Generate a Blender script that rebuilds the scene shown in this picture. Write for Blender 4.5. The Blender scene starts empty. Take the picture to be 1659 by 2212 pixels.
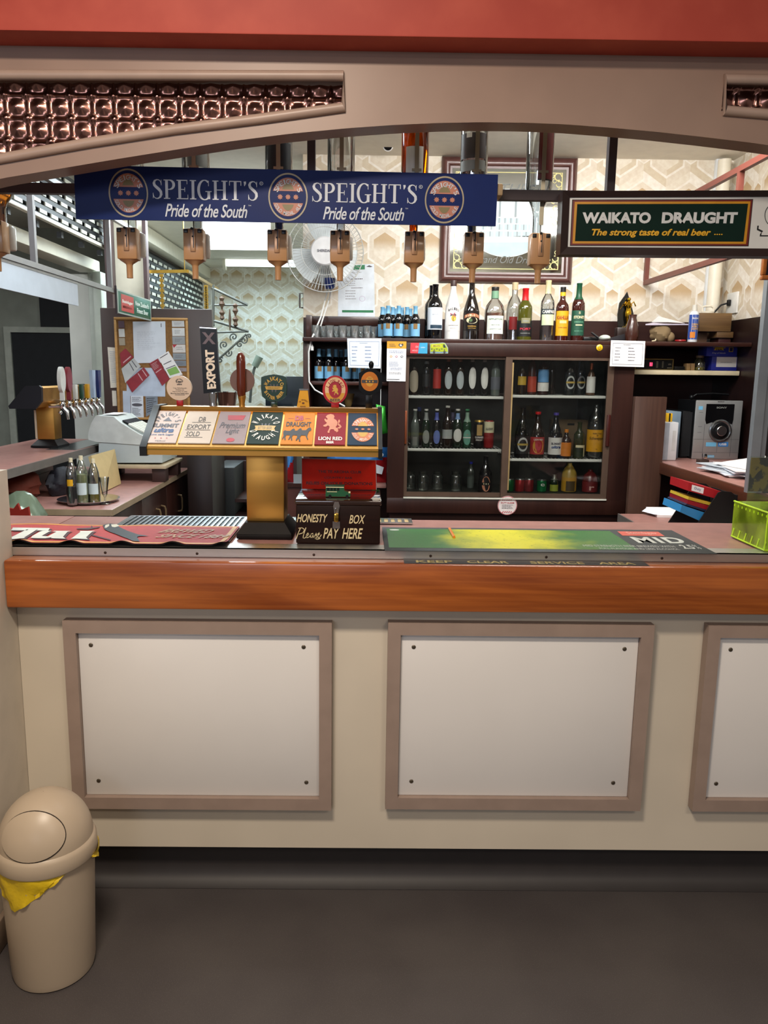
import bpy, bmesh, math, random
from mathutils import Vector, Matrix
random.seed(7)
R_ = math.radians
SC = bpy.context.scene
COL = SC.collection
# ------------------------------------------------------------------ camera
F, CX, CY = 1700.0, 800.0, 1106.0
CAMLOC = Vector((0, 0, 1.56))
CAMROT = (Matrix.Rotation(R_(-0.5), 3, 'Z') @ Matrix.Rotation(R_(90 - 10.04), 3, 'X') @ Matrix.Rotation(R_(0.7), 3, 'Z'))
cd = bpy.data.cameras.new('camera'); cam = bpy.data.objects.new('camera', cd); COL.objects.link(cam)
cam.matrix_world = Matrix.Translation(CAMLOC) @ CAMROT.to_4x4()
cd.sensor_fit = 'VERTICAL'; cd.sensor_height = 36.0; cd.sensor_width = 27.0
cd.lens = F / 2212 * 36.0
cd.shift_x = (829.5 - CX) / 2212
cd.clip_start = 0.05
SC.camera = cam
# ------------------------------------------------------------------ world, lights, exposure
wd = bpy.data.worlds.new('world'); SC.world = wd; wd.use_nodes = True
bg = wd.node_tree.nodes['Background']; bg.inputs[0].default_value = (1.0, 0.90, 0.82, 1); bg.inputs[1].default_value = 0.17
SC.view_settings.view_transform = 'Standard'; SC.view_settings.look = 'None'
SC.view_settings.gamma = 1.0; SC.view_settings.exposure = 0.0; SC.view_settings.use_curve_mapping = False
SC.cycles.use_denoising = True; SC.cycles.max_bounces = 10; SC.cycles.transparent_max_bounces = 24
SC.cycles.transmission_bounces = 10; SC.cycles.sample_clamp_indirect = 6.0; SC.cycles.caustics_refractive = False; SC.cycles.caustics_reflective = False
def area(name, loc, sx, sy, power, col, rot=(0, 0, 0), spread=180):
    l = bpy.data.lights.new(name, 'AREA'); l.shape = 'RECTANGLE'; l.size = sx; l.size_y = sy
    l.energy = power; l.color = col; l.spread = R_(spread)
    o = bpy.data.objects.new(name, l); COL.objects.link(o); o.location = loc; o.rotation_euler = rot
    return o
# saloon side: warm ceiling fitting above and behind the photographer
area('saloon_lamp', (-0.40, 0.55, 2.85), 0.5, 0.3, 66, (1.0, 0.86, 0.70))
area('saloon_lamp', (1.3, -0.9, 2.8), 0.8, 0.5, 34, (1.0, 0.86, 0.72))
# daylight from a high window in the saloon's rear wall
area('saloon_window', (-1.9, -3.2, 2.35), 2.6, 0.9, 46, (0.80, 0.86, 1.0), (R_(90), 0, 0))
# behind the bar: fluorescent fittings on the ceiling, and one added fill light
area('bar_tube_or_fill_lamp', (-1.25, 6.4, 2.74), 0.5, 2.6, 72, (0.78, 0.92, 1.0))
area('bar_tube_or_fill_lamp', (1.05, 3.45, 2.70), 1.3, 0.25, 34, (1.0, 0.97, 0.93), (R_(32), 0, 0))
area('bar_tube_or_fill_lamp', (-0.75, 3.2, 2.72), 1.2, 0.25, 27, (0.86, 0.96, 1.0))
area('bar_tube_or_fill_lamp', (0.55, 2.55, 2.72), 1.1, 0.2, 24, (1.0, 0.97, 0.93), (R_(38), 0, 0))  # added fill to brighten the fridge front, desk and right shelves; no real fitting
area('other_bar_lamp', (-2.9, 4.9, 2.72), 0.7, 0.3, 30, (0.92, 0.97, 1.0))
area('passage_tube_lamp', (-1.2, 9.1, 2.62), 1.0, 0.15, 20, (0.62, 0.88, 1.0))
# ------------------------------------------------------------------ helpers: points from sight lines at a known distance
def ray(px, py): return CAMROT @ Vector(((px - CX) / F, -(py - CY) / F, -1.0))
def P(px, py, Y): d = ray(px, py); return CAMLOC + d * (Y / d.y)
def PX(px, py, X): d = ray(px, py); return CAMLOC + d * (X / d.x)
def PZ(px, py, Z): d = ray(px, py); return CAMLOC + d * ((Z - CAMLOC.z) / d.z)
# ------------------------------------------------------------------ materials
def lin(h):
    h = h.lstrip('#'); v = [int(h[i:i+2], 16) / 255 for i in (0, 2, 4)]
    return tuple(c / 12.92 if c <= 0.04045 else ((c + 0.055) / 1.055) ** 2.4 for c in v)
class X:
    """tiny expression wrapper around shader math nodes"""
    def __init__(s, nt, sock): s.nt, s.s = nt, sock
    def op(s, o, b=None, c=None):
        n = s.nt.nodes.new('ShaderNodeMath'); n.operation = o
        for i, v in enumerate((s, b, c)):
            if v is None: continue
            if isinstance(v, X): s.nt.links.new(v.s, n.inputs[i])
            else: n.inputs[i].default_value = v
        return X(s.nt, n.outputs[0])
    def __add__(s, b): return s.op('ADD', b)
    def __sub__(s, b): return s.op('SUBTRACT', b)
    def __mul__(s, b): return s.op('MULTIPLY', b)
    def lt(s, b): return s.op('LESS_THAN', b)
    def gt(s, b): return s.op('GREATER_THAN', b)
    def abs(s): return s.op('ABSOLUTE')
    def floor(s): return s.op('FLOOR')
    def sm(s, a, b):
        n = s.nt.nodes.new('ShaderNodeMapRange'); n.interpolation_type = 'SMOOTHSTEP'
        s.nt.links.new(s.s, n.inputs[0]); n.inputs[1].default_value = a; n.inputs[2].default_value = b
        return X(s.nt, n.outputs[0])
def mixc(nt, fac, a, b):
    n = nt.nodes.new('ShaderNodeMix'); n.data_type = 'RGBA'
    if isinstance(fac, X): nt.links.new(fac.s, n.inputs[0])
    else: n.inputs[0].default_value = fac
    for i, v in ((6, a), (7, b)):
        if isinstance(v, tuple): n.inputs[i].default_value = (*v[:3], 1)
        else: nt.links.new(v, n.inputs[i])
    return n.outputs[2]
def base_mat(name):
    m = bpy.data.materials.new(name); m.use_nodes = True
    nt = m.node_tree; return m, nt, nt.nodes['Principled BSDF']
def noise_fac(nt, scale, stretch=(1, 1, 1), detail=3, coord='Object', dist=0.0):
    tc = nt.nodes.new('ShaderNodeTexCoord'); mp = nt.nodes.new('ShaderNodeMapping')
    mp.inputs['Scale'].default_value = stretch
    nt.links.new(tc.outputs[coord], mp.inputs[0])
    n = nt.nodes.new('ShaderNodeTexNoise'); n.inputs['Scale'].default_value = scale; n.inputs['Detail'].default_value = detail
    n.inputs['Distortion'].default_value = dist
    nt.links.new(mp.outputs[0], n.inputs['Vector'])
    return X(nt, n.outputs[0])
MATS = {}
def M(name, col, rough=0.5, metal=0.0, var=0.08, scale=14, stretch=(1, 1, 1), bump=0.0, coat=0.0, spec=0.5, emit=None, es=1.0, bscale=None):
    """plain surface with a little procedural unevenness"""
    if name in MATS: return MATS[name]
    m, nt, b = base_mat(name)
    c = lin(col) if isinstance(col, str) else col
    f = noise_fac(nt, scale, stretch)
    lo = tuple(max(0, v * (1 - var)) for v in c); hi = tuple(min(1, v * (1 + var)) for v in c)
    nt.links.new(mixc(nt, f.sm(0.3, 0.7), lo, hi), b.inputs['Base Color'])
    b.inputs['Roughness'].default_value = rough; b.inputs['Metallic'].default_value = metal
    b.inputs['Specular IOR Level'].default_value = spec
    if coat: b.inputs['Coat Weight'].default_value = coat; b.inputs['Coat Roughness'].default_value = 0.08
    if bump:
        g = noise_fac(nt, bscale or scale * 4, stretch, 4)
        bn = nt.nodes.new('ShaderNodeBump'); bn.inputs['Strength'].default_value = bump; bn.inputs['Distance'].default_value = 0.002
        nt.links.new(g.s, bn.inputs['Height']); nt.links.new(bn.outputs[0], b.inputs['Normal'])
    if emit is not None:
        b.inputs['Emission Color'].default_value = (*(lin(emit) if isinstance(emit, str) else emit), 1); b.inputs['Emission Strength'].default_value = es
    MATS[name] = m; return m
def wood(name, c1, c2, axis='X', scale=6, rough=0.35, coat=0.0, fine=1.0, spec=0.5):
    if name in MATS: return MATS[name]
    m, nt, b = base_mat(name)
    st = {'X': (0.12, 1, 1), 'Y': (1, 0.12, 1), 'Z': (1, 1, 0.12)}[axis]
    f1 = noise_fac(nt, scale, st, 6, dist=1.6); st2 = tuple(v * (0.25 if v < 1 else 1) for v in st)
    f2 = noise_fac(nt, scale * 14, st2, 3)
    f = (f1.sm(0.28, 0.72) * 0.7) + (f2.sm(0.35, 0.7) * (0.3 * fine))
    nt.links.new(mixc(nt, f, lin(c1), lin(c2)), b.inputs['Base Color'])
    b.inputs['Roughness'].default_value = rough; b.inputs['Specular IOR Level'].default_value = spec
    if coat: b.inputs['Coat Weight'].default_value = coat; b.inputs['Coat Roughness'].default_value = 0.12
    MATS[name] = m; return m
def glassy(name, col, rough=0.0, ior=1.45, var=0.03):
    if name in MATS: return MATS[name]
    m, nt, b = base_mat(name)
    c = lin(col) if isinstance(col, str) else col
    f = noise_fac(nt, 9)
    nt.links.new(mixc(nt, f, tuple(v * (1 - var) for v in c), c), b.inputs['Base Color'])
    b.inputs['Transmission Weight'].default_value = 1.0; b.inputs['Roughness'].default_value = rough; b.inputs['IOR'].default_value = ior
    MATS[name] = m; return m
def pane(name, col=(1, 1, 1), refl=0.10, rough=0.02, dens=0.0, body=(0.5, 0.5, 0.5)):
    """thin clear sheet: see-through with a fresnel sheen"""
    if name in MATS: return MATS[name]
    m = bpy.data.materials.new(name); m.use_nodes = True; nt = m.node_tree; nt.nodes.clear()
    out = nt.nodes.new('ShaderNodeOutputMaterial'); tr = nt.nodes.new('ShaderNodeBsdfTransparent'); gl = nt.nodes.new('ShaderNodeBsdfGlossy')
    df = nt.nodes.new('ShaderNodeBsdfDiffuse'); df.inputs[0].default_value = (*body, 1)
    tr.inputs[0].default_value = (*col, 1); gl.inputs['Roughness'].default_value = rough
    lw = nt.nodes.new('ShaderNodeLayerWeight'); lw.inputs[0].default_value = 0.25
    f = (X(nt, lw.outputs['Fresnel']) * 0.9) + (refl * 0.3)
    k = noise_fac(nt, 6).sm(0.2, 0.9) * dens
    m1 = nt.nodes.new('ShaderNodeMixShader'); nt.links.new(k.s, m1.inputs[0]); nt.links.new(tr.outputs[0], m1.inputs[1]); nt.links.new(df.outputs[0], m1.inputs[2])
    m2 = nt.nodes.new('ShaderNodeMixShader'); nt.links.new(f.s, m2.inputs[0]); nt.links.new(m1.outputs[0], m2.inputs[1]); nt.links.new(gl.outputs[0], m2.inputs[2])
    nt.links.new(m2.outputs[0], out.inputs[0])
    MATS[name] = m; return m
# ------------------------------------------------------------------ mesh builder
class MB:
    def __init__(s): s.bm = bmesh.new(); s.T = None
    def _fin(s, vs, fs, m):
        for f in fs: f.material_index = m
        if s.T is not None:
            for v in vs: v.co = s.T @ v.co
    def raw(s, pts, faces, m=0):
        vs = [s.bm.verts.new(p) for p in pts]; fs = []
        for f in faces:
            try: fs.append(s.bm.faces.new([vs[i] for i in f]))
            except ValueError: pass
        s._fin(vs, fs, m); return vs, fs
    def box(s, a, b, m=0, bev=0.0, seg=2):
        x0, y0, z0 = (min(a[i], b[i]) for i in range(3)); x1, y1, z1 = (max(a[i], b[i]) for i in range(3))
        T, s.T = s.T, None
        vs, fs = s.raw([(x0,y0,z0),(x1,y0,z0),(x1,y1,z0),(x0,y1,z0),(x0,y0,z1),(x1,y0,z1),(x1,y1,z1),(x0,y1,z1)],
                       [(3,2,1,0),(4,5,6,7),(0,1,5,4),(1,2,6,5),(2,3,7,6),(3,0,4,7)], m)
        s.T = T
        if bev > 0:
            es = list({e for f in fs for e in f.edges})
            r = bmesh.ops.bevel(s.bm, geom=es, offset=min(bev, 0.49 * min(x1-x0, y1-y0, z1-z0)), segments=seg, affect='EDGES', profile=0.5)
            vs = list({v for f in r['faces'] for v in f.verts} | {v for v in vs if v.is_valid})
            for f in r['faces']: f.material_index = m
        if T is not None:
            for v in vs: v.co = T @ v.co
        return s
    def cbox(s, c, d, m=0, bev=0.0): return s.box([c[i] - d[i] / 2 for i in range(3)], [c[i] + d[i] / 2 for i in range(3)], m, bev)
    def prism(s, poly, axis, a, b, m=0):
        """poly: 2D outline, extruded from a to b along axis. X: (y,z)  Y: (x,z)  Z: (x,y)"""
        def pt(p, t): return {'X': (t, p[0], p[1]), 'Y': (p[0], t, p[1]), 'Z': (p[0], p[1], t)}[axis]
        n = len(poly)
        s.raw([pt(p, a) for p in poly] + [pt(p, b) for p in poly],
              [tuple(range(n)), tuple(range(2 * n - 1, n - 1, -1))] + [(i, i + n, (i + 1) % n + n, (i + 1) % n) for i in range(n)], m)
        return s
    def lathe(s, prof, c=(0, 0, 0), n=20, m=0, sx=1.0, sy=1.0, ms=None, cap=True):
        """spin (r,z) profile about a vertical axis at c"""
        pts, faces, mi = [], [], []
        for r, z in prof:
            for k in range(n):
                a = 2 * math.pi * k / n; pts.append((c[0] + r * sx * math.cos(a), c[1] + r * sy * math.sin(a), c[2] + z))
        L = len(prof)
        for i in range(L - 1):
            for k in range(n): faces.append((i*n+k, i*n+(k+1) % n, (i+1)*n+(k+1) % n, (i+1)*n+k)); mi.append(ms[i] if ms else m)
        if cap:
            if prof[0][0] > 1e-5: faces.append(tuple(range(n-1, -1, -1))); mi.append(ms[0] if ms else m)
            if prof[-1][0] > 1e-5: faces.append(tuple((L-1)*n + k for k in range(n))); mi.append(ms[-1] if ms else m)
        vs, fs = s.raw(pts, faces, m)
        if ms:
            for f, k in zip(fs, mi): f.material_index = k
        return s
    def tube(s, path, r, n=8, m=0, cyc=False):
        path = [Vector(p) for p in path]; L = len(path); pts = []; rr = r if isinstance(r, (list, tuple)) else [r] * L
        up = None
        for i, p in enumerate(path):
            a = path[i - 1] if (i > 0 or cyc) else p; b = path[(i + 1) % L] if (i < L - 1 or cyc) else p
            t = (b - a).normalized()
            if up is None: up = t.orthogonal().normalized()
            u = (up - t * up.dot(t)); u = u.normalized() if u.length > 1e-6 else t.orthogonal().normalized(); up = u
            w = t.cross(u)
            for k in range(n):
                an = 2 * math.pi * k / n; pts.append(p + (u * math.cos(an) + w * math.sin(an)) * rr[i])
        fs = []
        for i in range(L if cyc else L - 1):
            j = (i + 1) % L
            for k in range(n): fs.append((i*n+k, i*n+(k+1) % n, j*n+(k+1) % n, j*n+k))
        if not cyc: fs += [tuple(range(n-1, -1, -1)), tuple((L-1)*n+k for k in range(n))]
        s.raw(pts, fs, m); return s
    def cyl(s, a, b, r, n=16, m=0): return s.tube([a, b], r, n, m)
    def ball(s, c, r, m=0, n=14, k=8):
        rx, ry, rz = r if isinstance(r, (list, tuple)) else (r, r, r)
        s.lathe([(math.sin(math.pi * i / k) if 0 < i < k else 0.0008, -rz * math.cos(math.pi * i / k)) for i in range(k + 1)], c, n, m, rx, ry); return s
    def bar(s, a, b, w, h, m=0, up=(0, 0, 1)):
        """rectangular bar from a to b: w sideways, h along up"""
        a, b, up = Vector(a), Vector(b), Vector(up); t = (b - a).normalized()
        sd = t.cross(up).normalized() * (w / 2); u = sd.cross(t).normalized() * (h / 2)
        p = [q + i * sd + j * u for q in (a, b) for i, j in ((-1, -1), (1, -1), (1, 1), (-1, 1))]
        s.raw(p, [(3, 2, 1, 0), (4, 5, 6, 7), (0, 1, 5, 4), (1, 2, 6, 5), (2, 3, 7, 6), (3, 0, 4, 7)], m); return s
    def quadp(s, pts, m=0): s.raw(pts, [tuple(range(len(pts)))], m); return s
    def sheet(s, c4, t, m=0):
        """thin slab from 4 corner points TL,TR,BR,BL, thickness t backwards from the front"""
        c4 = [Vector(p) for p in c4]; n = (c4[1] - c4[0]).cross(c4[3] - c4[0]).normalized() * t   # points away from viewer
        p = c4 + [q + n for q in c4]
        s.raw(p, [(3, 2, 1, 0), (4, 5, 6, 7), (0, 1, 5, 4), (1, 2, 6, 5), (2, 3, 7, 6), (3, 0, 4, 7)], m); return s
    def build(s, name, mats, parent=None, org=None, smooth=38):
        me = bpy.data.meshes.new(name)
        bmesh.ops.recalc_face_normals(s.bm, faces=s.bm.faces[:])
        s.bm.to_mesh(me); s.bm.free()
        for m in (mats if isinstance(mats, (list, tuple)) else [mats]): me.materials.append(m)
        o = bpy.data.objects.new(name, me); COL.objects.link(o)
        org = Vector(ORG[parent.name]) if parent is not None else Vector(org or (0, 0, 0))
        me.transform(Matrix.Translation(-org))
        if smooth:
            me.shade_smooth(); me.set_sharp_from_angle(angle=R_(smooth))
        if parent is not None: o.parent = parent
        else: o.location = org
        ORG[o.name] = org
        return o
ORG = {}
def tag(o, label, cat, group=None):
    o['label'] = label; o['category'] = cat
    if group: o['group'] = group
    return o
def thing(name, label, cat, loc, group=None):
    o = bpy.data.objects.new(name, None); COL.objects.link(o); o.location = loc; o.empty_display_size = 0.05
    ORG[o.name] = Vector(loc); return tag(o, label, cat, group)
def struct(name, mb, mats, parent=None, smooth=38):
    o = mb.build(name, mats, parent, smooth=smooth); o['kind'] = 'structure'; return o
def dup(root, loc, rotz=0.0, label=None, group=None):
    r = root.copy(); COL.objects.link(r); r.location = loc; r.rotation_euler = (0, 0, rotz)
    if label: r['label'] = label
    if group: r['group'] = group
    for ch in list(root.children):
        c = ch.copy(); COL.objects.link(c); c.parent = r
        for g in ch.children:
            d = g.copy(); COL.objects.link(d); d.parent = c
    return r
# ------------------------------------------------------------------ lettering
_GL = {}
def glyphs(txt, bold=0.0, shear=0.0, space=1.0):
    k = (txt, bold, shear, space)
    if k not in _GL:
        cu = bpy.data.curves.new('t', 'FONT'); cu.body = txt; cu.offset = bold; cu.shear = shear; cu.space_character = space; cu.resolution_u = 4
        cu.align_x = 'LEFT'
        ob = bpy.data.objects.new('t', cu); me = bpy.data.meshes.new_from_object(ob)
        _GL[k] = ([v.co.to_2d() for v in me.vertices], [tuple(p.vertices) for p in me.polygons])
        bpy.data.objects.remove(ob); bpy.data.curves.remove(cu); bpy.data.meshes.remove(me)
    return _GL[k]
def put(mb, geo, fn, m=0):
    """map 2D geometry through fn(x,y)->3D"""
    vs, fs = geo; mb.raw([fn(v[0], v[1]) for v in vs], fs, m)
def fit(geo, x0, y0, x1, y1):
    vs, fs = geo; ax = min(v[0] for v in vs); bx = max(v[0] for v in vs); ay = min(v[1] for v in vs); by = max(v[1] for v in vs)
    return [(x0 + (v[0]-ax) / max(bx-ax, 1e-6) * (x1-x0), y0 + (v[1]-ay) / max(by-ay, 1e-6) * (y1-y0)) for v in vs], fs
class Face:
    """a flat face given by its corners TL,TR,BR,BL; maps unit coordinates (u right, v down) onto it, lifted e towards the viewer"""
    def __init__(s, c4): s.c = [Vector(p) for p in c4]; s.n = (s.c[3] - s.c[0]).cross(s.c[1] - s.c[0]).normalized()
    def at(s, u, v, e=0.0006):
        a = s.c[0].lerp(s.c[1], u); b = s.c[3].lerp(s.c[2], u); return a.lerp(b, v) + s.n * e
    def text(s, mb, t, u0, v0, u1, v1, m=0, bold=0.0, shear=0.0, space=1.0, e=0.0010):
        put(mb, fit(glyphs(t, bold, shear, space), u0, v1, u1, v0), lambda x, y: s.at(x, y, e), m)
    def geo(s, mb, g, u0, v0, u1, v1, m=0, e=0.0010): put(mb, fit(g, u0, v1, u1, v0), lambda x, y: s.at(x, y, e), m)
    def rect(s, mb, u0, v0, u1, v1, m=0, e=0.0006): mb.quadp([s.at(u0, v0, e), s.at(u1, v0, e), s.at(u1, v1, e), s.at(u0, v1, e)], m)
    def poly(s, mb, pts, m=0, e=0.0008): mb.quadp([s.at(u, v, e) for u, v in pts], m)
    def border(s, mb, u0, v0, u1, v1, tu, tv, m=0, e=0.0008):
        s.rect(mb, u0, v0, u1, v0+tv, m, e); s.rect(mb, u0, v1-tv, u1, v1, m, e); s.rect(mb, u0, v0+tv, u0+tu, v1-tv, m, e); s.rect(mb, u1-tu, v0+tv, u1, v1-tv, m, e)
    def ell(s, mb, u, v, ru, rv, m=0, e=0.0008, a0=0, a1=360, n=32):
        s.poly(mb, [(u + ru * math.cos(R_(a0 + (a1-a0) * k / n)), v - rv * math.sin(R_(a0 + (a1-a0) * k / n))) for k in range(n if a1-a0 >= 360 else n+1)], m, e)
    def ring(s, mb, u, v, ru, rv, k, m=0, e=0.0008, n=40, a0=0, a1=360):
        for i in range(n):
            a, b = R_(a0 + (a1-a0) * i / n), R_(a0 + (a1-a0) * (i+1) / n)
            s.poly(mb, [(u+ru*math.cos(a), v-rv*math.sin(a)), (u+ru*math.cos(b), v-rv*math.sin(b)), (u+ru*k*math.cos(b), v-rv*k*math.sin(b)), (u+ru*k*math.cos(a), v-rv*k*math.sin(a))], m, e)
    def arc(s, mb, t, u, v, ru, rv, a0, a1, hu, hv, m=0, bold=0.02, e=0.0012, out=True):
        """letters along an ellipse from angle a0 to a1 (degrees, anticlockwise from +u)"""
        n = len(t)
        for i, ch in enumerate(t):
            if ch == ' ': continue
            a = R_(a0 + (a1-a0) * (i + 0.5) / n); g = fit(glyphs(ch, bold), -hu/2, -hv/2, hu/2, hv/2)
            if ch in "I'1": g = ([(x * 0.35, y) for x, y in g[0]], g[1])
            if ch == "'": g = ([(x, y * 0.4 + hv * 0.3) for x, y in g[0]], g[1])
            rot = a - math.pi/2 if out else a + math.pi/2
            c_, s_ = math.cos(rot), math.sin(rot); asp = s.asp
            put(mb, g, lambda x, y: s.at(u + ru*math.cos(a) + (x*c_ - y/asp*s_), v - rv*math.sin(a) - (x*asp*s_ + y*c_), e), m)
    @property
    def asp(s): return (s.c[1]-s.c[0]).length / (s.c[3]-s.c[0]).length    # width / height
    def lines(s, mb, u0, v0, u1, v1, n, m=0, e=0.0006, rag=0.35, th=0.4):
        """rows of print too small to read"""
        for i in range(n):
            v = v0 + (v1 - v0) * i / n; w = (u1-u0) * (1 - rag * random.random()); x = u0
            while x < u0 + w:
                k = (u1-u0) * random.uniform(0.05, 0.16); s.rect(mb, x, v, min(x+k, u0+w), v + (v1-v0)/n*th, m, e); x += k + (u1-u0)*0.03
def quad(pts4, Y): return [P(x, y, Y) for x, y in pts4]
def rectq(x0, y0, x1, y1, Y):
    a, b = P((x0+x1)/2, y0, Y), P((x0+x1)/2, y1, Y); l, r = P(x0, (y0+y1)/2, Y), P(x1, (y0+y1)/2, Y)
    return [Vector((l.x, Y, a.z)), Vector((r.x, Y, a.z)), Vector((r.x, Y, b.z)), Vector((l.x, Y, b.z))]
def seg(mb, pts, w, face, m=0, e=0.0012):
    """brush strokes on a face: list of (u,v) points, width w in metres"""
    q = [face.at(u, v, e) for u, v in pts]
    for a, b in zip(q, q[1:]):
        t = (b - a); 
        if t.length < 1e-7: continue
        d = t.cross(face.n).normalized() * (w / 2); t = t.normalized() * (w * 0.35)
        mb.quadp([a - d - t, b - d + t, b + d + t, a + d - t], m)
# ================================================================== SETTING
def wallpaper():
    m, nt, b = base_mat('hexagon_wallpaper')
    tc = nt.nodes.new('ShaderNodeTexCoord'); sp = nt.nodes.new('ShaderNodeSeparateXYZ'); nt.links.new(tc.outputs['UV'], sp.inputs[0])
    w, h = 0.273, 0.268; k = 0.866 * w / h
    x0, y0 = X(nt, sp.outputs[0]), X(nt, sp.outputs[1])
    def cell(x, y):
        def wrap(q, per): 
            q = q * (1 / per) + 0.5
            return ((q - q.floor()) - 0.5) * per
        ax, ay = wrap(x, w), wrap(y, 2 * h) * k
        bx, by = wrap(x - w / 2, w), wrap(y - h, 2 * h) * k
        da, db = ax * ax + ay * ay, bx * bx + by * by
        s = da.lt(db); t = s * -1.0 + 1.0
        lx, ly = ax * s + bx * t, ay * s + by * t
        hd = lx.abs().op('MAXIMUM', (lx.abs() * 0.5) + (ly.abs() * 0.866)) * (2 / w)
        return lx, ly, hd
    lx, ly, hd = cell(x0, y0)
    sx, sy, sd = cell(x0 - w / 2, y0)
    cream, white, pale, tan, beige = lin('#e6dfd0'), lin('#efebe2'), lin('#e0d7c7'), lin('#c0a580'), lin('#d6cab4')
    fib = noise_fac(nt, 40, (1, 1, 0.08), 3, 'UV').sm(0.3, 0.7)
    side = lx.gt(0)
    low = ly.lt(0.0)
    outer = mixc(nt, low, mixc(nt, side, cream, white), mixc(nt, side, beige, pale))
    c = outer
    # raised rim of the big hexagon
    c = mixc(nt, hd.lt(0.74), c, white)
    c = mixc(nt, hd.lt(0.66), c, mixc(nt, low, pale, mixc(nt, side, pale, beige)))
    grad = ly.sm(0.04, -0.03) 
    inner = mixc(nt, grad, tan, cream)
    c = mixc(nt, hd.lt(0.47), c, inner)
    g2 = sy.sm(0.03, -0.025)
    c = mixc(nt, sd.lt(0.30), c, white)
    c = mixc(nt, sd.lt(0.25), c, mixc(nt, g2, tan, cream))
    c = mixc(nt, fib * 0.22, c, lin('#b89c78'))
    nt.links.new(c, b.inputs['Base Color']); b.inputs['Roughness'].default_value = 0.55
    bn = nt.nodes.new('ShaderNodeBump'); bn.inputs['Strength'].default_value = 0.15; bn.inputs['Distance'].default_value = 0.002
    nt.links.new(fib.s, bn.inputs['Height']); nt.links.new(bn.outputs[0], b.inputs['Normal'])
    return m
WALLP = wallpaper()
def paper_wall(name, a, b, z0, z1, u0, v0, thick):
    """wall from plan point a to b, papered on its room side; paper pattern anchored at (u0,v0)"""
    a, b = Vector((*a, 0)), Vector((*b, 0)); L = (b - a).length; t = (b - a) / L; n = Vector((t.y, -t.x, 0)) * -thick
    bm = bmesh.new(); uv = bm.loops.layers.uv.new('UVMap')
    p = [a + Vector((0,0,z0)), b + Vector((0,0,z0)), b + Vector((0,0,z1)), a + Vector((0,0,z1))]
    q = [v + n for v in p]
    V = [bm.verts.new(x) for x in p + q]
    for f, st in (((0,1,2,3), 1), ((7,6,5,4), 0), ((4,5,1,0), 0), ((5,6,2,1), 0), ((6,7,3,2), 0), ((7,4,0,3), 0)):
        fc = bm.faces.new([V[i] for i in f])
        for lp in fc.loops: lp[uv].uv = ((lp.vert.co - a).dot(t) - u0, lp.vert.co.z - v0)
    me = bpy.data.meshes.new(name); bm.to_mesh(me); bm.free(); me.materials.append(WALLP)
    o = bpy.data.objects.new(name, me); COL.objects.link(o); o['kind'] = 'structure'; ORG[o.name] = Vector((0,0,0)); return o
YB = 4.85                                             # back wall behind the fridge
XA = P(655, 600, YB).x; XR = P(1563, 600, YB).x       # its left end and the right corner
an = P(1273, 641, YB)
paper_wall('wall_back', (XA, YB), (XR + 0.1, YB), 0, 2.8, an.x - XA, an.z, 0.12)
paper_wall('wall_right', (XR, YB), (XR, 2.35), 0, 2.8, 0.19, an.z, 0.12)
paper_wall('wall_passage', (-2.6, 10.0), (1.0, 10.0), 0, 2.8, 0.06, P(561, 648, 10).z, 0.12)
mt_white = M('white_paint', '#d9d6cc', 0.6, var=0.03, scale=4)
mt_cream = M('cream_gloss_paint', '#e6e0cf', 0.4, var=0.03)
mt_ceil = M('ceiling_paint', '#e2ddd0', 0.8, var=0.03)
mt_grey = M('grey_green_plaster', '#8e9186', 0.8, var=0.10, scale=5)
mt_dark = M('black_opening', '#101216', 0.7, var=0.2)
mt_cabin = M('dark_stained_board', '#3b2320', 0.45, var=0.16, scale=9, stretch=(1, 1, 0.15))
mt_mauve = M('mauve_metal_paint', '#4c3a3a', 0.5, var=0.08)
b = MB(); b.box((-6, -3, -0.05), (3, 2.2, 0)); 
mf, nt, bs = base_mat('grey_vinyl')
f1 = noise_fac(nt, 3); f2 = noise_fac(nt, 420, detail=2)
c = mixc(nt, f1.sm(0.3, 0.7), lin('#423d3d'), lin('#4b4645')); c = mixc(nt, f2.sm(0.55, 0.75) * 0.35, c, lin('#7b7370'))
nt.links.new(c, bs.inputs['Base Color']); bs.inputs['Roughness'].default_value = 0.38
struct('floor', b, mf)
b = MB(); b.box((-6, 2.21, -0.05), (3, 10.1, 0)); struct('floor_behind_bar', b, M('brown_lino', '#4a3a33', 0.5))
b = MB(); b.box((-6, 2.5, 2.8), (3, 10.2, 2.9)); struct('ceiling', b, mt_ceil)
b = MB(); b.box((-6.1, 2.2, 0), (-6, 10.2, 2.8)); struct('wall_left', b, mt_grey)
b = MB(); b.box((-0.353, YB + 0.12, 0), (-0.23, 10, 2.8)); struct('wall_passage_side', b, mt_cream)
# saloon wall at the left, running back to the counter
b = MB(); b.box((-1.10, -0.5, 0), (-0.985, 2.19, 1.02)); b.box((-1.10, 1.95, 1.02), (-0.985, 2.165, 1.285))
struct('wall_saloon', b, M('magnolia_paint', '#cdc3b4', 0.55, var=0.04))
b = MB(); b.box((-0.985, -0.5, 0), (-0.968, 2.15, 0.09), bev=0.006); struct('baseboard_left', b, M('taupe_paint', '#93806f', 0.5))
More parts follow.
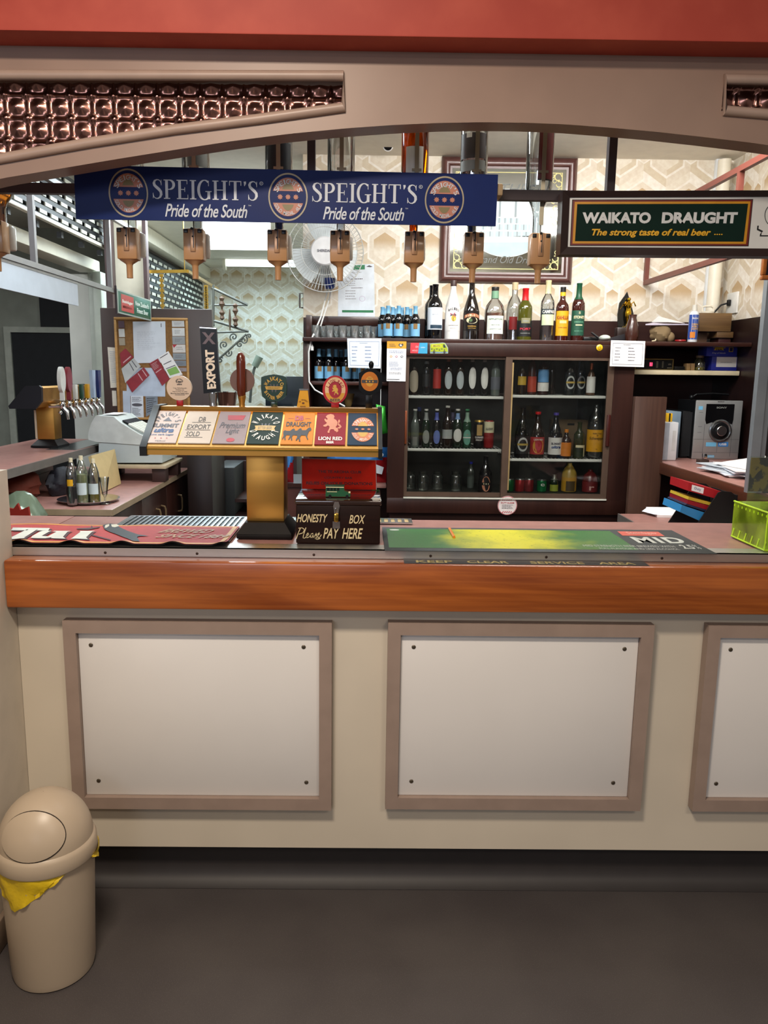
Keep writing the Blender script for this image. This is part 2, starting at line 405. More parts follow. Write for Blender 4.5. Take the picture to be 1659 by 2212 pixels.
# red bulkhead over the opening
b = MB(); rz_ = P(800, 78, 2.03).z
b.box((-2.2, 2.03, rz_), (2.2, 2.195, 3.1), bev=0.004)
mr, nt, bs = base_mat('red_distemper')
f1 = noise_fac(nt, 7, detail=5); nt.links.new(mixc(nt, f1.sm(0.3, 0.75), lin('#b0402f'), lin('#c0503c')), bs.inputs['Base Color']); bs.inputs['Roughness'].default_value = 0.6
struct('wall_bulkhead', b, mr)
b = MB(); b.box((-2.2, 2.1955, rz_ + .003), (2.2, 2.30, 3.1)); struct('wall_bulkhead_rear', b, mt_cream)
# arched fascia with copper panels
YF = 2.12
mt_taupe = M('taupe_gloss', '#94796a', 0.42, var=0.05, scale=5)
bot = [(-330, 455), (-150, 421), (0, 386), (120, 366), (250, 344), (375, 324), (500, 305), (625, 289), (750, 277), (850, 270), (950, 265.5), (1040, 264), (1130, 265), (1220, 268.5), (1320, 276), (1420, 285), (1520, 296), (1620, 308), (1720, 322), (1900, 350)]
low = [(P(x, y, YF).x, P(x, y, YF).z) for x, y in bot]
TOPZ = rz_ + 0.02
cutL = [(P(x, y, YF).x, P(x, y, YF).z) for x, y in [(-330, 162), (742, 165), (742, 233), (560, 258), (375, 281), (190, 310), (0, 344), (-330, 405)]]
cutR = [(P(x, y, YF).x, P(x, y, YF).z) for x, y in [(1564, 172), (1900, 178), (1900, 268), (1564, 240)]]
def strip(mb, up, dn, y0, y1):
    """board between an upper and a lower outline sharing x stations"""
    n = len(up); pts = [(x, y0, z) for x, z in up] + [(x, y0, z) for x, z in dn] + [(x, y1, z) for x, z in up] + [(x, y1, z) for x, z in dn]
    fs = []
    for i in range(n - 1):
        fs += [(i, i+1, n+i+1, n+i), (2*n+i+1, 2*n+i, 3*n+i, 3*n+i+1), (i+1, i, 2*n+i, 2*n+i+1), (n+i, n+i+1, 3*n+i+1, 3*n+i)]
    for e in (0, n - 1): fs.append((e, n+e, 3*n+e, 2*n+e))
    mb.raw(pts, fs)
def interp(poly, x):
    for (x0, z0), (x1, z1) in zip(poly, poly[1:]):
        if x0 <= x <= x1: return z0 + (z1 - z0) * (x - x0) / max(1e-9, x1 - x0)
    return poly[0][1] if x < poly[0][0] else poly[-1][1]
xs0, xs1 = low[0][0], low[-1][0]
cl_top, cl_bot = cutL[:2], sorted(cutL[2:]); cr_top, cr_bot = cutR[:2], sorted(cutR[2:])
xa, xb = cutL[1][0], cutR[0][0]
b = MB(); N = 40
def stations(a, c): return [a + (c - a) * i / N for i in range(N + 1)]
S = stations(xs0, xa); strip(b, [(x, TOPZ) for x in S], [(x, interp(cl_top, x)) for x in S], YF, YF + 0.074); strip(b, [(x, interp(cl_bot, x)) for x in S], [(x, interp(low, x)) for x in S], YF, YF + 0.074)
S = stations(xa, xb); strip(b, [(x, TOPZ) for x in S], [(x, interp(low, x)) for x in S], YF, YF + 0.074)
S = stations(xb, xs1); strip(b, [(x, TOPZ) for x in S], [(x, interp(cr_top, x)) for x in S], YF, YF + 0.074); strip(b, [(x, interp(cr_bot, x)) for x in S], [(x, interp(low, x)) for x in S], YF, YF + 0.074)
arch = thing('arched_fascia', 'taupe painted arched board spanning the bar opening with copper panels let in', 'fascia', (0, YF, TOPZ))
b.build('fascia_board', mt_taupe, arch)
mt_mould = M('pale_taupe_moulding', '#ab9284', 0.4, var=0.04)
def mould(name, poly, closed_x):
    b = MB(); pts = [(x, YF - 0.003, z) for x, z in poly]
    b.tube(pts, 0.0125, 10, cyc=True); b.build(name, mt_mould, arch)
mould('panel_moulding', cutL, 0); mould('panel_moulding', cutR, 0)
mt_cop = M('embossed_copper', '#a5776c', 0.24, 1.0, var=0.10, scale=8)
def copper(x0, x1, z0, z1, cb):
    b = MB(); s_ = 0.0555; k = 12; nx = int((x1 - x0) / s_ * k); nz = int((z1 - z0) / s_ * k); pts = []; fs = []
    for j in range(nz + 1):
        for i in range(nx + 1):
            u = i / k % 1 - 0.5; v = j / k % 1 - 0.5; du, dv = abs(u), abs(v); d = max(du, dv); r = math.hypot(u, v)
            hgt = 0.006 * max(0, math.cos(min(1, (0.5 - d) / 0.07) * math.pi / 2)) + 0.010 * max(0, 1 - r / 0.40) + 0.006 * max(0, 1 - abs(du - dv) / 0.08) * (1 if d > 0.28 else 0)
            pts.append((x0 + i * s_ / k, YF + 0.055 - hgt, z0 + j * s_ / k))
    for j in range(nz):
        for i in range(nx):
            xm, zm = x0 + i * s_ / k, z0 + j * s_ / k
            if zm < interp(cb, xm) - 0.012: continue
            fs.append((j*(nx+1)+i, j*(nx+1)+i+1, (j+1)*(nx+1)+i+1, (j+1)*(nx+1)+i))
    vs, _ = b.raw(pts, fs); bmesh.ops.delete(b.bm, geom=[v for v in vs if not v.link_faces], context='VERTS'); b.build('copper_panel', mt_cop, arch, smooth=80)
copper(xs0 + 0.12, xa - 0.001, cutL[0][1] - 0.245, cutL[0][1] + 0.012, cl_bot)
copper(xb + 0.001, xs1 - 0.05, cutR[0][1] - 0.112, cutR[0][1] + 0.01, cr_bot)
# coving and corner trim of the back wall
zc0, zc1 = P(1250, 317, YB - 0.02).z, P(1250, 291, YB - 0.04).z
b = MB(); b.prism([(YB - 0.001, zc0), (YB - 0.02, zc0), (YB - 0.055, zc1 - 0.01), (YB - 0.055, zc1 + 0.01), (YB - 0.001, zc1 + 0.01)], 'X', XA, XR - 0.001); struct('trim_1', b, mt_cream)
b = MB(); x0 = P(1527, 600, YB - 0.03).x; x1 = P(1548, 600, YB - 0.03).x; b.box((x0, YB - 0.03, 1.75), (x1, YB - 0.001, zc0 - 0.002), bev=0.004); struct('trim_2', b, M('blue_white_paint', '#e3e9ee', 0.4, var=0.02))
# far room seen at the left, over the second bar
YG = 7.4
b = MB(); b.box((-6, YG, 0), (-2.02, YG + 0.1, 2.8)); struct('wall_far_left', b, mt_grey)
q = P(25, 718, YG - 0.02); r = P(163, 930, YG - 0.02)
b = MB(); b.box((q.x, YG - 0.03, 0), (P(160, 800, YG).x, YG - 0.001, q.z)); struct('door_1', b, mt_dark)
b = MB(); b.box((q.x - 0.06, YG - 0.05, 0), (q.x, YG - 0.001, q.z + 0.05)); b.box((q.x, YG - 0.05, q.z), (P(160, 800, YG).x, YG - 0.001, q.z + 0.05)); struct('trim_3', b, M('pale_green_grey_paint', '#a9aca0', 0.6))
q = P(85, 645, YG - 0.02); r = P(152, 708, YG - 0.02)
b = MB(); b.box((q.x, YG - 0.03, r.z), (r.x, YG - 0.001, 2.25)); struct('window_1', b, mt_dark)
YJ = 6.3
b = MB(); b.box((P(150, 700, YJ).x, YJ, 0), (P(206, 700, YJ).x, YJ + 0.15, 2.28)); struct('wall_pier', b, M('pier_paint', '#c9cac2', 0.7, var=0.08, scale=3))
b = MB(); b.box((P(205, 700, YJ).x, YJ - 0.12, 0), (P(222, 700, YJ).x, YJ + 0.02, 2.28), bev=0.008); b.box((P(222, 700, YJ).x, YJ - 0.2, 0), (P(240, 700, YJ).x, YJ - 0.06, 2.28), bev=0.008); struct('trim_4', b, M('jamb_paint', '#a7ada2', 0.5, var=0.05))
# beam along the left opening
b = MB(); b.box((-2.2, 3.0, 2.29), (-2.04, 6.28, 2.375), bev=0.01); struct('trim_5', b, mt_cream)
# partition of dark boards closing the far end of the working bench
YP = 5.42
xp0, xp1, zp = P(222, 800, YP).x, P(458, 700, YP).x, P(380, 667, YP).z
b = MB(); b.box((xp0, YP, 0), (xp1, YP + 0.06, zp), bev=0.004); struct('wall_partition', b, M('partition_board', '#3f302d', 0.4, var=0.1, scale=8, stretch=(1, 1, .1)))
# bright panel between the jamb and the green sign: papered return wall
b = MB(); b.box((P(232, 560, YP + 0.5).x, YP + 0.5, 0), (P(312, 560, YP + 0.5).x, YP + 0.56, 2.8)); struct('wall_return', b, M('cream_return_paper', '#e8dfc9', 0.6, var=0.08, scale=6))
b = MB(); b.box((P(226, 560, YP + 0.4).x, YP + 0.40, zp), (P(240, 560, YP + 0.4).x, YP + 0.49, 2.6)); b.box((P(308, 540, YP + 0.4).x, YP + 0.40, zp), (P(316, 540, YP + 0.4).x, YP + 0.46, 2.6)); struct('trim_6', b, mt_mauve)
# ================================================================== BAR COUNTER
XL, XE = -0.984, 1.95
mt_front = M('cream_board_paint', '#cfc4b2', 0.5, var=0.05, scale=2.2)
mt_panel = M('white_panel_paint', '#ddd9d5', 0.45, var=0.03, scale=2)
mt_frame = M('taupe_frame_paint', '#968276', 0.5, var=0.05)
ctr = thing('bar_counter', 'cream painted bar counter with taupe framed white panels above a grey kickboard', 'bar counter', (0.3, 2.17, 0))
b = MB(); b.box((XL, 2.165, 0.145), (XE, 2.62, 1.03)); b.build('counter_front', mt_front, ctr)
mt_kick = M('kick_vinyl', '#2c2828', 0.55, var=0.06)
b = MB(); prof = [(2.21, 0.16), (2.215, 0.06), (2.209, 0.03), (2.195, 0.012), (2.172, 0.0015), (2.172, 0.0002), (2.25, 0.0002), (2.25, 0.16)]
b.prism(prof, 'X', XL, XE); b.build('kickboard', mt_kick, ctr)
def counter_panel(x0, x1, z0, z1):
    y = 2.165; w = 0.036; d = 0.033
    b = MB(); b.box((x0 + w, y - 0.017, z0 + w), (x1 - w, y - 0.0005, z1 - w), bev=0.003); pn = b.build('panel', mt_panel, ctr)
    b = MB()
    for q in ([(x0, z0), (x1, z0), (x1 - w, z0 + w), (x0 + w, z0 + w)], [(x0, z1), (x0 + w, z1 - w), (x1 - w, z1 - w), (x1, z1)], [(x0, z0), (x0 + w, z0 + w), (x0 + w, z1 - w), (x0, z1)], [(x1, z0), (x1, z1), (x1 - w, z1 - w), (x1 - w, z0 + w)]):
        cx, cz = sum(p[0] for p in q) / 4, sum(p[1] for p in q) / 4
        ins = [(p[0], y - d + (0.005 if (p in (q[0], q[-1]) and 0) else 0), p[1]) for p in q]
        b.raw(ins + [(p[0], y - 0.0005, p[1]) for p in q], [(0, 1, 2, 3), (7, 6, 5, 4), (0, 1, 5, 4), (1, 2, 6, 5), (2, 3, 7, 6), (3, 0, 4, 7)])
    b.build('panel_frame', mt_frame, ctr)
    for sx in (x0 + w + 0.04, x1 - w - 0.04):
        for sz in (z0 + w + 0.045, z1 - w - 0.04):
            b = MB(); b.T = Matrix.Translation((sx + random.uniform(-.006, .006), y - 0.0165, sz)) @ Matrix.Rotation(R_(90), 4, 'X')
            b.lathe([(0.0062, 0), (0.0062, 0.0015), (0.005, 0.0024), (0.0015, 0.0026), (0.0013, 0.001)], n=12)
            b.build('screw', M('screw_metal', '#6d6355', 0.4, 0.8), pn)
counter_panel(-0.845, -0.086, 0.287, 0.862); counter_panel(0.073, 0.828, 0.293, 0.865); counter_panel(0.982, 1.74, 0.293, 0.866)
# worktop
top = thing('counter_top', 'pink laminate counter top with steel edge strip and varnished timber nosing', 'worktop', (0.3, 2.3, 1.03))
mt_lam = M('pink_laminate', '#9f736b', 0.34, var=0.09, scale=22, spec=0.6)
b = MB(); b.box((-1.5, 2.19, 1.031), (XL - 0.001, 2.645, 1.0665)); b.box((XL, 2.17, 1.031), (XE, 2.645, 1.0665), bev=0.003); b.build('laminate_top', mt_lam, top)
mt_steel = M('brushed_steel', '#c9c5bf', 0.42, 1.0, var=0.06, scale=30, stretch=(0.05, 1, 1))
b = MB(); b.box((XL, 2.163, 1.0435), (XE, 2.1695, 1.0690)); b.box((XL, 2.163, 1.0667), (XE, 2.229, 1.0690)); es = b.build('steel_edge', mt_steel, top)
for px in (228, 426, 678, 930, 1180, 1430, 1680):
    p = P(px, 1205, 2.163); b = MB(); b.T = Matrix.Translation((p.x, 2.1633, 1.053)) @ Matrix.Rotation(R_(90), 4, 'X'); b.lathe([(0.004, 0), (0.004, 0.001), (0.0025, 0.002)], n=10); b.build('screw', M('dark_screw', '#3b2a22', 0.5, 0.5), es)
b = MB(); b.box((-0.9835, 2.10, 0.908), (XE, 2.1625, 1.0432), bev=0.006)
wn = wood('nosing_timber', '#7a3812', '#b8662a', 'X', 7, 0.28, 0.5)
nos = b.build('timber_nosing', wn, top)
fc = Face([(P(872, 1214, 2.14).x, 2.158, 1.0432), (P(1395, 1222, 2.14).x, 2.158, 1.0432), (P(1395, 1222, 2.14).x, 2.108, 1.0432), (P(872, 1214, 2.14).x, 2.108, 1.0432)])
b = MB(); fc.rect(b, 0, 0, 1, 1, 0, 0.0006)
for t, u0, u1 in (('KEEP', .24, .38), ('CLEAR', .5, .69)): pass
for t, u0, u1 in (('KEEP', .05, .20), ('CLEAR', .26, .43), ('SERVICE', .52, .74), ('AREA', .80, .95)): fc.text(b, t, u0, 0.2, u1, 0.75, 1, bold=0.02)
sn = b.build('service_notice', [M('black_sticker', '#15161b', 0.35), M('gold_print', '#b9a568', 0.4)], nos); sn['label'] = 'black sticker reading KEEP CLEAR SERVICE AREA'
b = MB(); b.box((-0.9845, 2.6455, 0), (-0.9, 2.66, 1.06)); b.box((0.9, 2.6455, 0), (1.2, 2.66, 1.05)); b.box((-0.9, 2.6455, 0), (0.9, 2.66, 1.03)); b.build('counter_back', mt_cabin, ctr)
# ================================================================== RUBBISH BIN
bc = Vector((-0.808, 1.855, 0))
binT = thing('rubbish_bin', 'beige swing-lid rubbish bin with a yellow liner showing beside the counter', 'bin', bc)
mt_bin = M('beige_plastic', '#b3a28d', 0.38, var=0.03, scale=5)
b = MB(); b.lathe([(0.094, 0.0), (0.101, 0.004), (0.104, 0.02), (0.1155, 0.32), (0.116, 0.35)], bc, 56); b.build('bin_body', mt_bin, binT)
b = MB(); b.lathe([(0.1195, 0.334), (0.1225, 0.331), (0.1245, 0.335), (0.1225, 0.366), (0.119, 0.373), (0.115, 0.377), (0.112, 0.377)], bc, 56, cap=False); b.build('lid_rim', mt_bin, binT)
b = MB(); dome = [(0.115 * math.cos(a), 0.374 + 0.126 * math.sin(a)) for a in [R_(5.625 * i) for i in range(16)]] + [(0.0008, 0.500)]
b.lathe(dome, bc, 56, cap=False); dm = b.build('lid_dome', mt_bin, binT)
# swing flap: oval patch proud of the dome, tilted towards the front left
b = MB(); fd = Vector((0.03, -0.88, 0.50)).normalized(); e1 = fd.cross(Vector((0, 0, 1))).normalized(); e2 = e1.cross(fd)
def dome_pt(u, v, k): 
    d = (fd + e1 * u + e2 * v).normalized(); return bc + Vector((0, 0, 0.374)) + Vector((d.x * 0.115 * k, d.y * 0.115 * k, d.z * 0.126 * k))
rows = []; nn = 40; rr = [0, .3, .6, .85, 1.0]
pts = [dome_pt(0, 0, 1.03)]; fs = []
for r in rr[1:]:
    for k in range(nn):
        a = 2 * math.pi * k / nn; pts.append(dome_pt(0.86 * r * math.cos(a), 0.52 * r * math.sin(a) , 1.03))
for k in range(nn): fs.append((0, 1 + k, 1 + (k + 1) % nn))
for i in range(3):
    for k in range(nn): fs.append((1+i*nn+k, 1+i*nn+(k+1) % nn, 1+(i+1)*nn+(k+1) % nn, 1+(i+1)*nn+k))
L = len(pts)
for k in range(nn):
    a = 2 * math.pi * k / nn; pts.append(dome_pt(0.86 * math.cos(a), 0.52 * math.sin(a), 0.99))
for k in range(nn): fs.append((1+3*nn+k, 1+3*nn+(k+1) % nn, L+(k+1) % nn, L+k))
b.raw(pts, fs); b.build('swing_flap', mt_bin, binT)
b = MB(); ring = [dome_pt(0.885 * math.cos(2*math.pi*k/60), 0.545 * math.sin(2*math.pi*k/60), 1.002) for k in range(60)]
b.tube(ring, 0.0018, 6, cyc=True); b.build('flap_gap', M('gap_shadow_plastic', '#2a2018', 0.8), dm)
# liner overhang
b = MB(); pts = []; fs = []; nA = 60
for i in range(nA + 1):
    a = R_(150 + 330 * i / nA); deg = math.degrees(a) % 360
    dx = (deg - 248 + 180) % 360 - 180
    drop = 0.006 + 0.095 * max(0, 1 - abs(dx) / 66) + 0.03 * max(0, 1 - abs(((deg - 12 + 180) % 360) - 180) / 22)
    for j in range(7):
        t = j / 6; z = 0.338 - drop * t
        r = 0.104 + 0.0383 * (z - 0.02) + 0.0035 + 0.0035 * math.sin(i * 1.9 + j * 2.1) * t + 0.002 * math.sin(i * 0.7 - j)
        if abs(((deg - 12 + 180) % 360) - 180) < 22: r += 0.006
        pts.append((bc.x + r * math.cos(a), bc.y + r * math.sin(a), z))
for i in range(nA):
    for j in range(6): fs.append((i*7+j, i*7+j+1, (i+1)*7+j+1, (i+1)*7+j))
b.raw(pts, fs); b.build('bin_liner', M('yellow_liner', '#d8b81e', 0.4, var=0.08, scale=30, bump=0.4), binT)
# ================================================================== ON THE COUNTER
ZC = 1.0692
mt_brass = M('satin_brass', '#b98a44', 0.38, 0.85, var=0.07, scale=18, stretch=(0.1, 1, 1))
mt_black = M('black_plastic', '#0e0f11', 0.4, var=0.1, spec=.3)
mt_paper = M('white_paper', '#eceaea', 0.6, var=0.02)
mt_ink = M('dark_print', '#3c3d42', 0.6, var=0.03)
mt_fink = M('faint_print', '#a9adb5', 0.6, var=0.03)
mt_chrome = M('chrome', '#d8d8da', 0.12, 1.0, var=0.03)
# ---- main tap tower
YT = 2.27
tx0, tx1 = P(303, 985, YT).x, P(823, 985, YT).x
tzb = P(560, 985, YT).z; tzr = P(560, 964, YT).z; YU = 2.44
tzt = P(570, 889, YU).z; tztt = P(570, 880, YU).z
tower = thing('beer_tap_tower', 'wide brass beer tap tower with seven badges and handles standing on the bar counter', 'beer tap', ((P(575, 1150, 2.36)).x, 2.38, ZC))
cx0, cx1 = P(533, 1100, 2.33).x, P(614, 1100, 2.33).x
b = MB()
def frust(mb, x0, x1, y0, y1, z0, z1, ins, m=0):
    mb.raw([(x0,y0,z0),(x1,y0,z0),(x1,y1,z0),(x0,y1,z0),(x0+ins,y0+ins,z1),(x1-ins,y0+ins,z1),(x1-ins,y1-ins,z1),(x0+ins,y1-ins,z1)], [(3,2,1,0),(4,5,6,7),(0,1,5,4),(1,2,6,5),(2,3,7,6),(3,0,4,7)], m)
b.box((cx0 - 0.026, 2.288, ZC + 0.0003), (cx1 + 0.026, 2.482, ZC + 0.014), bev=0.003); frust(b, cx0 - 0.025, cx1 + 0.025, 2.289, 2.481, ZC + 0.0143, ZC + 0.046, 0.022)
b.build('base', M('black_timber', '#100b0a', 0.6, var=0.25, scale=20, spec=.2), tower)
b = MB(); b.box((cx0, 2.330, ZC + 0.046), (cx1, 2.44, tzb - 0.0002), bev=0.003); b.build('column', mt_brass, tower)
b = MB(); prof = [(YT, tzb), (YT, tzr - 0.004), (YT + 0.006, tzr), (YU - 0.002, tzt), (YU - 0.004, tztt), (YU + 0.08, tztt), (YU + 0.10, tztt - 0.03), (YU + 0.09, tzb)]
b.prism(prof, 'X', tx0 + 0.02, tx1 - 0.008); hd = b.build('head', mt_brass, tower)
for xa_, xb_ in ((tx0, tx0 + 0.0198), (tx1 - 0.0078, tx1 + 0.004)):
    b = MB(); b.prism([(YT - 0.006, tzb - 0.003), (YT - 0.006, tzr - 0.004), (YU - 0.010, tztt + 0.003), (YU + 0.084, tztt + 0.004), (YU + 0.106, tztt - 0.03), (YU + 0.096, tzb - 0.003)], 'X', xa_, xb_); b.build('end_cap', mt_black, tower)
b = MB(); b.box((tx0 + 0.02, YT - 0.0035, P(560, 972, YT).z - 0.0015), (tx1 - 0.008, YT - 0.0002, P(560, 972, YT).z + 0.0015)); b.build('edge_bead', M('polished_brass', '#d9b14a', 0.12, 1.0), tower)
fx = lambda px: P(px, 925, (YT + YU) / 2).x
def slope(x, k): return Vector((x, YT + 0.006 + (YU - 0.002 - YT - 0.006) * k, tzr + (tzt - tzr) * k))
edges = [321, 393.5, 465, 537, 608.5, 680, 749, 816]
cols = ['#d9cbc6', '#d8cdc2', '#a5979c', '#22352f', '#d98a35', '#8f1f2c', '#22364c']
BF = []
for i in range(7):
    a, c = fx(edges[i]) + 0.003, fx(edges[i+1]) - 0.003
    q = [slope(a, .965), slope(c, .965), slope(c, .04), slope(a, .04)]; n = (q[3] - q[0]).cross(q[1] - q[0]).normalized()
    b = MB(); b.sheet([p + n * 0.003 for p in q], 0.0028)
    o = b.build('badge', M('badge_%s' % cols[i][1:], cols[i], 0.6, var=0.03, spec=0.2), tower); BF.append((o, Face([p + n * 0.003 for p in q])))
GR, RD, GD, WH, BK = M('grey_print', '#55535c', .5), M('red_print', '#b53240', .5), M('gold_paint', '#cfa344', .45), M('white_print', '#e6e2da', .5), mt_ink
OR, NV, GN = M('copper_print', '#cf7b4e', .45), M('navy_print', '#16233f', .45), M('bottle_green_print', '#143a2b', .45)
BL = M('blue_print', '#28497f', .5)
PAL = [GR, RD, GD, WH, BK, OR, NV, GN, BL]; gR, rD, gD, wH, bK, oR, nV, gN, bL = range(9)
def let(part, fn):
    b = MB(); fn(b, part[1]); return b.build('lettering', PAL, part[0], smooth=0)
def star(f, mb, u, v, r, m, n=8, e=0.0012):
    f.poly(mb, [(u + (r if k % 2 == 0 else r * .55) / f.asp ** 0 * math.cos(math.pi * k / n), v + (r if k % 2 == 0 else r * .55) * f.asp * math.sin(math.pi * k / n)) for k in range(2 * n)], m, e)
def b1(m, f):
    f.arc(m, "SPEIGHT'S", .5, .47, .37, .36, 165, 15, .075, .11, gR, .03)
    f.poly(m, [(.36, .34), (.44, .27), (.5, .21), (.57, .28), (.65, .34)], gR)
    f.text(m, 'SUMMIT', .08, .42, .92, .54, gR, .04); f.text(m, 'ultra', .2, .55, .82, .70, bL, .05, .25); f.text(m, 'Low carb Lager', .14, .735, .86, .80, bL, .02)
    for u in (.32, .5, .68): star(f, m, u, .87, .03, rD)
    f.text(m, '750ml', .34, .935, .66, .97, gR)
def b2(m, f):
    f.text(m, 'DB', .44, .20, .66, .34, bK); f.text(m, 'EXPORT', .14, .44, .88, .58, bK); f.text(m, 'SOLD', .18, .66, .60, .80, bK)
    for v, u0, u1 in ((.365, .25, .86), (.60, .10, .90), (.825, .15, .72)): f.rect(m, u0, v, u1, v + .012, bK)
def b3(m, f):
    f.poly(m, [(.28, .13), (.86, .13), (.80, .28), (.32, .28)], rD); f.text(m, 'Premium', .10, .36, .92, .54, gR, .01, .3); f.text(m, 'Light', .34, .55, .76, .74, gR, .01, .3); f.ell(m, .55, .90, .13, .06, rD)
def b4(m, f):
    f.arc(m, 'WAIKATO', .5, .52, .38, .38, 165, 15, .11, .13, wH, .03); f.arc(m, 'DRAUGHT', .5, .46, .38, .38, 195, 345, .11, .13, wH, .03, out=False)
    f.text(m, 'W', .36, .38, .64, .62, gR, .03); f.poly(m, [(.16, .46), (.30, .45), (.70, .45), (.84, .46), (.80, .54), (.84, .60), (.16, .60), (.20, .54)], gD, .0013); f.text(m, 'BITTER BEER', .28, .485, .72, .57, gN, 0, e=.0016)
def b5(m, f):
    f.text(m, 'DB', .36, .12, .64, .28, rD, .06); f.text(m, 'DRAUGHT', .10, .32, .90, .47, bK, .03); f.rect(m, .14, .2, .32, .21, rD); f.rect(m, .68, .2, .86, .21, rD)
    for dx, s_ in ((0, .9), (.20, .95), (.44, 1.1)):
        h = [(.05,.62),(.10,.58),(.16,.60),(.30,.60),(.36,.54),(.42,.52),(.46,.57),(.44,.62),(.40,.62),(.37,.70),(.36,.78),(.40,.84),(.37,.86),(.33,.78),(.30,.74),(.18,.74),(.15,.80),(.18,.90),(.14,.90),(.11,.80),(.07,.88),(.04,.87),(.08,.76),(.06,.70)]
        f.poly(m, [(.04 + dx + (u - .05) * s_, .72 + (v - .72) * s_ * 1.05) for u, v in h], bK, .0010 + dx * .0004)
LION = [(.30,.14),(.36,.08),(.46,.05),(.56,.07),(.60,.13),(.58,.20),(.66,.24),(.72,.32),(.70,.42),(.66,.47),(.74,.52),(.76,.60),(.70,.64),(.68,.60),(.64,.60),(.60,.54),(.50,.54),(.46,.60),(.48,.64),(.42,.66),(.40,.62),(.44,.54),(.46,.46),(.40,.42),(.34,.46),(.26,.46),(.24,.42),(.32,.38),(.36,.34),(.30,.30),(.26,.24),(.28,.20),(.34,.24),(.38,.22),(.34,.18)]
TAIL = [(.70,.50),(.80,.52),(.86,.46),(.82,.40),(.76,.36),(.80,.28),(.76,.22),(.73,.28),(.74,.34),(.72,.40),(.80,.45),(.76,.47)]
def b6(m, f):
    f.poly(m, LION, oR); f.poly(m, TAIL, oR); f.text(m, 'LION RED', .12, .77, .90, .88, wH, .03); f.text(m, 'BEER', .38, .905, .64, .975, wH, .04)
def roundel(m, f, u, v, ru, rv, ring=True, text=True):
    if ring: f.ring(m, u, v, ru * 1.20, rv * 1.20, .945, gD, .0008)
    f.ell(m, u, v, ru, rv, oR, .0008, 16, 164); f.ell(m, u, v, ru, rv, oR, .0008, 196, 344)
    f.ell(m, u, v, ru * .48, rv * .62, gD, .0011, 24, 156); f.ell(m, u, v, ru * .48, rv * .62, gD, .0011, 204, 336)
    for du in (-.52, 0, .52): star(f, m, u + ru * du, v, ru * .18, oR)
    if text:
        f.arc(m, "SPEIGHT'S", u, v, ru * .76, rv * .76, 158, 22, ru * .20, rv * .24, wH, .01, .0014); f.arc(m, 'GOLD MEDAL ALE', u, v, ru * .84, rv * .84, 203, 337, ru * .13, rv * .17, wH, .01, .0014, out=False)
def b7(m, f): roundel(m, f, .52, .53, .40, .38, False)
for part, fn in zip(BF, (b1, b2, b3, b4, b5, b6, b7)): let(part, fn)
# ---- tap handles (far side of the tower, faces turned to the customer)
YH = 2.50; ZH = tztt
def disc(mb, c, r, rz, t, m=0, n=28):
    mb.prism([(c[0] + r * math.cos(2*math.pi*k/n), c[2] + rz * math.sin(2*math.pi*k/n)) for k in range(n)], 'Y', c[1] - t / 2, c[1] + t / 2, m)
def hp(px, py): return P(px, py, YH)
def facebox(x0, y0, x1, y1, Y, e=0): return Face(rectq(x0, y0, x1, y1, Y - e))
c = hp(388, 838); r = hp(415, 838).x - c.x
b = MB(); disc(b, c, r, r * .98, .014, 0, 40); b.ring = None; h1 = b.build('tap_handle', M('blush_plastic', '#d8bfa8', .3, coat=.4, var=.02), tower); h1['label'] = 'round blush coloured tap handle with red stem'
b = MB(); b.box((c.x - .010, YH - .006, ZH), (c.x + .010, YH + .006, c.z - r * .98 + .004), bev=.002); b.build('stem', M('red_plastic', '#a5121f', .3), h1)
f = facebox(388-27, 811, 388+27, 865, YH, .0072)
b = MB(); f.arc(b, 'SPEIGHTS', .5, .28, .14, .14, 165, 15, .04, .05, 0); f.text(b, 'SUMMIT', .36, .22, .64, .29, 0, .03); f.text(b, 'ultra', .40, .31, .60, .38, 0, .03, .2); f.text(b, 'Crisp, Refreshing with', .24, .48, .78, .53, 0, .01); f.text(b, 'drinking ease', .34, .55, .68, .60, 0, .01); f.text(b, 'Easy to love, no carbs', .22, .62, .80, .67, 0, .01); f.text(b, 'More than three Bottles before', .14, .69, .86, .74, 0, .01); f.rect(b, .30, .77, .70, .785, 0); b.build('lettering', mt_ink, h1, smooth=0)
# slab handle
q = [hp(433, 709), hp(468, 711), hp(476, 846), hp(441, 850)]
b = MB(); b.sheet([p + Vector((0, -.009, 0)) for p in q], .018); h2 = b.build('tap_handle', M('gloss_black', '#08090c', .3, spec=.25), tower); h2['label'] = 'tall black slab tap handle with cream vertical lettering'
b = MB(); b.sheet([hp(432, 707) + Vector((0, -.0095, 0)), hp(468, 709) + Vector((0, -.0095, 0)), q[1] + Vector((0, -.0095, .0002)), q[0] + Vector((0, -.0095, .0002))], .019); b.build('end_plate', mt_chrome, h2)
fq = Face([q[3] + Vector((0, -.0093, 0)), q[0] + Vector((0, -.0093, 0)), q[1] + Vector((0, -.0093, 0)), q[2] + Vector((0, -.0093, 0))])   # text runs upward
b = MB(); fq.text(b, 'EXPORT', .06, .24, .67, .80, 0, .05); b.build('lettering', M('cream_print', '#e8d8c4', .4), h2, smooth=0)
fu = Face([p + Vector((0, -.0093, 0)) for p in q]); b = MB(); fu.text(b, 'X', .1, .06, .92, .24, 0, .04); b.build('lettering', M('mauve_grey_print', '#6b5c62', .4), h2, smooth=0)
cc = hp(459, 848); b = MB(); b.lathe([(.013, 0), (.011, .012), (.014, cc.z - ZH - .008), (.0135, cc.z - ZH)], (cc.x + .002, YH, ZH), 20); b.build('ferrule', mt_chrome, h2)
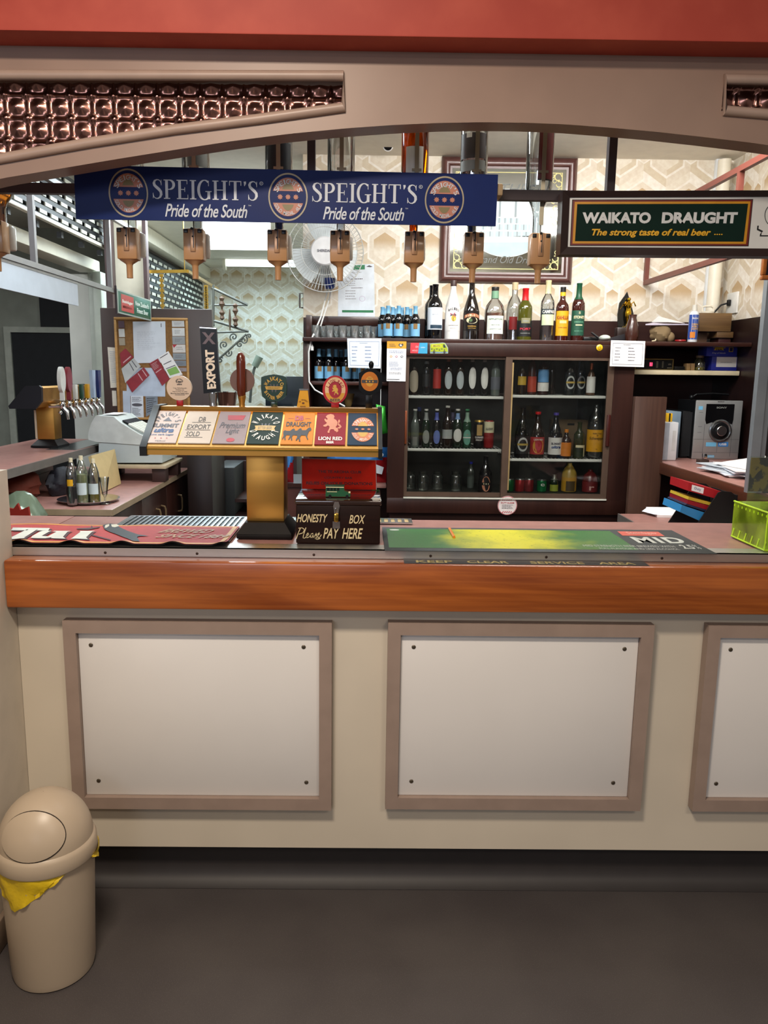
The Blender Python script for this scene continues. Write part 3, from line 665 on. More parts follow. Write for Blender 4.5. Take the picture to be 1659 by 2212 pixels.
# turned wooden handle with disc
c = hp(523, 822); t = hp(520, 761)
b = MB(); z0, z1 = hp(523, 858).z, t.z; L = z1 - z0
b.lathe([(.009, 0), (.013, L * .06), (.0145, L * .3), (.0135, L * .5), (.0145, L * .75), (.0135, L * .9), (.008, L * .98), (.0006, L)], (c.x - .001, YH - .012, z0), 20); h3 = b.build('tap_handle', wood('red_brown_turned', '#431508', '#6e2a12', 'Z', 8, .25, .5), tower); h3['label'] = 'turned red-brown wooden tap handle with a round disc'
b = MB(); disc(b, (c.x, YH + .004, c.z), r * .98, r * .98, .008); b.build('disc', M('brown_disc', '#6d4c40', .4), h3)
b = MB(); b.lathe([(.0095, 0), (.0085, .008), (.0115, z0 - ZH - .004), (.0125, z0 - ZH), (.0125, z0 - ZH + .008), (.011, z0 - ZH + .010)], (c.x, YH - .010, ZH), 20); b.build('ferrule', mt_brass, h3)
# green shield
c = hp(592, 838)
sh = [hp(x, y) for x, y in ((565, 815), (572, 812), (582, 810), (592, 808.5), (602, 810), (612, 812), (619, 815), (620, 840), (618, 856), (610, 863), (600, 867), (585, 867), (575, 863), (567, 856), (564.5, 840))]
b = MB(); b.prism([(p.x, p.z) for p in sh], 'Y', YH - .009, YH + .009); h4 = b.build('tap_handle', M('dark_green_gloss', '#0c3324', .25, coat=.5), tower); h4['label'] = 'dark green shield tap handle lettered in gold'
f = facebox(565, 808, 619, 868, YH, .0092)
b = MB(); f.arc(b, 'WAIKATO', .5, .62, .38, .46, 155, 25, .12, .14, 0, .03); f.arc(b, 'BITTER BEER', .5, .40, .38, .46, 207, 333, .085, .12, 0, .03, out=False); f.text(b, 'W', .34, .36, .66, .66, 2, .03); f.poly(b, [(.14, .44), (.86, .44), (.82, .56), (.18, .56)], 0, .0013); f.text(b, 'DRAUGHT', .26, .47, .74, .535, 1, 0, e=.0016); b.build('lettering', [GD, GN, GR], h4, smooth=0)
b = MB(); b.box((c.x - .010, YH - .006, ZH), (c.x + .010, YH + .006, sh[10].z + .001), bev=.002); b.build('stem', M('dark_green_gloss', ''), h4)
# yellow paddle
q = [hp(648, 843), hp(665, 843), hp(669, 882), hp(641, 882)]
b = MB(); b.sheet([p + Vector((0, -.007, 0)) for p in q], .014); h5 = b.build('tap_handle', M('yellow_enamel', '#e0a013', .3, coat=.4), tower); h5['label'] = 'short yellow paddle tap handle'
f = Face([p + Vector((0, -.0072, 0)) for p in q]); b = MB(); f.arc(b, 'DB DRAUGHT', .5, .72, .36, .20, 165, 15, .07, .08, 0); f.rect(b, .40, .66, .60, .76, 0); f.text(b, 'BEER', .28, .86, .72, .94, 0, .02); b.build('lettering', M('brown_print', '#6b3a10', .5), h5, smooth=0)
b = MB(); b.box((q[0].x - .002, YH - .0085, q[0].z), (q[1].x + .002, YH + .0085, q[0].z + .004)); b.build('cap', mt_chrome, h5)
# red oval
c = hp(724, 842); rx_, rz2 = hp(751, 842).x - c.x, hp(724, 811).z - c.z
b = MB(); disc(b, c, rx_, rz2, .018, 0, 40); h6 = b.build('tap_handle', M('red_plastic_gloss', '#b01420', .25, coat=.5), tower); h6['label'] = 'red oval tap handle with a gold lion'
f = facebox(697, 811, 751, 873, YH, .0094); b = MB()
f.ell(b, .5, .5, .41, .44, 0, .0005); f.ell(b, .5, .5, .40, .43, 4, .0008, 195, 345); f.ell(b, .5, .50, .26, .29, 1, .0012)
f.arc(b, 'LION RED', .5, .56, .33, .38, 160, 20, .09, .11, 1, .02); f.text(b, 'BEER', .30, .81, .72, .91, 2, .03)
f.poly(b, [(.38 + (u - .25) * .5, .32 + (v - .05) * .6) for u, v in LION], 3, .0016); b.build('lettering', [M('pale_gold_print', '#dfb98a', .4), M('deep_red_print', '#a0182a', .4), mt_ink, GD, M('amber_print', '#d79a2f', .4)], h6, smooth=0)
b = MB(); b.box((c.x - .0125, YH - .007, ZH), (c.x + .0125, YH + .007, c.z - rz2 + .006), bev=.002); b.build('stem', M('red_plastic', ''), h6)
# black lantern shape with orange roundel
oc = hp(798, 823); b = MB(); pl = [hp(x, y) for x, y in ((775, 806), (784, 801), (793, 797), (801, 796), (810, 797), (818, 802), (825, 806), (826, 830), (821, 845), (809, 851), (796, 852), (784, 850), (775, 840))]
b.prism([(p.x, p.z) for p in pl], 'Y', YH - .012, YH + .012); h7 = b.build('tap_handle', M('gloss_black', ''), tower); h7['label'] = 'black lantern shaped tap handle with orange roundel'
t = hp(802, 783); b = MB(); b.lathe([(.010, 0), (.006, .004), (.0075, .010), (.0085, .016), (.006, .022), (.003, .025), (.0006, .0255)], (t.x, YH, pl[3].z - .002), 16); b.build('finial', M('gloss_black', ''), h7)
f = facebox(779, 803, 818, 845, YH, .0125); b = MB(); f.ell(b, .5, .5, .48, .5, 0, .0010); f.ell(b, .5, .5, .22, .26, 2, .0013); f.rect(b, .06, .42, .94, .58, 1, .0016)
for du in (-.18, 0, .18): star(f, b, .5 + du, .5, .06, 2, 8, .0019)
f.text(b, 'SPEIGHT', .40, .30, .62, .36, 1, e=.0016); b.build('roundel', [M('orange_enamel', '#c87524', .25, coat=.5), mt_ink, M('amber_print', '')], h7, smooth=0)
c = hp(797, 866); b = MB(); b.box((c.x - .011, YH - .008, ZH), (c.x + .011, YH + .008, pl[9].z), bev=.002); b.build('stem', M('gloss_black', ''), h7)
# ---- honesty box
YX = 2.234
bx0, bx1, bz1 = P(637, 1120, YX).x, P(822, 1130, YX).x, P(730, 1081, YX).z
yb_ = PZ(735, 1056, bz1).y
hb = thing('honesty_box', 'dark brown hinged timber honesty box lettered in cream on the bar counter', 'donation box', ((bx0 + bx1) / 2, YX + 0.05, ZC))
mt_hb = wood('dark_box_timber', '#180a07', '#26120d', 'X', 6, .55, spec=.15)
zl = P(800, 1092, YX).z
b = MB(); b.box((bx0 + .003, YX, ZC + .0003), (bx1 - .001, yb_, zl - .0006), bev=.004); body = b.build('box_body', mt_hb, hb)
b = MB(); b.box((bx0, YX - .002, zl), (bx1 + .002, yb_, bz1), bev=.003); b.build('lid', M('glossy_lid_varnish', '#2b1a15', .08, var=.1, coat=1.0), hb)
f = Face([(bx0, YX - .0002, bz1), (bx1, YX - .0002, bz1), (bx1, YX - .0002, ZC), (bx0, YX - .0002, ZC)])
U = lambda px: (px - 637) / 185; V = lambda py: (py - 1081) / 95
b = MB(); f.text(b, 'HONESTY', U(641), V(1111), U(708), V(1129), 0, .015, .35); f.text(b, 'BOX', U(754), V(1112), U(789), V(1131), 0, .01, .3); f.text(b, 'PAY', U(698), V(1141), U(733), V(1164), 0, .015, .3); f.text(b, 'HERE', U(739), V(1141), U(784), V(1164), 0, .015, .3)
S_ = [[(640,1165),(645,1152),(650,1142)],[(646,1142),(654,1141),(660,1145),(656,1152),(647,1155)],[(663,1141),(658,1155),(656,1163),(660,1164),(664,1160)],[(664,1160),(670,1155),(668,1152),(664,1157),(665,1163),(671,1161),(675,1156)],[(680,1153),(675,1155),(674,1162),(678,1162),(681,1154),(680,1162),(684,1160)],[(684,1160),(688,1152),(689,1160),(687,1164),(683,1163)],[(689,1160),(696,1154),(695,1151),(691,1156),(692,1163),(697,1161),(700,1156)],[(683,1163),(690,1166),(697,1164)]]
for s_ in S_: seg(b, [(U(640 + (x - 640) * .9), V(y)) for x, y in s_], .0023, f, 0)
b.build('lettering', M('cream_brush_paint', '#d9c69a', .5, var=.06), body, smooth=0)
# hasp and padlock
hx = P(727, 1100, YX).x
b = MB(); z = lambda py: P(727, py, YX).z
b.prism([(hx - .011, z(1141)), (hx + .010, z(1141)), (hx + .010, z(1126)), (hx - .011, z(1126))], 'Y', YX - .004, YX - .0012)
b.prism([(hx - .006, z(1084)), (hx + .006, z(1084)), (hx + .0095, z(1092)), (hx + .0065, z(1105)), (hx + .0065, z(1124)), (hx - .0065, z(1124)), (hx - .0065, z(1105)), (hx - .0095, z(1092))], 'Y', YX - .006, YX - .0025); b.build('hasp', M('hasp_steel', '#9a8f88', .35, 1.0), hb)
b = MB(); b.box((hx - .0065, YX - .020, z(1125)), (hx + .0065, YX - .0085, z(1107)), bev=.002)
b.build_ = None
pk = thing('padlock', 'small brass padlock hanging from the hasp of the honesty box', 'padlock', (hx, YX - .014, z(1107))); b.build('lock_body', M('polished_brass', ''), pk)
b = MB(); b.tube([(hx - .0042, YX - .0142, z(1107)), (hx - .0042, YX - .0142, z(1100)), (hx - .0025, YX - .0142, z(1096.5)), (hx, YX - .0142, z(1095.5)), (hx + .0025, YX - .0142, z(1096.5)), (hx + .0042, YX - .0142, z(1100)), (hx + .0042, YX - .0142, z(1107))], .0012, 8); b.build('shackle', mt_chrome, pk)
# toy bus
by = YX + .048; zb = bz1 + .0002
def bpx(px, py): return P(px, py, by)
bus = thing('toy_bus', 'small green and cream toy bus parked on the lid of the honesty box', 'toy bus', (P(730, 1066, by).x, by + .01, zb))
g0 = P(704, 1063, by); kz = lambda py: zb + .003 + (P(730, py, by).z - P(730, 1062, by).z)
xx = lambda px: P(px, 1050, by).x
b = MB(); b.prism([(xx(703), kz(1062)), (xx(757), kz(1062)), (xx(757), kz(1054)), (xx(744), kz(1049)), (xx(743), kz(1040)), (xx(704), kz(1040))], 'Y', by, by + .022); b.build('bus_body', M('toy_green', '#1d5535', .3, coat=.4), bus)
b = MB(); b.box((xx(703) - .001, by - .001, kz(1040)), (xx(744), by + .023, kz(1037)), bev=.001); b.build('bus_roof', M('toy_dark_green', '#20402c', .3), bus)
b = MB()
for x0, x1 in ((706, 712), (713.5, 719), (720.5, 726), (728, 733)): b.box((xx(x0), by - .0006, kz(1049)), (xx(x1), by + .0002, kz(1043)))
b.build('window_band', mt_black, bus)
b = MB(); b.box((xx(704), by - .0007, kz(1042.4)), (xx(743), by, kz(1040.6))); b.box((xx(706), by - .0009, kz(1052)), (xx(728), by, kz(1050.6))); b.box((xx(753), by - .0015, kz(1054)), (xx(757), by + .005, kz(1050.5))); b.build('trim_line', M('toy_cream', '#d8cfa6', .4), bus)
for wx in (713, 750):
    for wy in (by - .0005, by + .0195):
        b = MB(); b.cyl((xx(wx), wy, zb + .0045), (xx(wx), wy + .003, zb + .0045), .0045, 14); b.build('wheel', mt_black, bus)
# red acrylic notice
red_tr, nt, bs = base_mat('red_acrylic'); tl_ = nt.nodes.new('ShaderNodeBsdfTranslucent'); mx_ = nt.nodes.new('ShaderNodeMixShader'); cl_ = mixc(nt, noise_fac(nt, 12).sm(.2, .8), lin('#ec3a24'), lin('#f5492c'))
nt.links.new(cl_, bs.inputs['Base Color']); nt.links.new(cl_, tl_.inputs[0]); bs.inputs['Roughness'].default_value = .25; bs.inputs['Specular IOR Level'].default_value = .3; mx_.inputs[0].default_value = .5
nt.links.new(bs.outputs[0], mx_.inputs[1]); nt.links.new(tl_.outputs[0], mx_.inputs[2]); nt.links.new(mx_.outputs[0], nt.nodes['Material Output'].inputs[0])
# standing on the lid
ys = yb_ - .012
q = [P(652, 991, ys), P(812, 995, ys), P(813, 1058, ys), P(652, 1057, ys)]; dz = bz1 + .0003 - min(q[2].z, q[3].z)
q = [p + Vector((0, 0, dz)) for p in q]; q[3].z = q[2].z = bz1 + .0003
nt_ = thing('donation_notice', 'red acrylic notice about donations standing on the honesty box', 'notice', (q[3].lerp(q[2], .5)))
b = MB(); b.sheet(q, .003); nb = b.build('sheet', red_tr, nt_)
b = MB(); b.tube([q[3], q[0], q[1], q[2]], .0012, 6); b.build('clear_edge', M('acrylic_edge', '#c9bfc4', .2), nt_)
f = Face(q); b = MB(); f.text(b, 'THE TE AROHA CLUB', .22, .37, .80, .46, 0, .02); f.text(b, 'COUNTRY BAR', .30, .58, .68, .65, 0, .02); f.text(b, 'RELIES ON YOUR DONATIONS', .06, .75, .95, .85, 0, .03); b.build('lettering', M('maroon_print', '#4e0b0c', .4), nb, smooth=0)
# ---- drip trays
def tray(label, x0, x1, y0, y1, n, name='drip_tray', inner=None):
    t = thing(name, label, 'drip tray', ((x0 + x1) / 2, (y0 + y1) / 2, ZC), None); zz = ZC + .0003; h = .0045; w = .012
    b = MB(); b.box((x0, y0, zz), (x1, y0 + w, zz + h)); b.box((x0, y1 - w, zz), (x1, y1, zz + h)); b.box((x0, y0 + w, zz), (x0 + w, y1 - w, zz + h)); b.box((x1 - w, y0 + w, zz), (x1, y1 - w, zz + h)); b.build('rim', M('tray_steel', '#c3cccf', .22, 1.0, var=.04), t)
    b = MB(); s_ = (x1 - x0 - 2 * w) / n
    for i in range(n): b.box((x0 + w + s_ * i, y0 + w, zz), (x0 + w + s_ * (i + .42), y1 - w, zz + h * .9))
    b.build('grille', M('tray_steel', ''), t)
    b = MB(); b.box((x0 + w, y0 + w, zz), (x1 - w, y1 - w, zz + .0008)); b.build('tray_floor', inner or mt_black, t)
tl, tr = PZ(318, 1115, ZC), PZ(540, 1116, ZC)
tray('steel slotted drip tray on the counter beneath the red bar mat', tl.x - .05, tr.x, 2.245, 2.632, 22)
tl, tr = PZ(615, 1118, ZC), PZ(888, 1122, ZC)
tray('narrow drip tray behind the honesty box and the green bar mat', tl.x, tr.x, 2.548, 2.63, 18, inner=M('tray_tan', '#b69a6b', .6))
# ---- red bar mat, wavy
A0, A1, A2, A3 = [PZ(x, y, ZC + .009) for x, y in ((22, 1134), (517, 1135), (490, 1176), (-20, 1172))]
ymb, ymf = (A0.y + A1.y) / 2, (A2.y + A3.y) / 2; xm0, xm1 = -1.17, (A1.x + A2.x) / 2
def wav(x, y): 
    k = max(0, min(1, (ymb - y) / (ymb - ymf))); return ZC + .0092 + .0085 * max(0, (k - .80) / .20) ** 1.3 * max(0, math.sin((x - xm0) * 44 - 1.2)) ** 1.5 + .0035 * max(0, .3 - k) / .3 * max(0, math.sin((x - xm0) * 17 - 1.0))
mats = thing('bar_mat', 'wavy red rubber bar mat with a black bird and big white slab lettering', 'bar mat', ((xm0 + xm1) / 2, (ymb + ymf) / 2, ZC))
def matgrid(mb, u0, v0, u1, v1, e, m, nu=60, nv=8):
    pts = []; fs = []
    for j in range(nv + 1):
        for i in range(nu + 1):
            x = xm0 + (xm1 - xm0) * (u0 + (u1-u0) * i / nu); y = ymb + (ymf - ymb) * (v0 + (v1-v0) * j / nv); pts.append((x, y, wav(x, y) + e))
    for j in range(nv):
        for i in range(nu): fs.append((j*(nu+1)+i, (j+1)*(nu+1)+i, (j+1)*(nu+1)+i+1, j*(nu+1)+i+1))
    mb.raw(pts, fs, m)
b = MB(); matgrid(b, 0, 0, 1, 1, 0, 0, 120, 10)
for u0, v0, u1, v1 in ((.008, .02, .992, .06), (.008, .93, .992, .985), (.008, .06, .018, .93), (.975, .06, .992, .93)): matgrid(b, u0, v0, u1, v1, .0004, 1, 120 if u1 - u0 > .5 else 2, 4)
rub = b.build('rubber_sheet', [M('mat_red', '#b0302c', .6, var=.08, scale=60), M('mat_gold', '#cf9a3a', .5)], mats)
b = MB(); matgrid(b, 0, .0, 1, 1, -.003, 0, 120, 4); b.build('underside', M('mat_back', '#4a4a4c', .7), mats)
mx = lambda x, y, e=.0007: Vector((x, y, wav(x, y) + e + .0012))
def mu(px, py): 
    p = PZ(px, py, ZC + .009); return p.x, p.y
def dense(poly, n=6): 
    out = []
    for i in range(len(poly)):
        a, c = poly[i], poly[(i+1) % len(poly)]
        for k in range(n): out.append((a[0] + (c[0]-a[0])*k/n, a[1] + (c[1]-a[1])*k/n))
    return out
def matpoly(mb, px, m, e=.0007): mb.quadp([mx(*mu(*p), e) for p in dense(px, 3)], m)
b = MB()
# heavy slab letters T U I with dark shadow
def TT(dx, dy, m, e):
    o = lambda L: [(x + dx, y + dy) for x, y in L]
    for L in ([(28,1142),(108,1143),(104,1149),(78,1148),(82,1146),(72,1146),(62,1146),(58,1148),(24,1148)], [(58,1146),(80,1146),(52,1164),(56,1167),(12,1167),(22,1164)],
              [(92,1149),(112,1149),(106,1151),(90,1160),(104,1161),(122,1151),(114,1150),(118,1149),(153,1149),(146,1151),(136,1162),(142,1166),(110,1165),(112,1163),(98,1165),(66,1165),(70,1160),(86,1151)],
              [(172,1149),(205,1149),(199,1151),(186,1163),(190,1167),(152,1167),(158,1163),(174,1151)]): matpoly(mb_, o(L), m, e)
mb_ = b; TT(5, 1.2, 1, .0007); TT(0, 0, 0, .0020)
for L in ([(222,1136),(228,1134),(238,1132.5),(250,1134),(258,1140),(275,1148),(298,1156),(322,1159),(300,1160),(296,1162),(302,1171),(286,1171),(276,1165),(262,1160),(250,1155),(236,1150),(226,1145)],): matpoly(b, L, 2, .0011)
for L in ([(228,1136),(236,1134),(236,1138),(230,1142),(226,1142)], [(240,1135),(252,1134),(258,1138),(248,1141),(242,1140)]): matpoly(b, L, 3, .0016)
for L in ([(165,1143),(196,1141),(198,1136),(201,1141),(216,1139),(216,1141),(200,1144),(190,1146),(168,1145)], [(196,1155),(240,1167),(238,1169),(200,1159)]): matpoly(b, L, 1, .0009)
for t, x0, y0, x1, y1 in (('BREWED', 346, 1144, 450, 1153), ('SINCE 1889', 338, 1155, 484, 1164)):
    xa_, ya_ = mu(x0 + 4, y0); xb_, yb2 = mu(x1 - 4, y1); put(b, fit(glyphs(t, .01), xa_, yb2, xb_, ya_), lambda x, y: mx(x + (y - yb2) * .4, y, .0009), 4)
b.build('print', [M('mat_white', '#dfe0d6', .5), M('mat_dark_red', '#4a2024', .6), M('mat_black', '#17171a', .5), M('mat_ivory', '#c9c2ae', .5), M('mat_dull_gold', '#b8864a', .5)], rub, smooth=0)
# ---- green bar mat
G = [PZ(x, y, ZC + .003) for x, y in ((823, 1140.5), (1440, 1143), (1557, 1195.5), (823, 1188.5))]
gy0, gy1 = (G[2].y + G[3].y) / 2, (G[0].y + G[1].y) / 2; gx0, gx1 = G[0].x, (G[1].x + G[2].x) / 2; gz = ZC + .003; gx0 += .004
gm = thing('bar_mat', 'long flat green and yellow rubber bar mat with a pencil stub on it', 'bar mat', ((gx0 + gx1) / 2, (gy0 + gy1) / 2, ZC))
gq = [Vector((gx0, gy1, gz)), Vector((gx1, gy1, gz)), Vector((gx1, gy0, gz)), Vector((gx0, gy0, gz))]
b = MB(); b.box((gx0, gy0, ZC + .0003), (gx1, gy1, gz), bev=.001); rub = b.build('rubber_sheet', M('mat_charcoal', '#33383a', .55, var=.06), gm)
mg, nt, bs = base_mat('mat_beer_green')
tc = nt.nodes.new('ShaderNodeTexCoord'); sp = nt.nodes.new('ShaderNodeSeparateXYZ'); nt.links.new(tc.outputs['Object'], sp.inputs[0])
x = X(nt, sp.outputs[0]); f1 = noise_fac(nt, 9, (1, 1, 1), 3); f2 = noise_fac(nt, 90)
k = ((x + 0.10) * 4.2).abs(); k = (k * -1.0 + 1.0) + ((f1 - 0.5) * 1.2)
c = mixc(nt, k.sm(0.0, 0.9), lin('#2f6a33'), lin('#cfc92a')); c = mixc(nt, f2.sm(.6, .72) * .5, c, lin('#1f4a24'))
nt.links.new(c, bs.inputs['Base Color']); bs.inputs['Roughness'].default_value = .35
f = Face(gq); b = MB(); f.rect(b, .014, .08, .775, .90, 0, .0004); b.build('beer_print', mg, rub, smooth=0)
b = MB()
f.poly(b, [(.83 - .03, .10), (.97 - .03, .10), (.965 - .03, .30), (.815 - .02, .30)], 0); f.text(b, 'Steinlager', .82, .13, .925, .27, 1, .01, .2, e=.0016); f.text(b, 'MID', .81, .36, .968, .62, 2, .035, 0, 1.15); f.text(b, '2.5', .925, .68, .962, .84, 2, .03)
f.text(b, '%', .966, .68, .98, .84, 2); f.text(b, 'MID STRENGTH BEER BREWED WITH', .62, .72, .905, .79, 2); f.text(b, 'FULL FLAVOUR AND LESS ALCOHOL', .66, .83, .905, .89, 2); f.ell(b, .04, .14, .016, .03, 2)
b.build('lettering', [M('mat_salmon', '#c3584a', .5), M('mat_pink', '#d99a8c', .5), M('mat_grey_print', '#b9bcb4', .5)], rub, smooth=0)
# orange pencil stub lying on the mat
p0, p1 = PZ(970, 1140, gz + .004), PZ(981, 1160, gz + .004); d = (p1 - p0).normalized()
pn = thing('pencil_stub', 'short orange pencil stub lying on the green bar mat', 'pencil', (p0 + p1) / 2 - Vector((0, 0, .004)))
b = MB(); b.tube([p0 + d * .012, p1], .0042, 6); b.build('barrel', M('orange_paint', '#d97a14', .35), pn)
b = MB(); b.tube([p0, p0 + d * .012], [.001, .0042], 6); b.build('tip', M('bare_wood', '#8c8a84', .6), pn)
# ---- clear display box at the right end
c1 = PZ(1651, 1192, ZC); c0 = PZ(1613, 1160, ZC); zt = P(1651, 1110, c1.y).z
ds = thing('display_box', 'lime green translucent display box with clear backing sheet at the right counter end', 'display box', (c1.x + .06, (c1.y + c0.y) / 2, ZC))
dx0, dy0, dy1 = (c1.x), c1.y, c0.y
mt_lime = pane('lime_acrylic', (.55, .85, .10), .15, .1, .85, (.66, .95, .06)); mt_limeE = M('lime_edge', '#b7e02a', .25)
b = MB(); t = .003; w = .15
b.box((dx0, dy0, ZC + .0003), (dx0 + w, dy1, ZC + .004)); b.box((dx0, dy0, ZC + .004), (dx0 + w, dy0 + t, zt)); b.box((dx0, dy1 - t, ZC + .004), (dx0 + w, dy1, zt)); b.box((dx0, dy0 + t, ZC + .004), (dx0 + t, dy1 - t, zt)); b.box((dx0, dy0, zt), (dx0 + w, dy1, zt + t)); b.build('box_shell', mt_lime, ds)
b = MB(); b.tube([(dx0, dy1, zt + t), (dx0, dy0, zt + t), (dx0 + w, dy0, zt + t)], .0028, 8); b.tube([(dx0, dy0, zt), (dx0, dy0, ZC + .004)], .0022, 6); b.tube([(dx0, dy1, ZC + .004), (dx0, dy0, ZC + .004), (dx0 + w, dy0, ZC + .004)], .0025, 6)
for k in range(6):
    yy = dy1 - .006 - (dy1 - dy0 - .012) * k / 5; b.bar((dx0 - .0006, yy, ZC + .006), (dx0 - .0006, yy - .010, ZC + .03), .0012, .006, 0, (0, 1, 0))
for k in range(9):
    yy = dy1 - .006 - (dy1 - dy0 - .012) * k / 8; b.bar((dx0 - .0006, yy, zt - .012), (dx0 - .0006, yy, zt - .005), .0012, .005, 0, (0, 1, 0))
b.build('edge_rim', mt_limeE, ds)
b = MB(); b.box((dx0 + .03, dy0 + .02, ZC + .0045), (dx0 + .10, dy1 - .02, ZC + .055), bev=.004); b.build('insert_block', M('amber_insert', '#b08a12', .4), ds)
ysx = dy1 + .012; pz_ = P(1620, 986, ysx).z; px0 = P(1605, 1170, ysx).x
b = MB(); b.box((px0, ysx, ZC + .0003), (px0 + .2, ysx + .004, pz_)); bs_ = b.build('backing_sheet', pane('clear_acrylic', (.92, .97, .90), .3, .02, .06), ds)
zm = P(1640, 1062, ysx).z
mpo, nt, bs = base_mat('gold_black_print'); ff = noise_fac(nt, 26, (1, 1, 1), 4, dist=.8)
nt.links.new(mixc(nt, ff.sm(.46, .56), lin('#131512'), lin('#a8862e')), bs.inputs['Base Color']); bs.inputs['Roughness'].default_value = .2
b = MB(); b.box((px0 + .003, ysx + .0042, zm), (px0 + .198, ysx + .0052, pz_ - .004)); b.build('poster', mpo, ds)
# ================================================================== BOTTLE KIT
def band(mb, c, r, z0, z1, ang, m=0, n=14, mid=-90, top=None):
    """wrap-around paper band on a bottle, facing the counter"""
    pts = []; fs = []
    for k in range(n + 1):
        u = k / n * 2 - 1; a = R_(mid + ang * u); zt = z1 - (top(u) if top else 0)
        for z in (z0, zt): pts.append((c[0] + r * math.cos(a), c[1] + r * math.sin(a), c[2] + z))
    for k in range(n): fs.append((2*k, 2*k+2, 2*k+3, 2*k+1))
    mb.raw(pts, fs, m)
def btext(mb, t, c, r, z0, z1, ang, m=0, bold=.02, shear=0, mid=-90):
    """lettering wrapped on a cylinder"""
    put(mb, fit(glyphs(t, bold, shear), -ang, z0, ang, z1), lambda x, y: (c[0] + r * math.cos(R_(mid + x)), c[1] + r * math.sin(R_(mid + x)), c[2] + y), m)
def bot_prof(st, r, h):
    P_ = {
     'beer':  [(.80,0),(.95,.005),(1,.02),(1,.56),(.97,.61),(.80,.68),(.52,.75),(.42,.82),(.40,.96),(.43,.965),(.43,1)],
     'wine':  [(.85,0),(.97,.005),(1,.02),(1,.60),(.95,.66),(.70,.72),(.45,.77),(.40,.82),(.39,.97),(.42,.975),(.42,1)],
     'malibu':[(.85,0),(1,.01),(1,.10),(.97,.45),(.90,.58),(.66,.70),(.42,.80),(.36,.88),(.36,1)],
     'slope': [(.85,0),(1,.01),(1,.45),(.96,.52),(.78,.62),(.50,.74),(.36,.80),(.34,.97),(.36,1)],
     'squat': [(.85,0),(1,.01),(1,.48),(.98,.56),(.85,.66),(.55,.74),(.36,.78),(.34,.96),(.36,1)],
     'tall':  [(.85,0),(1,.01),(1,.58),(.98,.63),(.85,.69),(.55,.74),(.42,.78),(.38,.97),(.40,1)],
     'pet':   [(.75,0),(.98,.03),(1,.06),(1,.60),(.92,.70),(.70,.80),(.40,.90),(.30,.93),(.30,1)],
     'can':   [(.80,0),(.95,.02),(1,.06),(1,.88),(.90,.95),(.84,.97),(.84,1)],
     'jug':   [(.90,0),(1,.02),(1,.70),(.85,.80),(.70,.84),(.72,.98),(.74,1)],
    }[st]
    return [(a * r, z * h) for a, z in P_]
def oval(mb, c, r, z0, z1, ang, m=0):
    us = [math.cos(math.pi * k / 14) for k in range(15)]
    g = ([(u, s_ * max(.02, math.sqrt(max(0, 1 - u * u)))) for u in us for s_ in (-1, 1)], [(2*k, 2*k+2, 2*k+3, 2*k+1) for k in range(14)])
    put(mb, fit(g, -ang, z0, ang, z1), lambda x, y: (c[0] + r * math.cos(R_(-90 + x)), c[1] + r * math.sin(R_(-90 + x)), c[2] + y), m)
def bottle(name, label, loc, r, h, st, glass, cap=None, capf=.0, neck=None, neckf=(.8, .98), lab=None, labz=(.1, .5), labang=80, label2=None, extra=None, group=None, cat='bottle', liquid=None, n=18, ov=False):
    """one bottle standing at loc: glass body, cap, neck wrap, paper label"""
    t = thing(name, label, cat, loc, group); c = Vector(loc); pr = bot_prof(st, r, h)
    b = MB(); b.lathe(pr, c, n); gl_ = b.build('glass' if st not in ('can', 'pet') else 'body', glass, t, smooth=50)
    def rad(z):
        for (r0, z0), (r1, z1) in zip(pr, pr[1:]):
            if z0 <= z <= z1 + 1e-9: return r0 + (r1 - r0) * (z - z0) / max(1e-9, z1 - z0)
        return pr[-1][0]
    if liquid:
        b = MB(); z1 = h * liquid[1]; q = [(a * .93, max(z, .004)) for a, z in pr if z < z1] + [(rad(z1) * .93, z1)]; b.lathe(q, c, n); b.build('liquid', liquid[0], t, smooth=50)
    if cap is not None:
        k = capf or .06; b = MB(); q = [(a * 1.06 + .0006, z) for a, z in pr if z > h * (1 - k)]; q = [(rad(h * (1 - k)) * 1.06 + .0006, h * (1 - k))] + q + [(q[-1][0] * .98, h + .0015), (.0006, h + .0016)]
        b.lathe(q, c, n, cap=False); b.build('cap', cap, t, smooth=50)
    if neck is not None:
        b = MB(); z0, z1 = neckf[0] * h, neckf[1] * h; q = [(rad(z0) * 1.04 + .0004, z0)] + [(a * 1.04 + .0004, z) for a, z in pr if z0 < z < z1] + [(rad(z1) * 1.04 + .0004, z1)]
        b.lathe(q, c, n, cap=False); b.build('neck_wrap', neck, t, smooth=50)
    if lab is not None:
        b = MB(); (oval if ov else band)(b, c, max(rad(labz[0] * h), rad(labz[1] * h)) * 1.012 + .0004, labz[0] * h, labz[1] * h, labang); lo = b.build('paper_label', lab, t, smooth=50)
        if label2:
            b = MB(); label2(b, c, r * 1.02 + .0012, h); b.build('label_print', label2.mats, lo, smooth=0)
    return t
def L2(mats):
    def deco(fn): fn.mats = mats; return fn
    return deco
G_clear = pane('clear_glass', (.90, .93, .93), .9, .03, .10, (.62, .66, .66)); G_brown = M('brown_glass', '#1c0e06', .06, var=.1, coat=.6); G_green = M('green_glass', '#0a2212', .06, var=.1, coat=.6); G_black = M('black_glass', '#07070a', .06, var=.1, coat=.6)
G_olive = M('olive_glass', '#4a4a10', .06, var=.08, coat=.6); G_amber = pane('amber_glass', (.86, .46, .10), .6, .03, .10, (.5, .22, .03)); G_frost = M('dim_clear_glass', '#5d655f', .06, var=.1, coat=.6)
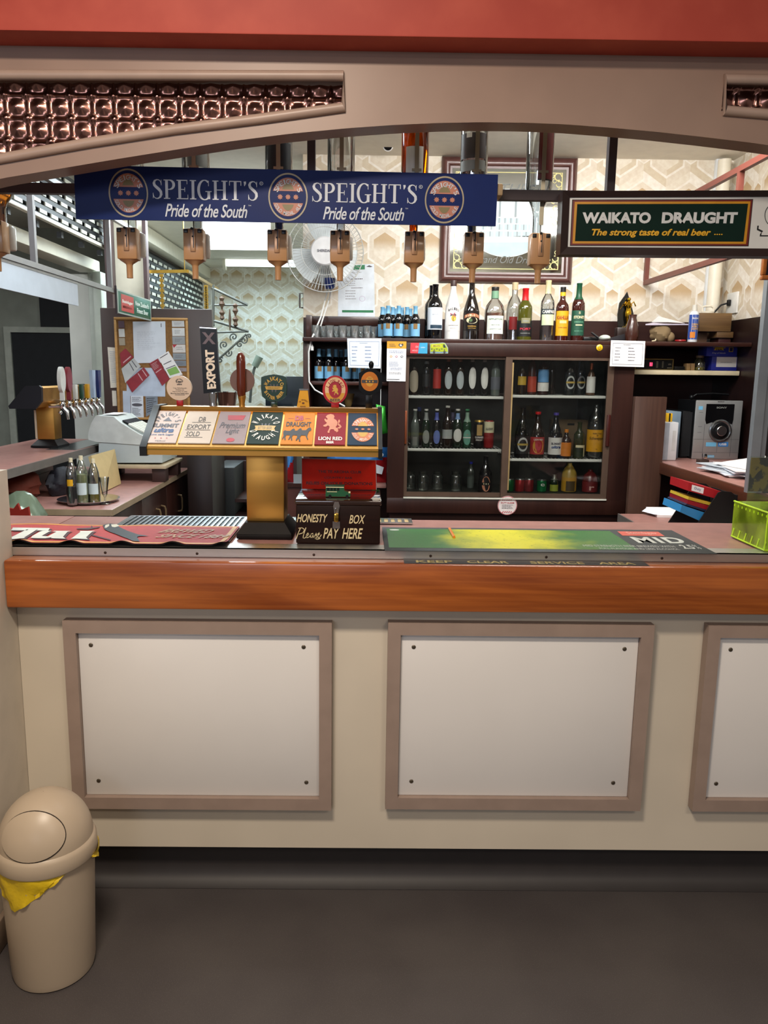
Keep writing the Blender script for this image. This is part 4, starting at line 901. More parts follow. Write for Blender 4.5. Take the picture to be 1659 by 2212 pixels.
lab_white = M('label_white', '#dad9d2', .5, var=.02); lab_cream = M('label_cream', '#d8d0a8', .5); lab_red = M('label_red', '#a3201f', .45); lab_yel = M('label_yellow', '#e0a81a', .45); lab_org = M('label_orange', '#cf7a22', .45); lab_blk = M('label_black', '#141416', .45); lab_grn = M('label_green', '#174e39', .45); lab_blu = M('label_blue', '#5a9fd0', .45); lab_gry = M('label_grey', '#8b8f8a', .5)
cap_gold = M('cap_gold', '#c09a4a', .3, .8); cap_blk = M('cap_black', '#141414', .35); cap_wht = M('cap_white', '#d8d6cc', .4); cap_red = M('cap_red', '#c0161c', .35)
# ================================================================== HANGING OVER THE COUNTER
mt_rack = M('dark_rack_steel', '#33262a', .45, .1, var=.08)
rack = thing('hanging_rack', 'dark steel frame hung from the ceiling over the counter carrying spirit dispensers', 'rack', (0.2, 2.40, 2.1))
zr = P(1150, 426, 2.40).z; zl_ = P(80, 405, 2.40).z; zr = (zr + zl_) / 2
b = MB(); b.box((-1.6, 2.388, zr - .014), (1.75, 2.412, zr + .014)); b.build('rail', mt_rack, rack)
for px in (673, 1321):
    x = P(px, 340, 2.40).x; b = MB(); b.box((x - .0115, 2.387, zr + .0142), (x + .0115, 2.413, 2.79)); b.build('post', mt_rack, rack)
mt_rr = M('red_brown_rail', '#6e3a30', .45, .1, var=.06)
z1, z0 = PX(1600, 384, 1.66).z, PX(1480, 580, 1.66).z; z1 = 2.47; z0 = 2.105
for z in (z0, z1):
    b = MB(); b.box((1.648, 2.413, z - .013), (1.672, 4.835, z + .013)); b.build('rail', mt_rr, rack)
for y in (PX(1397, 580, 1.66).y, PX(1600, 380, 1.66).y): 
    b = MB(); b.box((1.648, y - .012, z0 + .0132), (1.672, y + .012, z1 - .0132)); b.build('post', mt_rr, rack)
XLr = -1.45; zl0 = 2.003; y0, y1 = 2.413, PX(236, 624, XLr).y
mt_lr = M('pale_rail_steel', '#8f8b8c', .35, .6, var=.05)
b = MB(); b.box((XLr - .012, y0, zl0 - .012), (XLr + .012, y1 + .75, zl0 + .012)); b.build('rail', mt_lr, rack)
b = MB(); b.box((XLr - .012, y0, 2.40), (XLr + .012, y1 + .75, 2.424)); b.build('rail', mt_lr, rack)
for yy in (PX(70, 500, XLr).y, y1 + .02): b = MB(); b.box((XLr - .012, yy - .012, zl0 + .0122), (XLr + .012, yy + .012, 2.3998)); b.build('post', mt_lr, rack)
b = MB(); b.box((XLr - .011, 2.39, zr + .0145), (XLr + .011, 2.412, 2.79)); b.box((1.65, 2.39, zr + .0145), (1.67, 2.412, 2.79)); b.build('hanger', mt_rack, rack)
# ---- blue advertising sign
YS = 2.30
q = [P(159, 356, YS), P(1076, 377, YS), P(1071, 488.5, YS), P(164, 473, YS)]
sg = thing('advertising_sign', 'long dark blue sign lettered in silver with three round copper emblems above the counter', 'sign', q[3].lerp(q[2], .5))
b = MB(); b.sheet(q, .006); pn = b.build('board', M('sign_blue', '#0d225c', .4, var=.04, spec=.15), sg)
f = Face(q); su = lambda px: (px - 161.5) / (1073.5 - 161.5)
SILV, SGOLD = M('silver_print', '#c6ccd6', .4), M('sign_gold_ring', '#a4977c', .4)
for cx_, cy_ in ((277, .50), (621, .515), (959.5, .51)):
    b = MB()
    u = su(cx_); f.ring(b, u, cy_, 42.5 / 912, .455, .93, 1, .0008, 48)
    f.ell(b, u, cy_, 34 / 912, .365, 2, .0008, 18, 162); f.ell(b, u, cy_, 34 / 912, .365, 2, .0008, 198, 342)
    f.ell(b, u, cy_, 15 / 912, .26, 3, .0012, 33, 147); f.ell(b, u, cy_, 15 / 912, .26, 3, .0012, 213, 327)
    for d in (-17, 0, 17): f.poly(b, [(u + d / 912 + (6.3 if k % 2 == 0 else 4) / 912 * math.cos(math.pi * k / 8), cy_ + (6.3 if k % 2 == 0 else 4) / 113 * math.sin(math.pi * k / 8)) for k in range(16)], 2, .0012)
    f.arc(b, "SPEIGHT'S", u, cy_, 28 / 912, .29, 160, 20, 8 / 912, .09, 0, .01, .0016); f.arc(b, 'GOLD MEDAL ALE', u, cy_, 29.5 / 912, .315, 205, 335, 5 / 912, .07, 0, .01, .0016, out=False)
    b.build('emblem', [SILV, SGOLD, M('sign_copper', '#b5735c', .45), M('sign_olive_gold', '#7d7048', .45)], pn, smooth=0)
# serif capitals drawn as strokes: thick stems, thin bars, slab feet
def serif(mb, txt, u0, u1, v0, v1, fc, m, e=.0012):
    adv = {'S': .58, 'P': .66, 'E': .66, 'I': .38, 'G': .78, 'H': .84, 'T': .70, "'": .26, 'W': 1.0}
    tot = sum(adv[c] for c in txt); x = 0; hgt = v1 - v0
    cnt = [0]
    def R(a, c, d, g): cnt[0] += 1; fc.rect(mb, u0 + (u1-u0) * (x + a) / tot, v0 + hgt * (1 - g), u0 + (u1-u0) * (x + c) / tot, v0 + hgt * (1 - d), m, e + .00006 * (cnt[0] % 8))
    def ribbon(pts):
        """variable width curve: (x,y,half thickness normal) """
        L, Rr = [], []
        for i, (px, py, w) in enumerate(pts):
            a = pts[max(0, i-1)]; c = pts[min(len(pts)-1, i+1)]; dx, dy = c[0]-a[0], c[1]-a[1]; l = math.hypot(dx, dy) or 1
            L.append((px - dy/l*w, py + dx/l*w)); Rr.append((px + dy/l*w, py - dx/l*w))
        cnt[0] += 1
        for i in range(len(pts)-1): fc.poly(mb, [(u0 + (u1-u0) * (x + p[0]) / tot, v0 + hgt * (1 - p[1])) for p in (L[i], L[i+1], Rr[i+1], Rr[i])], m, e + .00006 * (cnt[0] % 8))
    def arcp(cx, cy, rx, ry, a0, a1, w0, w1, n=18):
        out = []
        for k in range(n+1):
            a = R_(a0 + (a1-a0)*k/n); t = abs(math.cos(a)); out.append((cx + rx*math.cos(a), cy + ry*math.sin(a), w0 + (w1-w0)*t))
        return out
    for ch in txt:
        if ch == 'I': R(.12,.26,0,1); R(.03,.35,0,.05); R(.03,.35,.95,1)
        if ch == 'P':
            R(.10,.24,0,1); R(.02,.34,0,.05); R(.02,.36,.95,1); ribbon([(.24,.972,.025)] + arcp(.30,.735,.235,.24,90,-90,.022,.07) + [(.22,.495,.022)])
        if ch == 'E':
            R(.10,.24,0,1); R(.02,.58,0,.05); R(.02,.56,.95,1); R(.24,.44,.48,.525); R(.415,.445,.38,.62); R(.535,.565,.78,1); R(.57,.60,0,.24)
        if ch == 'H':
            R(.10,.24,0,1); R(.56,.70,0,1); R(.02,.33,0,.05); R(.02,.33,.95,1); R(.48,.79,0,.05); R(.48,.79,.95,1); R(.24,.56,.49,.535)
        if ch == 'T':
            R(.27,.41,0,1); R(.18,.50,0,.05); R(.04,.64,.95,1); R(.03,.07,.76,1); R(.61,.65,.76,1)
        if ch == 'G':
            ribbon(arcp(.40,.5,.305,.505,52,312,.022,.07,26)); R(.54,.68,.03,.43); R(.44,.76,.40,.445); R(.585,.615,.70,.98)
        if ch == 'S':
            ribbon([(.475,.78,.016),(.44,.90,.018),(.36,.975,.022),(.26,.985,.03),(.15,.93,.05),(.105,.81,.066),(.14,.69,.07),(.25,.585,.075),(.36,.485,.075),(.45,.37,.07),(.465,.22,.066),(.41,.09,.05),(.30,.015,.03),(.19,.02,.022),(.10,.09,.018),(.055,.23,.016)]); R(.46,.49,.70,.98); R(.04,.07,.02,.30)
        if ch == "'":
            ribbon([(.13,.98,.06),(.14,.88,.055),(.11,.74,.012)])
        x += adv[ch]
for a0, a1 in ((328, 558), (672, 902)):
    b = MB()
    # baseline follows the board
    serif(b, "SPEIGHT'S", su(a0), su(a1), .235 if a0 < 500 else .235, .595, f, 0)
    f.ring(b, su(a1 + 5.5), .27, 4 / 912, .035, .75, 0, .0012, 16); f.text(b, 'R', su(a1 + 4), .255, su(a1 + 7), .285, 0)
    b.build('lettering', [SILV], pn, smooth=0)
def italic(mb, txt, fc, u0, u1, v0, v1, m):
    g = fit(glyphs(txt, .012, .32, .95), u0, v1, u1, v0); put(mb, g, lambda x, y: fc.at(x, y, .0012), m)
for a0, a1 in ((355, 533), (697, 873)): b = MB(); italic(b, 'Pride of the South', f, su(a0), su(a1), .68, .93, 0); f.text(b, 'TM', su(a1 + 2), .68, su(a1 + 8), .705, 0); b.build('lettering', [SILV], pn, smooth=0)
b = MB()
for px in (300, 700, 1000): x = P(px, 430, YS).x; b.box((x - .01, YS + .0065, zr - .01), (x + .01, 2.3878, zr + .01))
x = P(1076, 425, YS).x; b.box((x - .012, YS + .0065, zr - .02), (x + .014, 2.3878, zr + .012), bev=.004); b.build('bracket', M('bracket_tan', '#a58c6a', .5), sg)
# ---- spirit dispensers (seven under the blue sign) with their upturned bottles
YO = 2.462
mt_tan = M('tan_plastic', '#b98b5f', .35, var=.05, coat=.2); mt_clip = M('clip_steel', '#8d8776', .3, .9, var=.06)
zd0, zd1, zd2 = P(735, 500, 2.43).z, P(735, 568, 2.43).z, P(735, 607, 2.43).z
def dispenser(label, loc):
    t = thing('spirit_dispenser', label, 'dispenser', loc, 'spirit dispensers hanging on the rack'); x, y, z = loc
    b = MB(); w = .029; dp = .024; z0 = z - (zd0 - zd1)
    b.box((x - w, y - dp, z0), (x + w, y + dp, z), bev=.004)
    b.build('case', mt_tan, t)
    b = MB(); b.lathe([(.009, -(zd0 - zd2)), (.0095, -(zd1 - zd2) * .3 - (zd0 - zd1)), (.011, -(zd1 - zd2) * .22 - (zd0 - zd1)), (.028, -.0005 - (zd0 - zd1))], (x, y, z), 18); b.build('spout', mt_tan, t)
    b = MB(); b.box((x - .0075, y - dp - .004, z - .066), (x + .0075, y - dp - .0005, z - .0005), bev=.001); lv = b.build('lever', M('lever_copper', '#c99a74', .3, .6), t)
    b = MB(); b.box((x + .0008, y - dp - .0046, z - .056), (x + .0034, y - dp - .0042, z + .0)); b.ball((x - .002, y - dp - .005, z - .002), .004, 0, 10, 6); b.ball((x, y - dp - .005, z - .024), .0025, 0, 8, 5); b.build('lever_slot', cap_blk, lv)
    b = MB()
    for sx in (-1, 1): b.box((x + sx * .020 - .006, y - dp - .0025, z - .014), (x + sx * .020 + .006, y - dp - .0004, z - .003), bev=.001)
    b.build('corner_clip', cap_blk, t)
    b = MB(); b.lathe([(.021, -.075), (.023, -.07), (.023, -.012), (.019, -.006)], (x + .014, y + .046, z), 16); b.build('measure_chamber', M('milky_plastic', '#d9d6cd', .3), t)
    return t
DX = {px: P(px, 500, 2.43).x for px in (277, 420, 600, 735, 895, 1023, 1166)}
DL = {277: 'leftmost of the seven tan dispensers under the blue sign', 420: 'second tan dispenser from the left under the blue sign', 600: 'third tan dispenser from the left, left of the fan', 735: 'tan dispenser in front of the white fan', 895: 'tan dispenser between the fan and the framed mirror', 1023: 'tan dispenser in front of the framed mirror left of the riverboat', 1166: 'rightmost tan dispenser beside the green and gold sign'}
proto = dispenser(DL[277], (DX[277], 2.43, zd0))
for px in (420, 600, 735, 895, 1023, 1166): dup(proto, (DX[px], 2.43, zd0), 0, DL[px], 'spirit dispensers hanging on the rack')
def optic_bottle(px, label, glass, liq=None, lab=None, labz=(.3, .8), labr=1, dz=0, r=.0405, h=.33, tilt=0):
    x = DX[px]; z = zd0 + .006 + dz; c = Vector((x, 2.475, z)); t = thing('upturned_bottle', label, 'bottle', c, 'upturned spirit bottles on the rack')
    pr = [(.013, 0), (.0135, .055), (.018, .075), (r * .85, .11), (r, .135), (r, h - .012), (r * .93, h - .002), (r * .6, h), (.0006, h - .006)]
    b = MB(); b.lathe(pr, c, 22); b.build('glass', glass, t, smooth=50)
    if liq:
        z1 = liq[1]; q = [(a * .92, zz + .001) for a, zz in pr if zz < z1]; q.append((r * .92, z1)); b = MB(); b.lathe(q, c, 22); b.build('liquid', liq[0], t, smooth=50)
    for (lm, a, e, ang, mid) in (lab or []):
        b = MB(); band(b, c, r * 1.012, a, e, ang, mid=mid); b.build('paper_label', lm, t, smooth=50)
    b = MB(); b.bar((x + .003, c.y - r - .004, z + .02), (x + .003, c.y - r - .004, z + h * .97), .012, .003, 0, (0, 1, 0)); b.box((x - .011, c.y - r - .0058, z + .165), (x + .017, c.y - r - .0022, z + .172)); b.build('spring_clip', mt_clip, t)
    return t
D_cola = M('dark_spirit', '#0b0f18', .1, coat=.5)
optic_bottle(277, 'upturned pale bottle mostly hidden by the left end of the blue sign', G_clear)
optic_bottle(420, 'upturned clear bottle with grey label over the left of the blue sign', G_clear, None, [(lab_gry, .17, .24, 45, -70)])
optic_bottle(600, 'upturned bottle of dark spirit beside the dark rack post', G_clear, (D_cola, .255), [(M('label_near_black', '#10141c', .4), .15, .24, 55, -80), (lab_white, .26, .31, 20, -120)])
optic_bottle(735, 'upturned clear faceted bottle in front of the papered wall', G_clear)
optic_bottle(895, 'upturned bottle of amber spirit with white barcode label', glassy('amber_bottle', '#e09a3a'), (glassy('amber_liquid', '#c4640c', ior=1.36), .31), [(lab_white, .15, .235, 38, -95)])
optic_bottle(1023, 'upturned clear bottle with charcoal and black labels', G_clear, (M('blackcurrant', '#15080a', .1), .20), [(M('label_charcoal', '#3d3636', .45), .205, .275, 60, -105), (lab_gry, .17, .20, 60, -105), (lab_white, .262, .275, 12, -120)])
optic_bottle(1166, 'upturned clear bottle with large red label beside the sign frame', G_clear, None, [(M('label_deep_red', '#7a1c18', .45), .15, .30, 34, -72), (lab_blk, .146, .304, 37, -71)][::-1], dz=.0)
o = COL.objects.get('upturned_bottle.006')
b = MB(); c = Vector((DX[1166] - .008, 2.437, zd0 + .005)); 
# ---- bottle and dispenser cut by the left edge of the picture
x = P(-6, 540, 2.43).x
tl_ = thing('upturned_bottle', 'upturned bottle with white label at the far left edge', 'bottle', (x, 2.475, zd0 + .02), 'upturned spirit bottles on the rack'); c = Vector((x, 2.475, zd0 + .02))
b = MB(); b.lathe([(.013, 0), (.0135, .04), (.018, .055), (.038, .08), (.04, .10), (.04, .19), (.036, .198), (.0006, .195)], c, 20); b.build('glass', G_amber, tl_, smooth=50)
b = MB(); band(b, c, .0408, .085, .175, 110); b.build('paper_label', lab_white, tl_, smooth=50)
dup(proto, (x, 2.43, zd0 + .015), 0, 'tan dispenser half cut off by the left edge of the picture', 'spirit dispensers hanging on the rack')
# ---- green and gold framed sign at the right
YW = 2.33
q = [P(1215, 413, YW), P(1905, 411, YW), P(1905, 556, YW), P(1209, 550, YW)]
ws = thing('advertising_sign', 'framed green sign with red and gold borders hung at the right above the counter', 'sign', q[3].lerp(q[2], .5))
b = MB(); b.sheet([q[0].lerp(q[2], 0) + Vector((.012, .004, -.012)), q[1] + Vector((-.012, .004, -.012)), q[2] + Vector((-.012, .004, .012)), q[3] + Vector((.012, .004, .012))], .05)
wb = b.build('face_panel', M('sign_white', '#dededa', .25, var=.02), ws)
b = MB(); w = .0215
I = [q[0] + Vector((w, 0, -w * .75)), q[1] + Vector((-w, 0, -w * .75)), q[2] + Vector((-w, 0, w)), q[3] + Vector((w, 0, w))]
for k in range(4):
    a, c_, d, e = q[k], q[(k+1) % 4], I[(k+1) % 4], I[k]
    for z in (0,): b.raw([a + Vector((0, -.004, 0)), c_ + Vector((0, -.004, 0)), d, e, a + Vector((0, .05, 0)), c_ + Vector((0, .05, 0)), d + Vector((0, .05, 0)), e + Vector((0, .05, 0))], [(0,1,2,3),(7,6,5,4),(0,1,5,4),(1,2,6,5),(2,3,7,6),(3,0,4,7)])
b.build('frame', M('sign_frame_brown', '#24100d', .35, var=.1), ws)
def wq(pts, e): return [P(x, y, YW + .004 - e) for x, y in pts]
b = MB(); F0 = [(1236, 431), (1627, 430), (1617, 532), (1231, 531)]
def shrink(Q, k, kv=None):
    kv = kv or k; return [(Q[0][0]+k, Q[0][1]+kv), (Q[1][0]-k, Q[1][1]+kv), (Q[2][0]-k, Q[2][1]-kv), (Q[3][0]+k, Q[3][1]-kv)]
b.quadp(wq(F0, .0008), 0); b.quadp(wq(shrink(F0, 1.6), .0011), 1); b.quadp(wq(shrink(F0, 5.5, 5), .0014), 2); b.quadp(wq(shrink(F0, 11, 10), .0017), 3)
b.build('coloured_border', [lab_blk, M('sign_red', '#6d1613', .35), M('sign_amber', '#c98b12', .35), M('sign_bottle_green', '#0a241d', .6, spec=.15)], wb, smooth=0)
fq = Face(wq(shrink(F0, 11, 10), .0018)); b = MB()
fq.text(b, 'WAIKATO', .034, .22, .437, .52, 0, .05); fq.text(b, 'DRAUGHT', .502, .22, .946, .52, 0, .05); b.build('lettering', M('sign_letter_grey', '#d6d8d8', .4), wb, smooth=0)
b = MB(); fq.text(b, 'The strong taste of real beer', .095, .665, .80, .90, 0, .03, .25)
for k in range(4): fq.ell(b, .825 + k * .0135, .81, .0045, .016, 0)
b.build('lettering', M('sign_yellow_print', '#e0a818', .4), wb, smooth=0)
b = MB()
T1 = [(1637, 485), (1660, 484), (1700, 484), (1702, 494), (1690, 498), (1690, 508), (1642, 508), (1643, 503), (1646, 499), (1642, 497), (1636, 494)]
b.quadp(wq([(x - 1, y + 2.5) for x, y in T1], .001), 0); b.quadp(wq([(x + 2.5, y) for x, y in T1], .0014), 1)
fr = Face(wq([(1640, 440), (1700, 440), (1700, 500), (1640, 500)], .001)); fr.ring(b, .55, .42, .36, .42, .94, 0, .0006); b.build('lettering', [lab_blk, M('sign_white', '')], wb, smooth=0)
b = MB()
for px in (1260, 1500): x = P(px, 430, YW).x; b.box((x - .012, YW + .0545, zr - .012), (x + .012, 2.3878, zr + .012))
b.build('bracket', mt_rack, ws)
# ---- orange picture frame, only its corner in view
p = P(1646, 604, 2.9); t = thing('picture_frame', 'orange timber picture frame cut off by the right edge', 'picture', (p.x + .1, 2.9, p.z))
b = MB(); h = .14; w = .2
b.box((p.x, 2.9, p.z), (p.x + w, 2.92, p.z + .016), bev=.003); b.box((p.x, 2.9, p.z + h - .016), (p.x + w, 2.92, p.z + h), bev=.003); b.box((p.x, 2.9, p.z + .0162), (p.x + .014, 2.92, p.z + h - .0162), bev=.003); b.box((p.x + w - .014, 2.9, p.z + .0162), (p.x + w, 2.92, p.z + h - .0162), bev=.003); b.build('frame', wood('orange_frame', '#8a4a1c', '#b46a2a', 'X', 8), t)
b = MB(); b.box((p.x + .0142, 2.908, p.z + .0164), (p.x + w - .0142, 2.914, p.z + h - .0164)); b.build('backing', M('frame_backing', '#241a2a', .5), t)
b = MB(); b.box((p.x + .11, 2.922, p.z + .05), (p.x + .115, 2.926, 2.79)); b.box((p.x + .1, 2.9202, p.z + .05), (p.x + .125, 2.926, p.z + .07)); b.build('hanger', mt_rack, t)
# ---- hanging white banner and small green sign on the left rail
t = thing('banner', 'plain white banner hanging below the rail at the left', 'banner', (XLr, 3.7, 1.98))
ya, yb2 = 2.6, PX(166, 612, XLr).y; zt, zb_ = zl0 - .0125, PX(163, 660, XLr).z
b = MB(); b.box((XLr - .003, ya, zb_), (XLr + .003, yb2, zt)); b.build('sheet', M('banner_white', '#b4bcc6', .6, var=.03), t)
b = MB(); b.box((XLr - .005, ya, zt - .012), (XLr + .005, yb2, zt - .0005)); b.build('top_batten', mt_lr, t)
y0, y1_ = PX(244, 626, XLr).y, PX(318, 646, XLr).y; za, zb_ = PX(280, 636, XLr).z, PX(280, 684, XLr).z
gs = thing('small_sign', 'small green sign with red panel hanging at the end of the left rail', 'sign', (XLr, (y0 + y1_) / 2, zb_))
b = MB(); b.box((XLr + .0135, y0, zb_), (XLr + .0222, y1_, za), bev=.001); gb = b.build('board', M('sign_green', '#1d5f4a', .35), gs)
fq = Face([(XLr + .0222, y0, za), (XLr + .0222, y1_, za), (XLr + .0222, y1_, zb_), (XLr + .0222, y0, zb_)])
b = MB(); fq.rect(b, .10, .14, .45, .86, 0); fq.text(b, 'Steinlager', .12, .36, .43, .54, 1, .02, .2); fq.rect(b, .14, .62, .40, .72, 1); fq.text(b, "New Zealand's", .50, .24, .93, .46, 1, .02); fq.text(b, 'Finest Beer', .54, .56, .90, .78, 1, .02); fq.border(b, 0, 0, 1, 1, .025, .06, 2); b.build('lettering', [M('sign_red_panel', '#b53a34', .4), M('sign_pale', '#dfe7e0', .4), M('sign_alu', '#a9b3ad', .4, .3)], gb, smooth=0)
b = MB(); b.box((XLr + .0125, y0 - .012, zb_ - .005), (XLr + .022, y0 - .0005, zl0 + .03)); b.build('bracket', mt_rack, gs)
# ================================================================== LEFT SIDE: SECOND BAR, BENCH, GRILLES
mt_oak = wood('oak_frame', '#a97a42', '#c79a5e', 'X', 9, .4)
# second serving counter with its lower working bench
sc = thing('serving_counter', 'second pink topped serving counter running back along the left', 'bar counter', (-1.87, 4.0, 1.06))
b = MB(); b.box((-2.14, 2.72, 1.066), (-1.622, 5.20, 1.108), bev=.003); b.build('laminate_top', mt_lam, sc)
b = MB(); b.box((-1.6215, 2.72, 1.066), (-1.612, 5.205, 1.107)); b.box((-2.14, 5.2005, 1.066), (-1.6216, 5.209, 1.107)); b.build('edge_trim', M('grey_edge_trim', '#6f6a66', .4, .2), sc)
p = [PZ(222, 972, 1.11), PZ(250, 962, 1.11), PZ(180, 945, 1.11), PZ(140, 962, 1.11)]
b = MB(); b.box((-1.80, 4.45, 1.1083), (-1.63, 5.15, 1.1105)); b.build('drain_plate', M('tray_steel', ''), sc)
b = MB(); b.box((-2.14, 2.72, 0), (-2.06, 5.2, 1.0655)); b.build('counter_front', wood('red_brown_board', '#43231c', '#5c3428', 'Y', 6), sc)
wbn = thing('work_bench', 'low pink topped working bench with brown cupboard doors below the second counter', 'bench', (-1.63, 4.5, 0))
b = MB(); b.box((-2.055, 3.72, .870), (-1.205, 5.40, .8995), bev=.003); b.build('laminate_top', mt_lam, wbn)
b = MB(); b.box((-1.2048, 3.72, .870), (-1.199, 5.40, .899)); b.box((-2.055, 3.714, .870), (-1.2, 3.7195, .899)); b.build('edge_trim', M('pale_edge_trim', '#a08d74', .4), wbn)
b = MB(); b.box((-2.05, 3.74, 0), (-1.24, 5.40, .869)); b.build('carcass', mt_cabin, wbn)
mt_door = wood('brown_cupboard_door', '#2f1a16', '#432721', 'Z', 7, .35)
for i, (ya, yb2) in enumerate(((3.75, 4.28), (4.285, 4.83), (4.835, 5.39))):
    b = MB(); b.box((-1.2395, ya, .10), (-1.222, yb2, .855), bev=.002); d = b.build('door', mt_door, wbn)
    for hy in {0: (4.20,), 1: (4.36, 4.75), 2: (4.92,)}[i] if 0 else {0: (PX(293, 1107, -1.21).y,), 1: (PX(341, 1089, -1.21).y, PX(352, 1082, -1.21).y), 2: (PX(388, 1063, -1.21).y,)}[i]:
        hy = min(max(hy, ya + .03), yb2 - .03); hz = .70
        b = MB(); b.tube([(-1.222, hy, hz - .055), (-1.200, hy, hz - .05), (-1.195, hy, hz - .03), (-1.195, hy, hz + .03), (-1.200, hy, hz + .05), (-1.222, hy, hz + .055)], .006, 8); b.build('handle', M('brass_handle', '#9a8160', .35, .6), d)
# dark end cabinet beside the bench, with a darker low box and open shelf
t = thing('cupboard', 'tall dark cupboard end standing beside the working bench', 'cupboard', (P(432, 1000, 5.0).x, 5.0, 0))
b = MB(); x0, x1 = P(404, 1000, 4.95).x, P(461, 1000, 4.95).x; zt = P(430, 985, 4.95).z; b.box((x0, 4.95, 0), (x1 - .01, 5.40, 1.05), bev=.003); b.build('carcass', wood('very_dark_board', '#1b100e', '#271713', 'Z', 7, .4), t)
b = MB(); b.box((x0, 4.94, 1.0505), (x1 - .01, 5.40, 1.07)); b.build('cupboard_top', mt_cabin, t)
t = thing('cupboard', 'low charcoal cupboard with open shelf behind the brass tap column', 'cupboard', (P(484, 1060, 5.43).x, 5.43, 0))
x0, x1 = P(463, 1060, 5.43).x, P(507, 1060, 5.43).x; zt = P(485, 1010, 5.43).z; b = MB(); b.box((x0, 5.43, 0), (x1, 5.90, zt), bev=.003); b.build('carcass', M('charcoal_board', '#1d2122', .5), t)
x2 = P(560, 1060, 5.43).x; b = MB(); b.box((x1 + .001, 5.85, 0), (x2, 5.90, zt)); b.box((x1 + .001, 5.43, .55), (x2, 5.849, .57)); b.box((x1 + .001, 5.43, P(520, 1085, 5.43).z), (x2, 5.849, P(520, 1078, 5.43).z)); b.build('shelf', mt_cabin, t)
t = thing('cloth', 'crumpled pale blue cloth hanging on the charcoal cupboard', 'cloth', (P(474, 1066, 5.40).x, 5.40, P(474, 1075, 5.40).z))
b = MB(); b.prism([(P(x, y, 5.40).x, P(x, y, 5.40).z) for x, y in ((467, 1062), (472, 1057), (476, 1060), (479, 1075), (473, 1073), (470, 1066))], 'Y', 5.405, 5.4298); ob = b.build('cloth_fold', M('pale_blue_cloth', '#7fa3b4', .8), t)
# second tap tower, seen end on
XT = -1.83; Y0, Y1 = 4.42, 5.12; zc = 1.1107
tw = thing('beer_tap_tower', 'second brass beer tap tower seen end on at the left', 'beer tap', (-1.80, 4.62, zc))
def ptw(px, py): return P(px, py, Y0)
b = MB(); cxx = P(104, 900, 4.62).x; b.box((cxx - .078, 4.54, zc), (cxx + .078, 4.72, zc + .012)); frust(b, cxx - .077, cxx + .077, 4.541, 4.719, zc + .0122, zc + .045, .03); b.build('base', mt_black, tw)
zcap0 = P(50, 881, Y0).z
b = MB(); b.box((cxx - .05, 4.575, zc + .0452), (cxx + .05, 4.685, zcap0 + .012), bev=.003); b.build('column', mt_brass, tw)
cap = [(ptw(x, y).x, ptw(x, y).z) for x, y in ((18, 877), (54, 834), (84, 833), (89, 837), (90, 867), (77, 883), (20, 883))]
for y in (Y0, Y1): b = MB(); b.prism(cap, 'Y', y, y + .022); b.build('end_cap', M('navy_black_plastic', '#11131c', .4), tw)
inn = [(x * .99 + cap[4][0] * .01, z - .004 if z > cap[4][1] else z + .004) for x, z in cap]
b = MB(); b.prism(inn, 'Y', Y0 + .0222, Y1 - .0002); b.build('head', mt_brass, tw)
b = MB(); b.box((cxx - .062, 4.575, 1.16), (cxx - .0505, 4.66, zcap0 - .02)); b.build('paper_note', M('cream_note', '#cdbfa6', .7), tw)
xf = cap[4][0]
for i, px in enumerate((131, 144, 158, 172, 185, 197, 208)):
    y = Y0 + .10 + .62 * i / 6; zt = P(px, 852, y).z; xt = xf + .01
    zt = cap[4][1] - .03
    b = MB(); b.cyl((xf + .0005, y, zt), (xf + .07, y, zt), .011, 12); b.ball((xf + .075, y, zt + .008), (.016, .016, .026), 0, 12, 8); b.tube([(xf + .075, y, zt), (xf + .10, y, zt - .03), (xf + .105, y, zt - .075)], [.011, .011, .008], 10); b.ball((xf + .062, y, zt - .035), .012, 0, 10, 6); tap = b.build('tap', mt_chrome, tw)
    kind = ['ow', 'om', 'sw', 'sg', 'sy', 'tb', 'tn'][i]; hx_ = xf + .078; zb_ = zt + .034
    col = {'ow': '#d9dbd6', 'om': '#7d2a34', 'sw': '#cfcfc8', 'sg': '#17402f', 'sy': '#c4901e', 'tb': '#a9bdd6', 'tn': '#1c2f63'}[kind]
    b = MB()
    if kind[0] == 'o':
        b.box((hx_ - .012, y - .008, zb_ - .002), (hx_ + .012, y + .008, zb_ + .045)); c0 = Vector((hx_, y, zb_ + .115))
        b.prism([(c0.y + .040 * math.cos(2*math.pi*k/24), c0.z + .072 * math.sin(2*math.pi*k/24)) for k in range(24)], 'X', c0.x - .010, c0.x + .010)
    elif kind[0] == 's': b.box((hx_ - .010, y - .018, zb_ - .002), (hx_ + .010, y + .018, zb_ + .085), bev=.003)
    else: b.prism([(y - .014, zb_ - .002), (y + .014, zb_ - .002), (y + .030, zb_ + .17), (y - .030, zb_ + .17)], 'X', hx_ - .010, hx_ + .010)
    b.build('tap_handle', M('handle_%s' % kind, col, .3, coat=.3), tap)
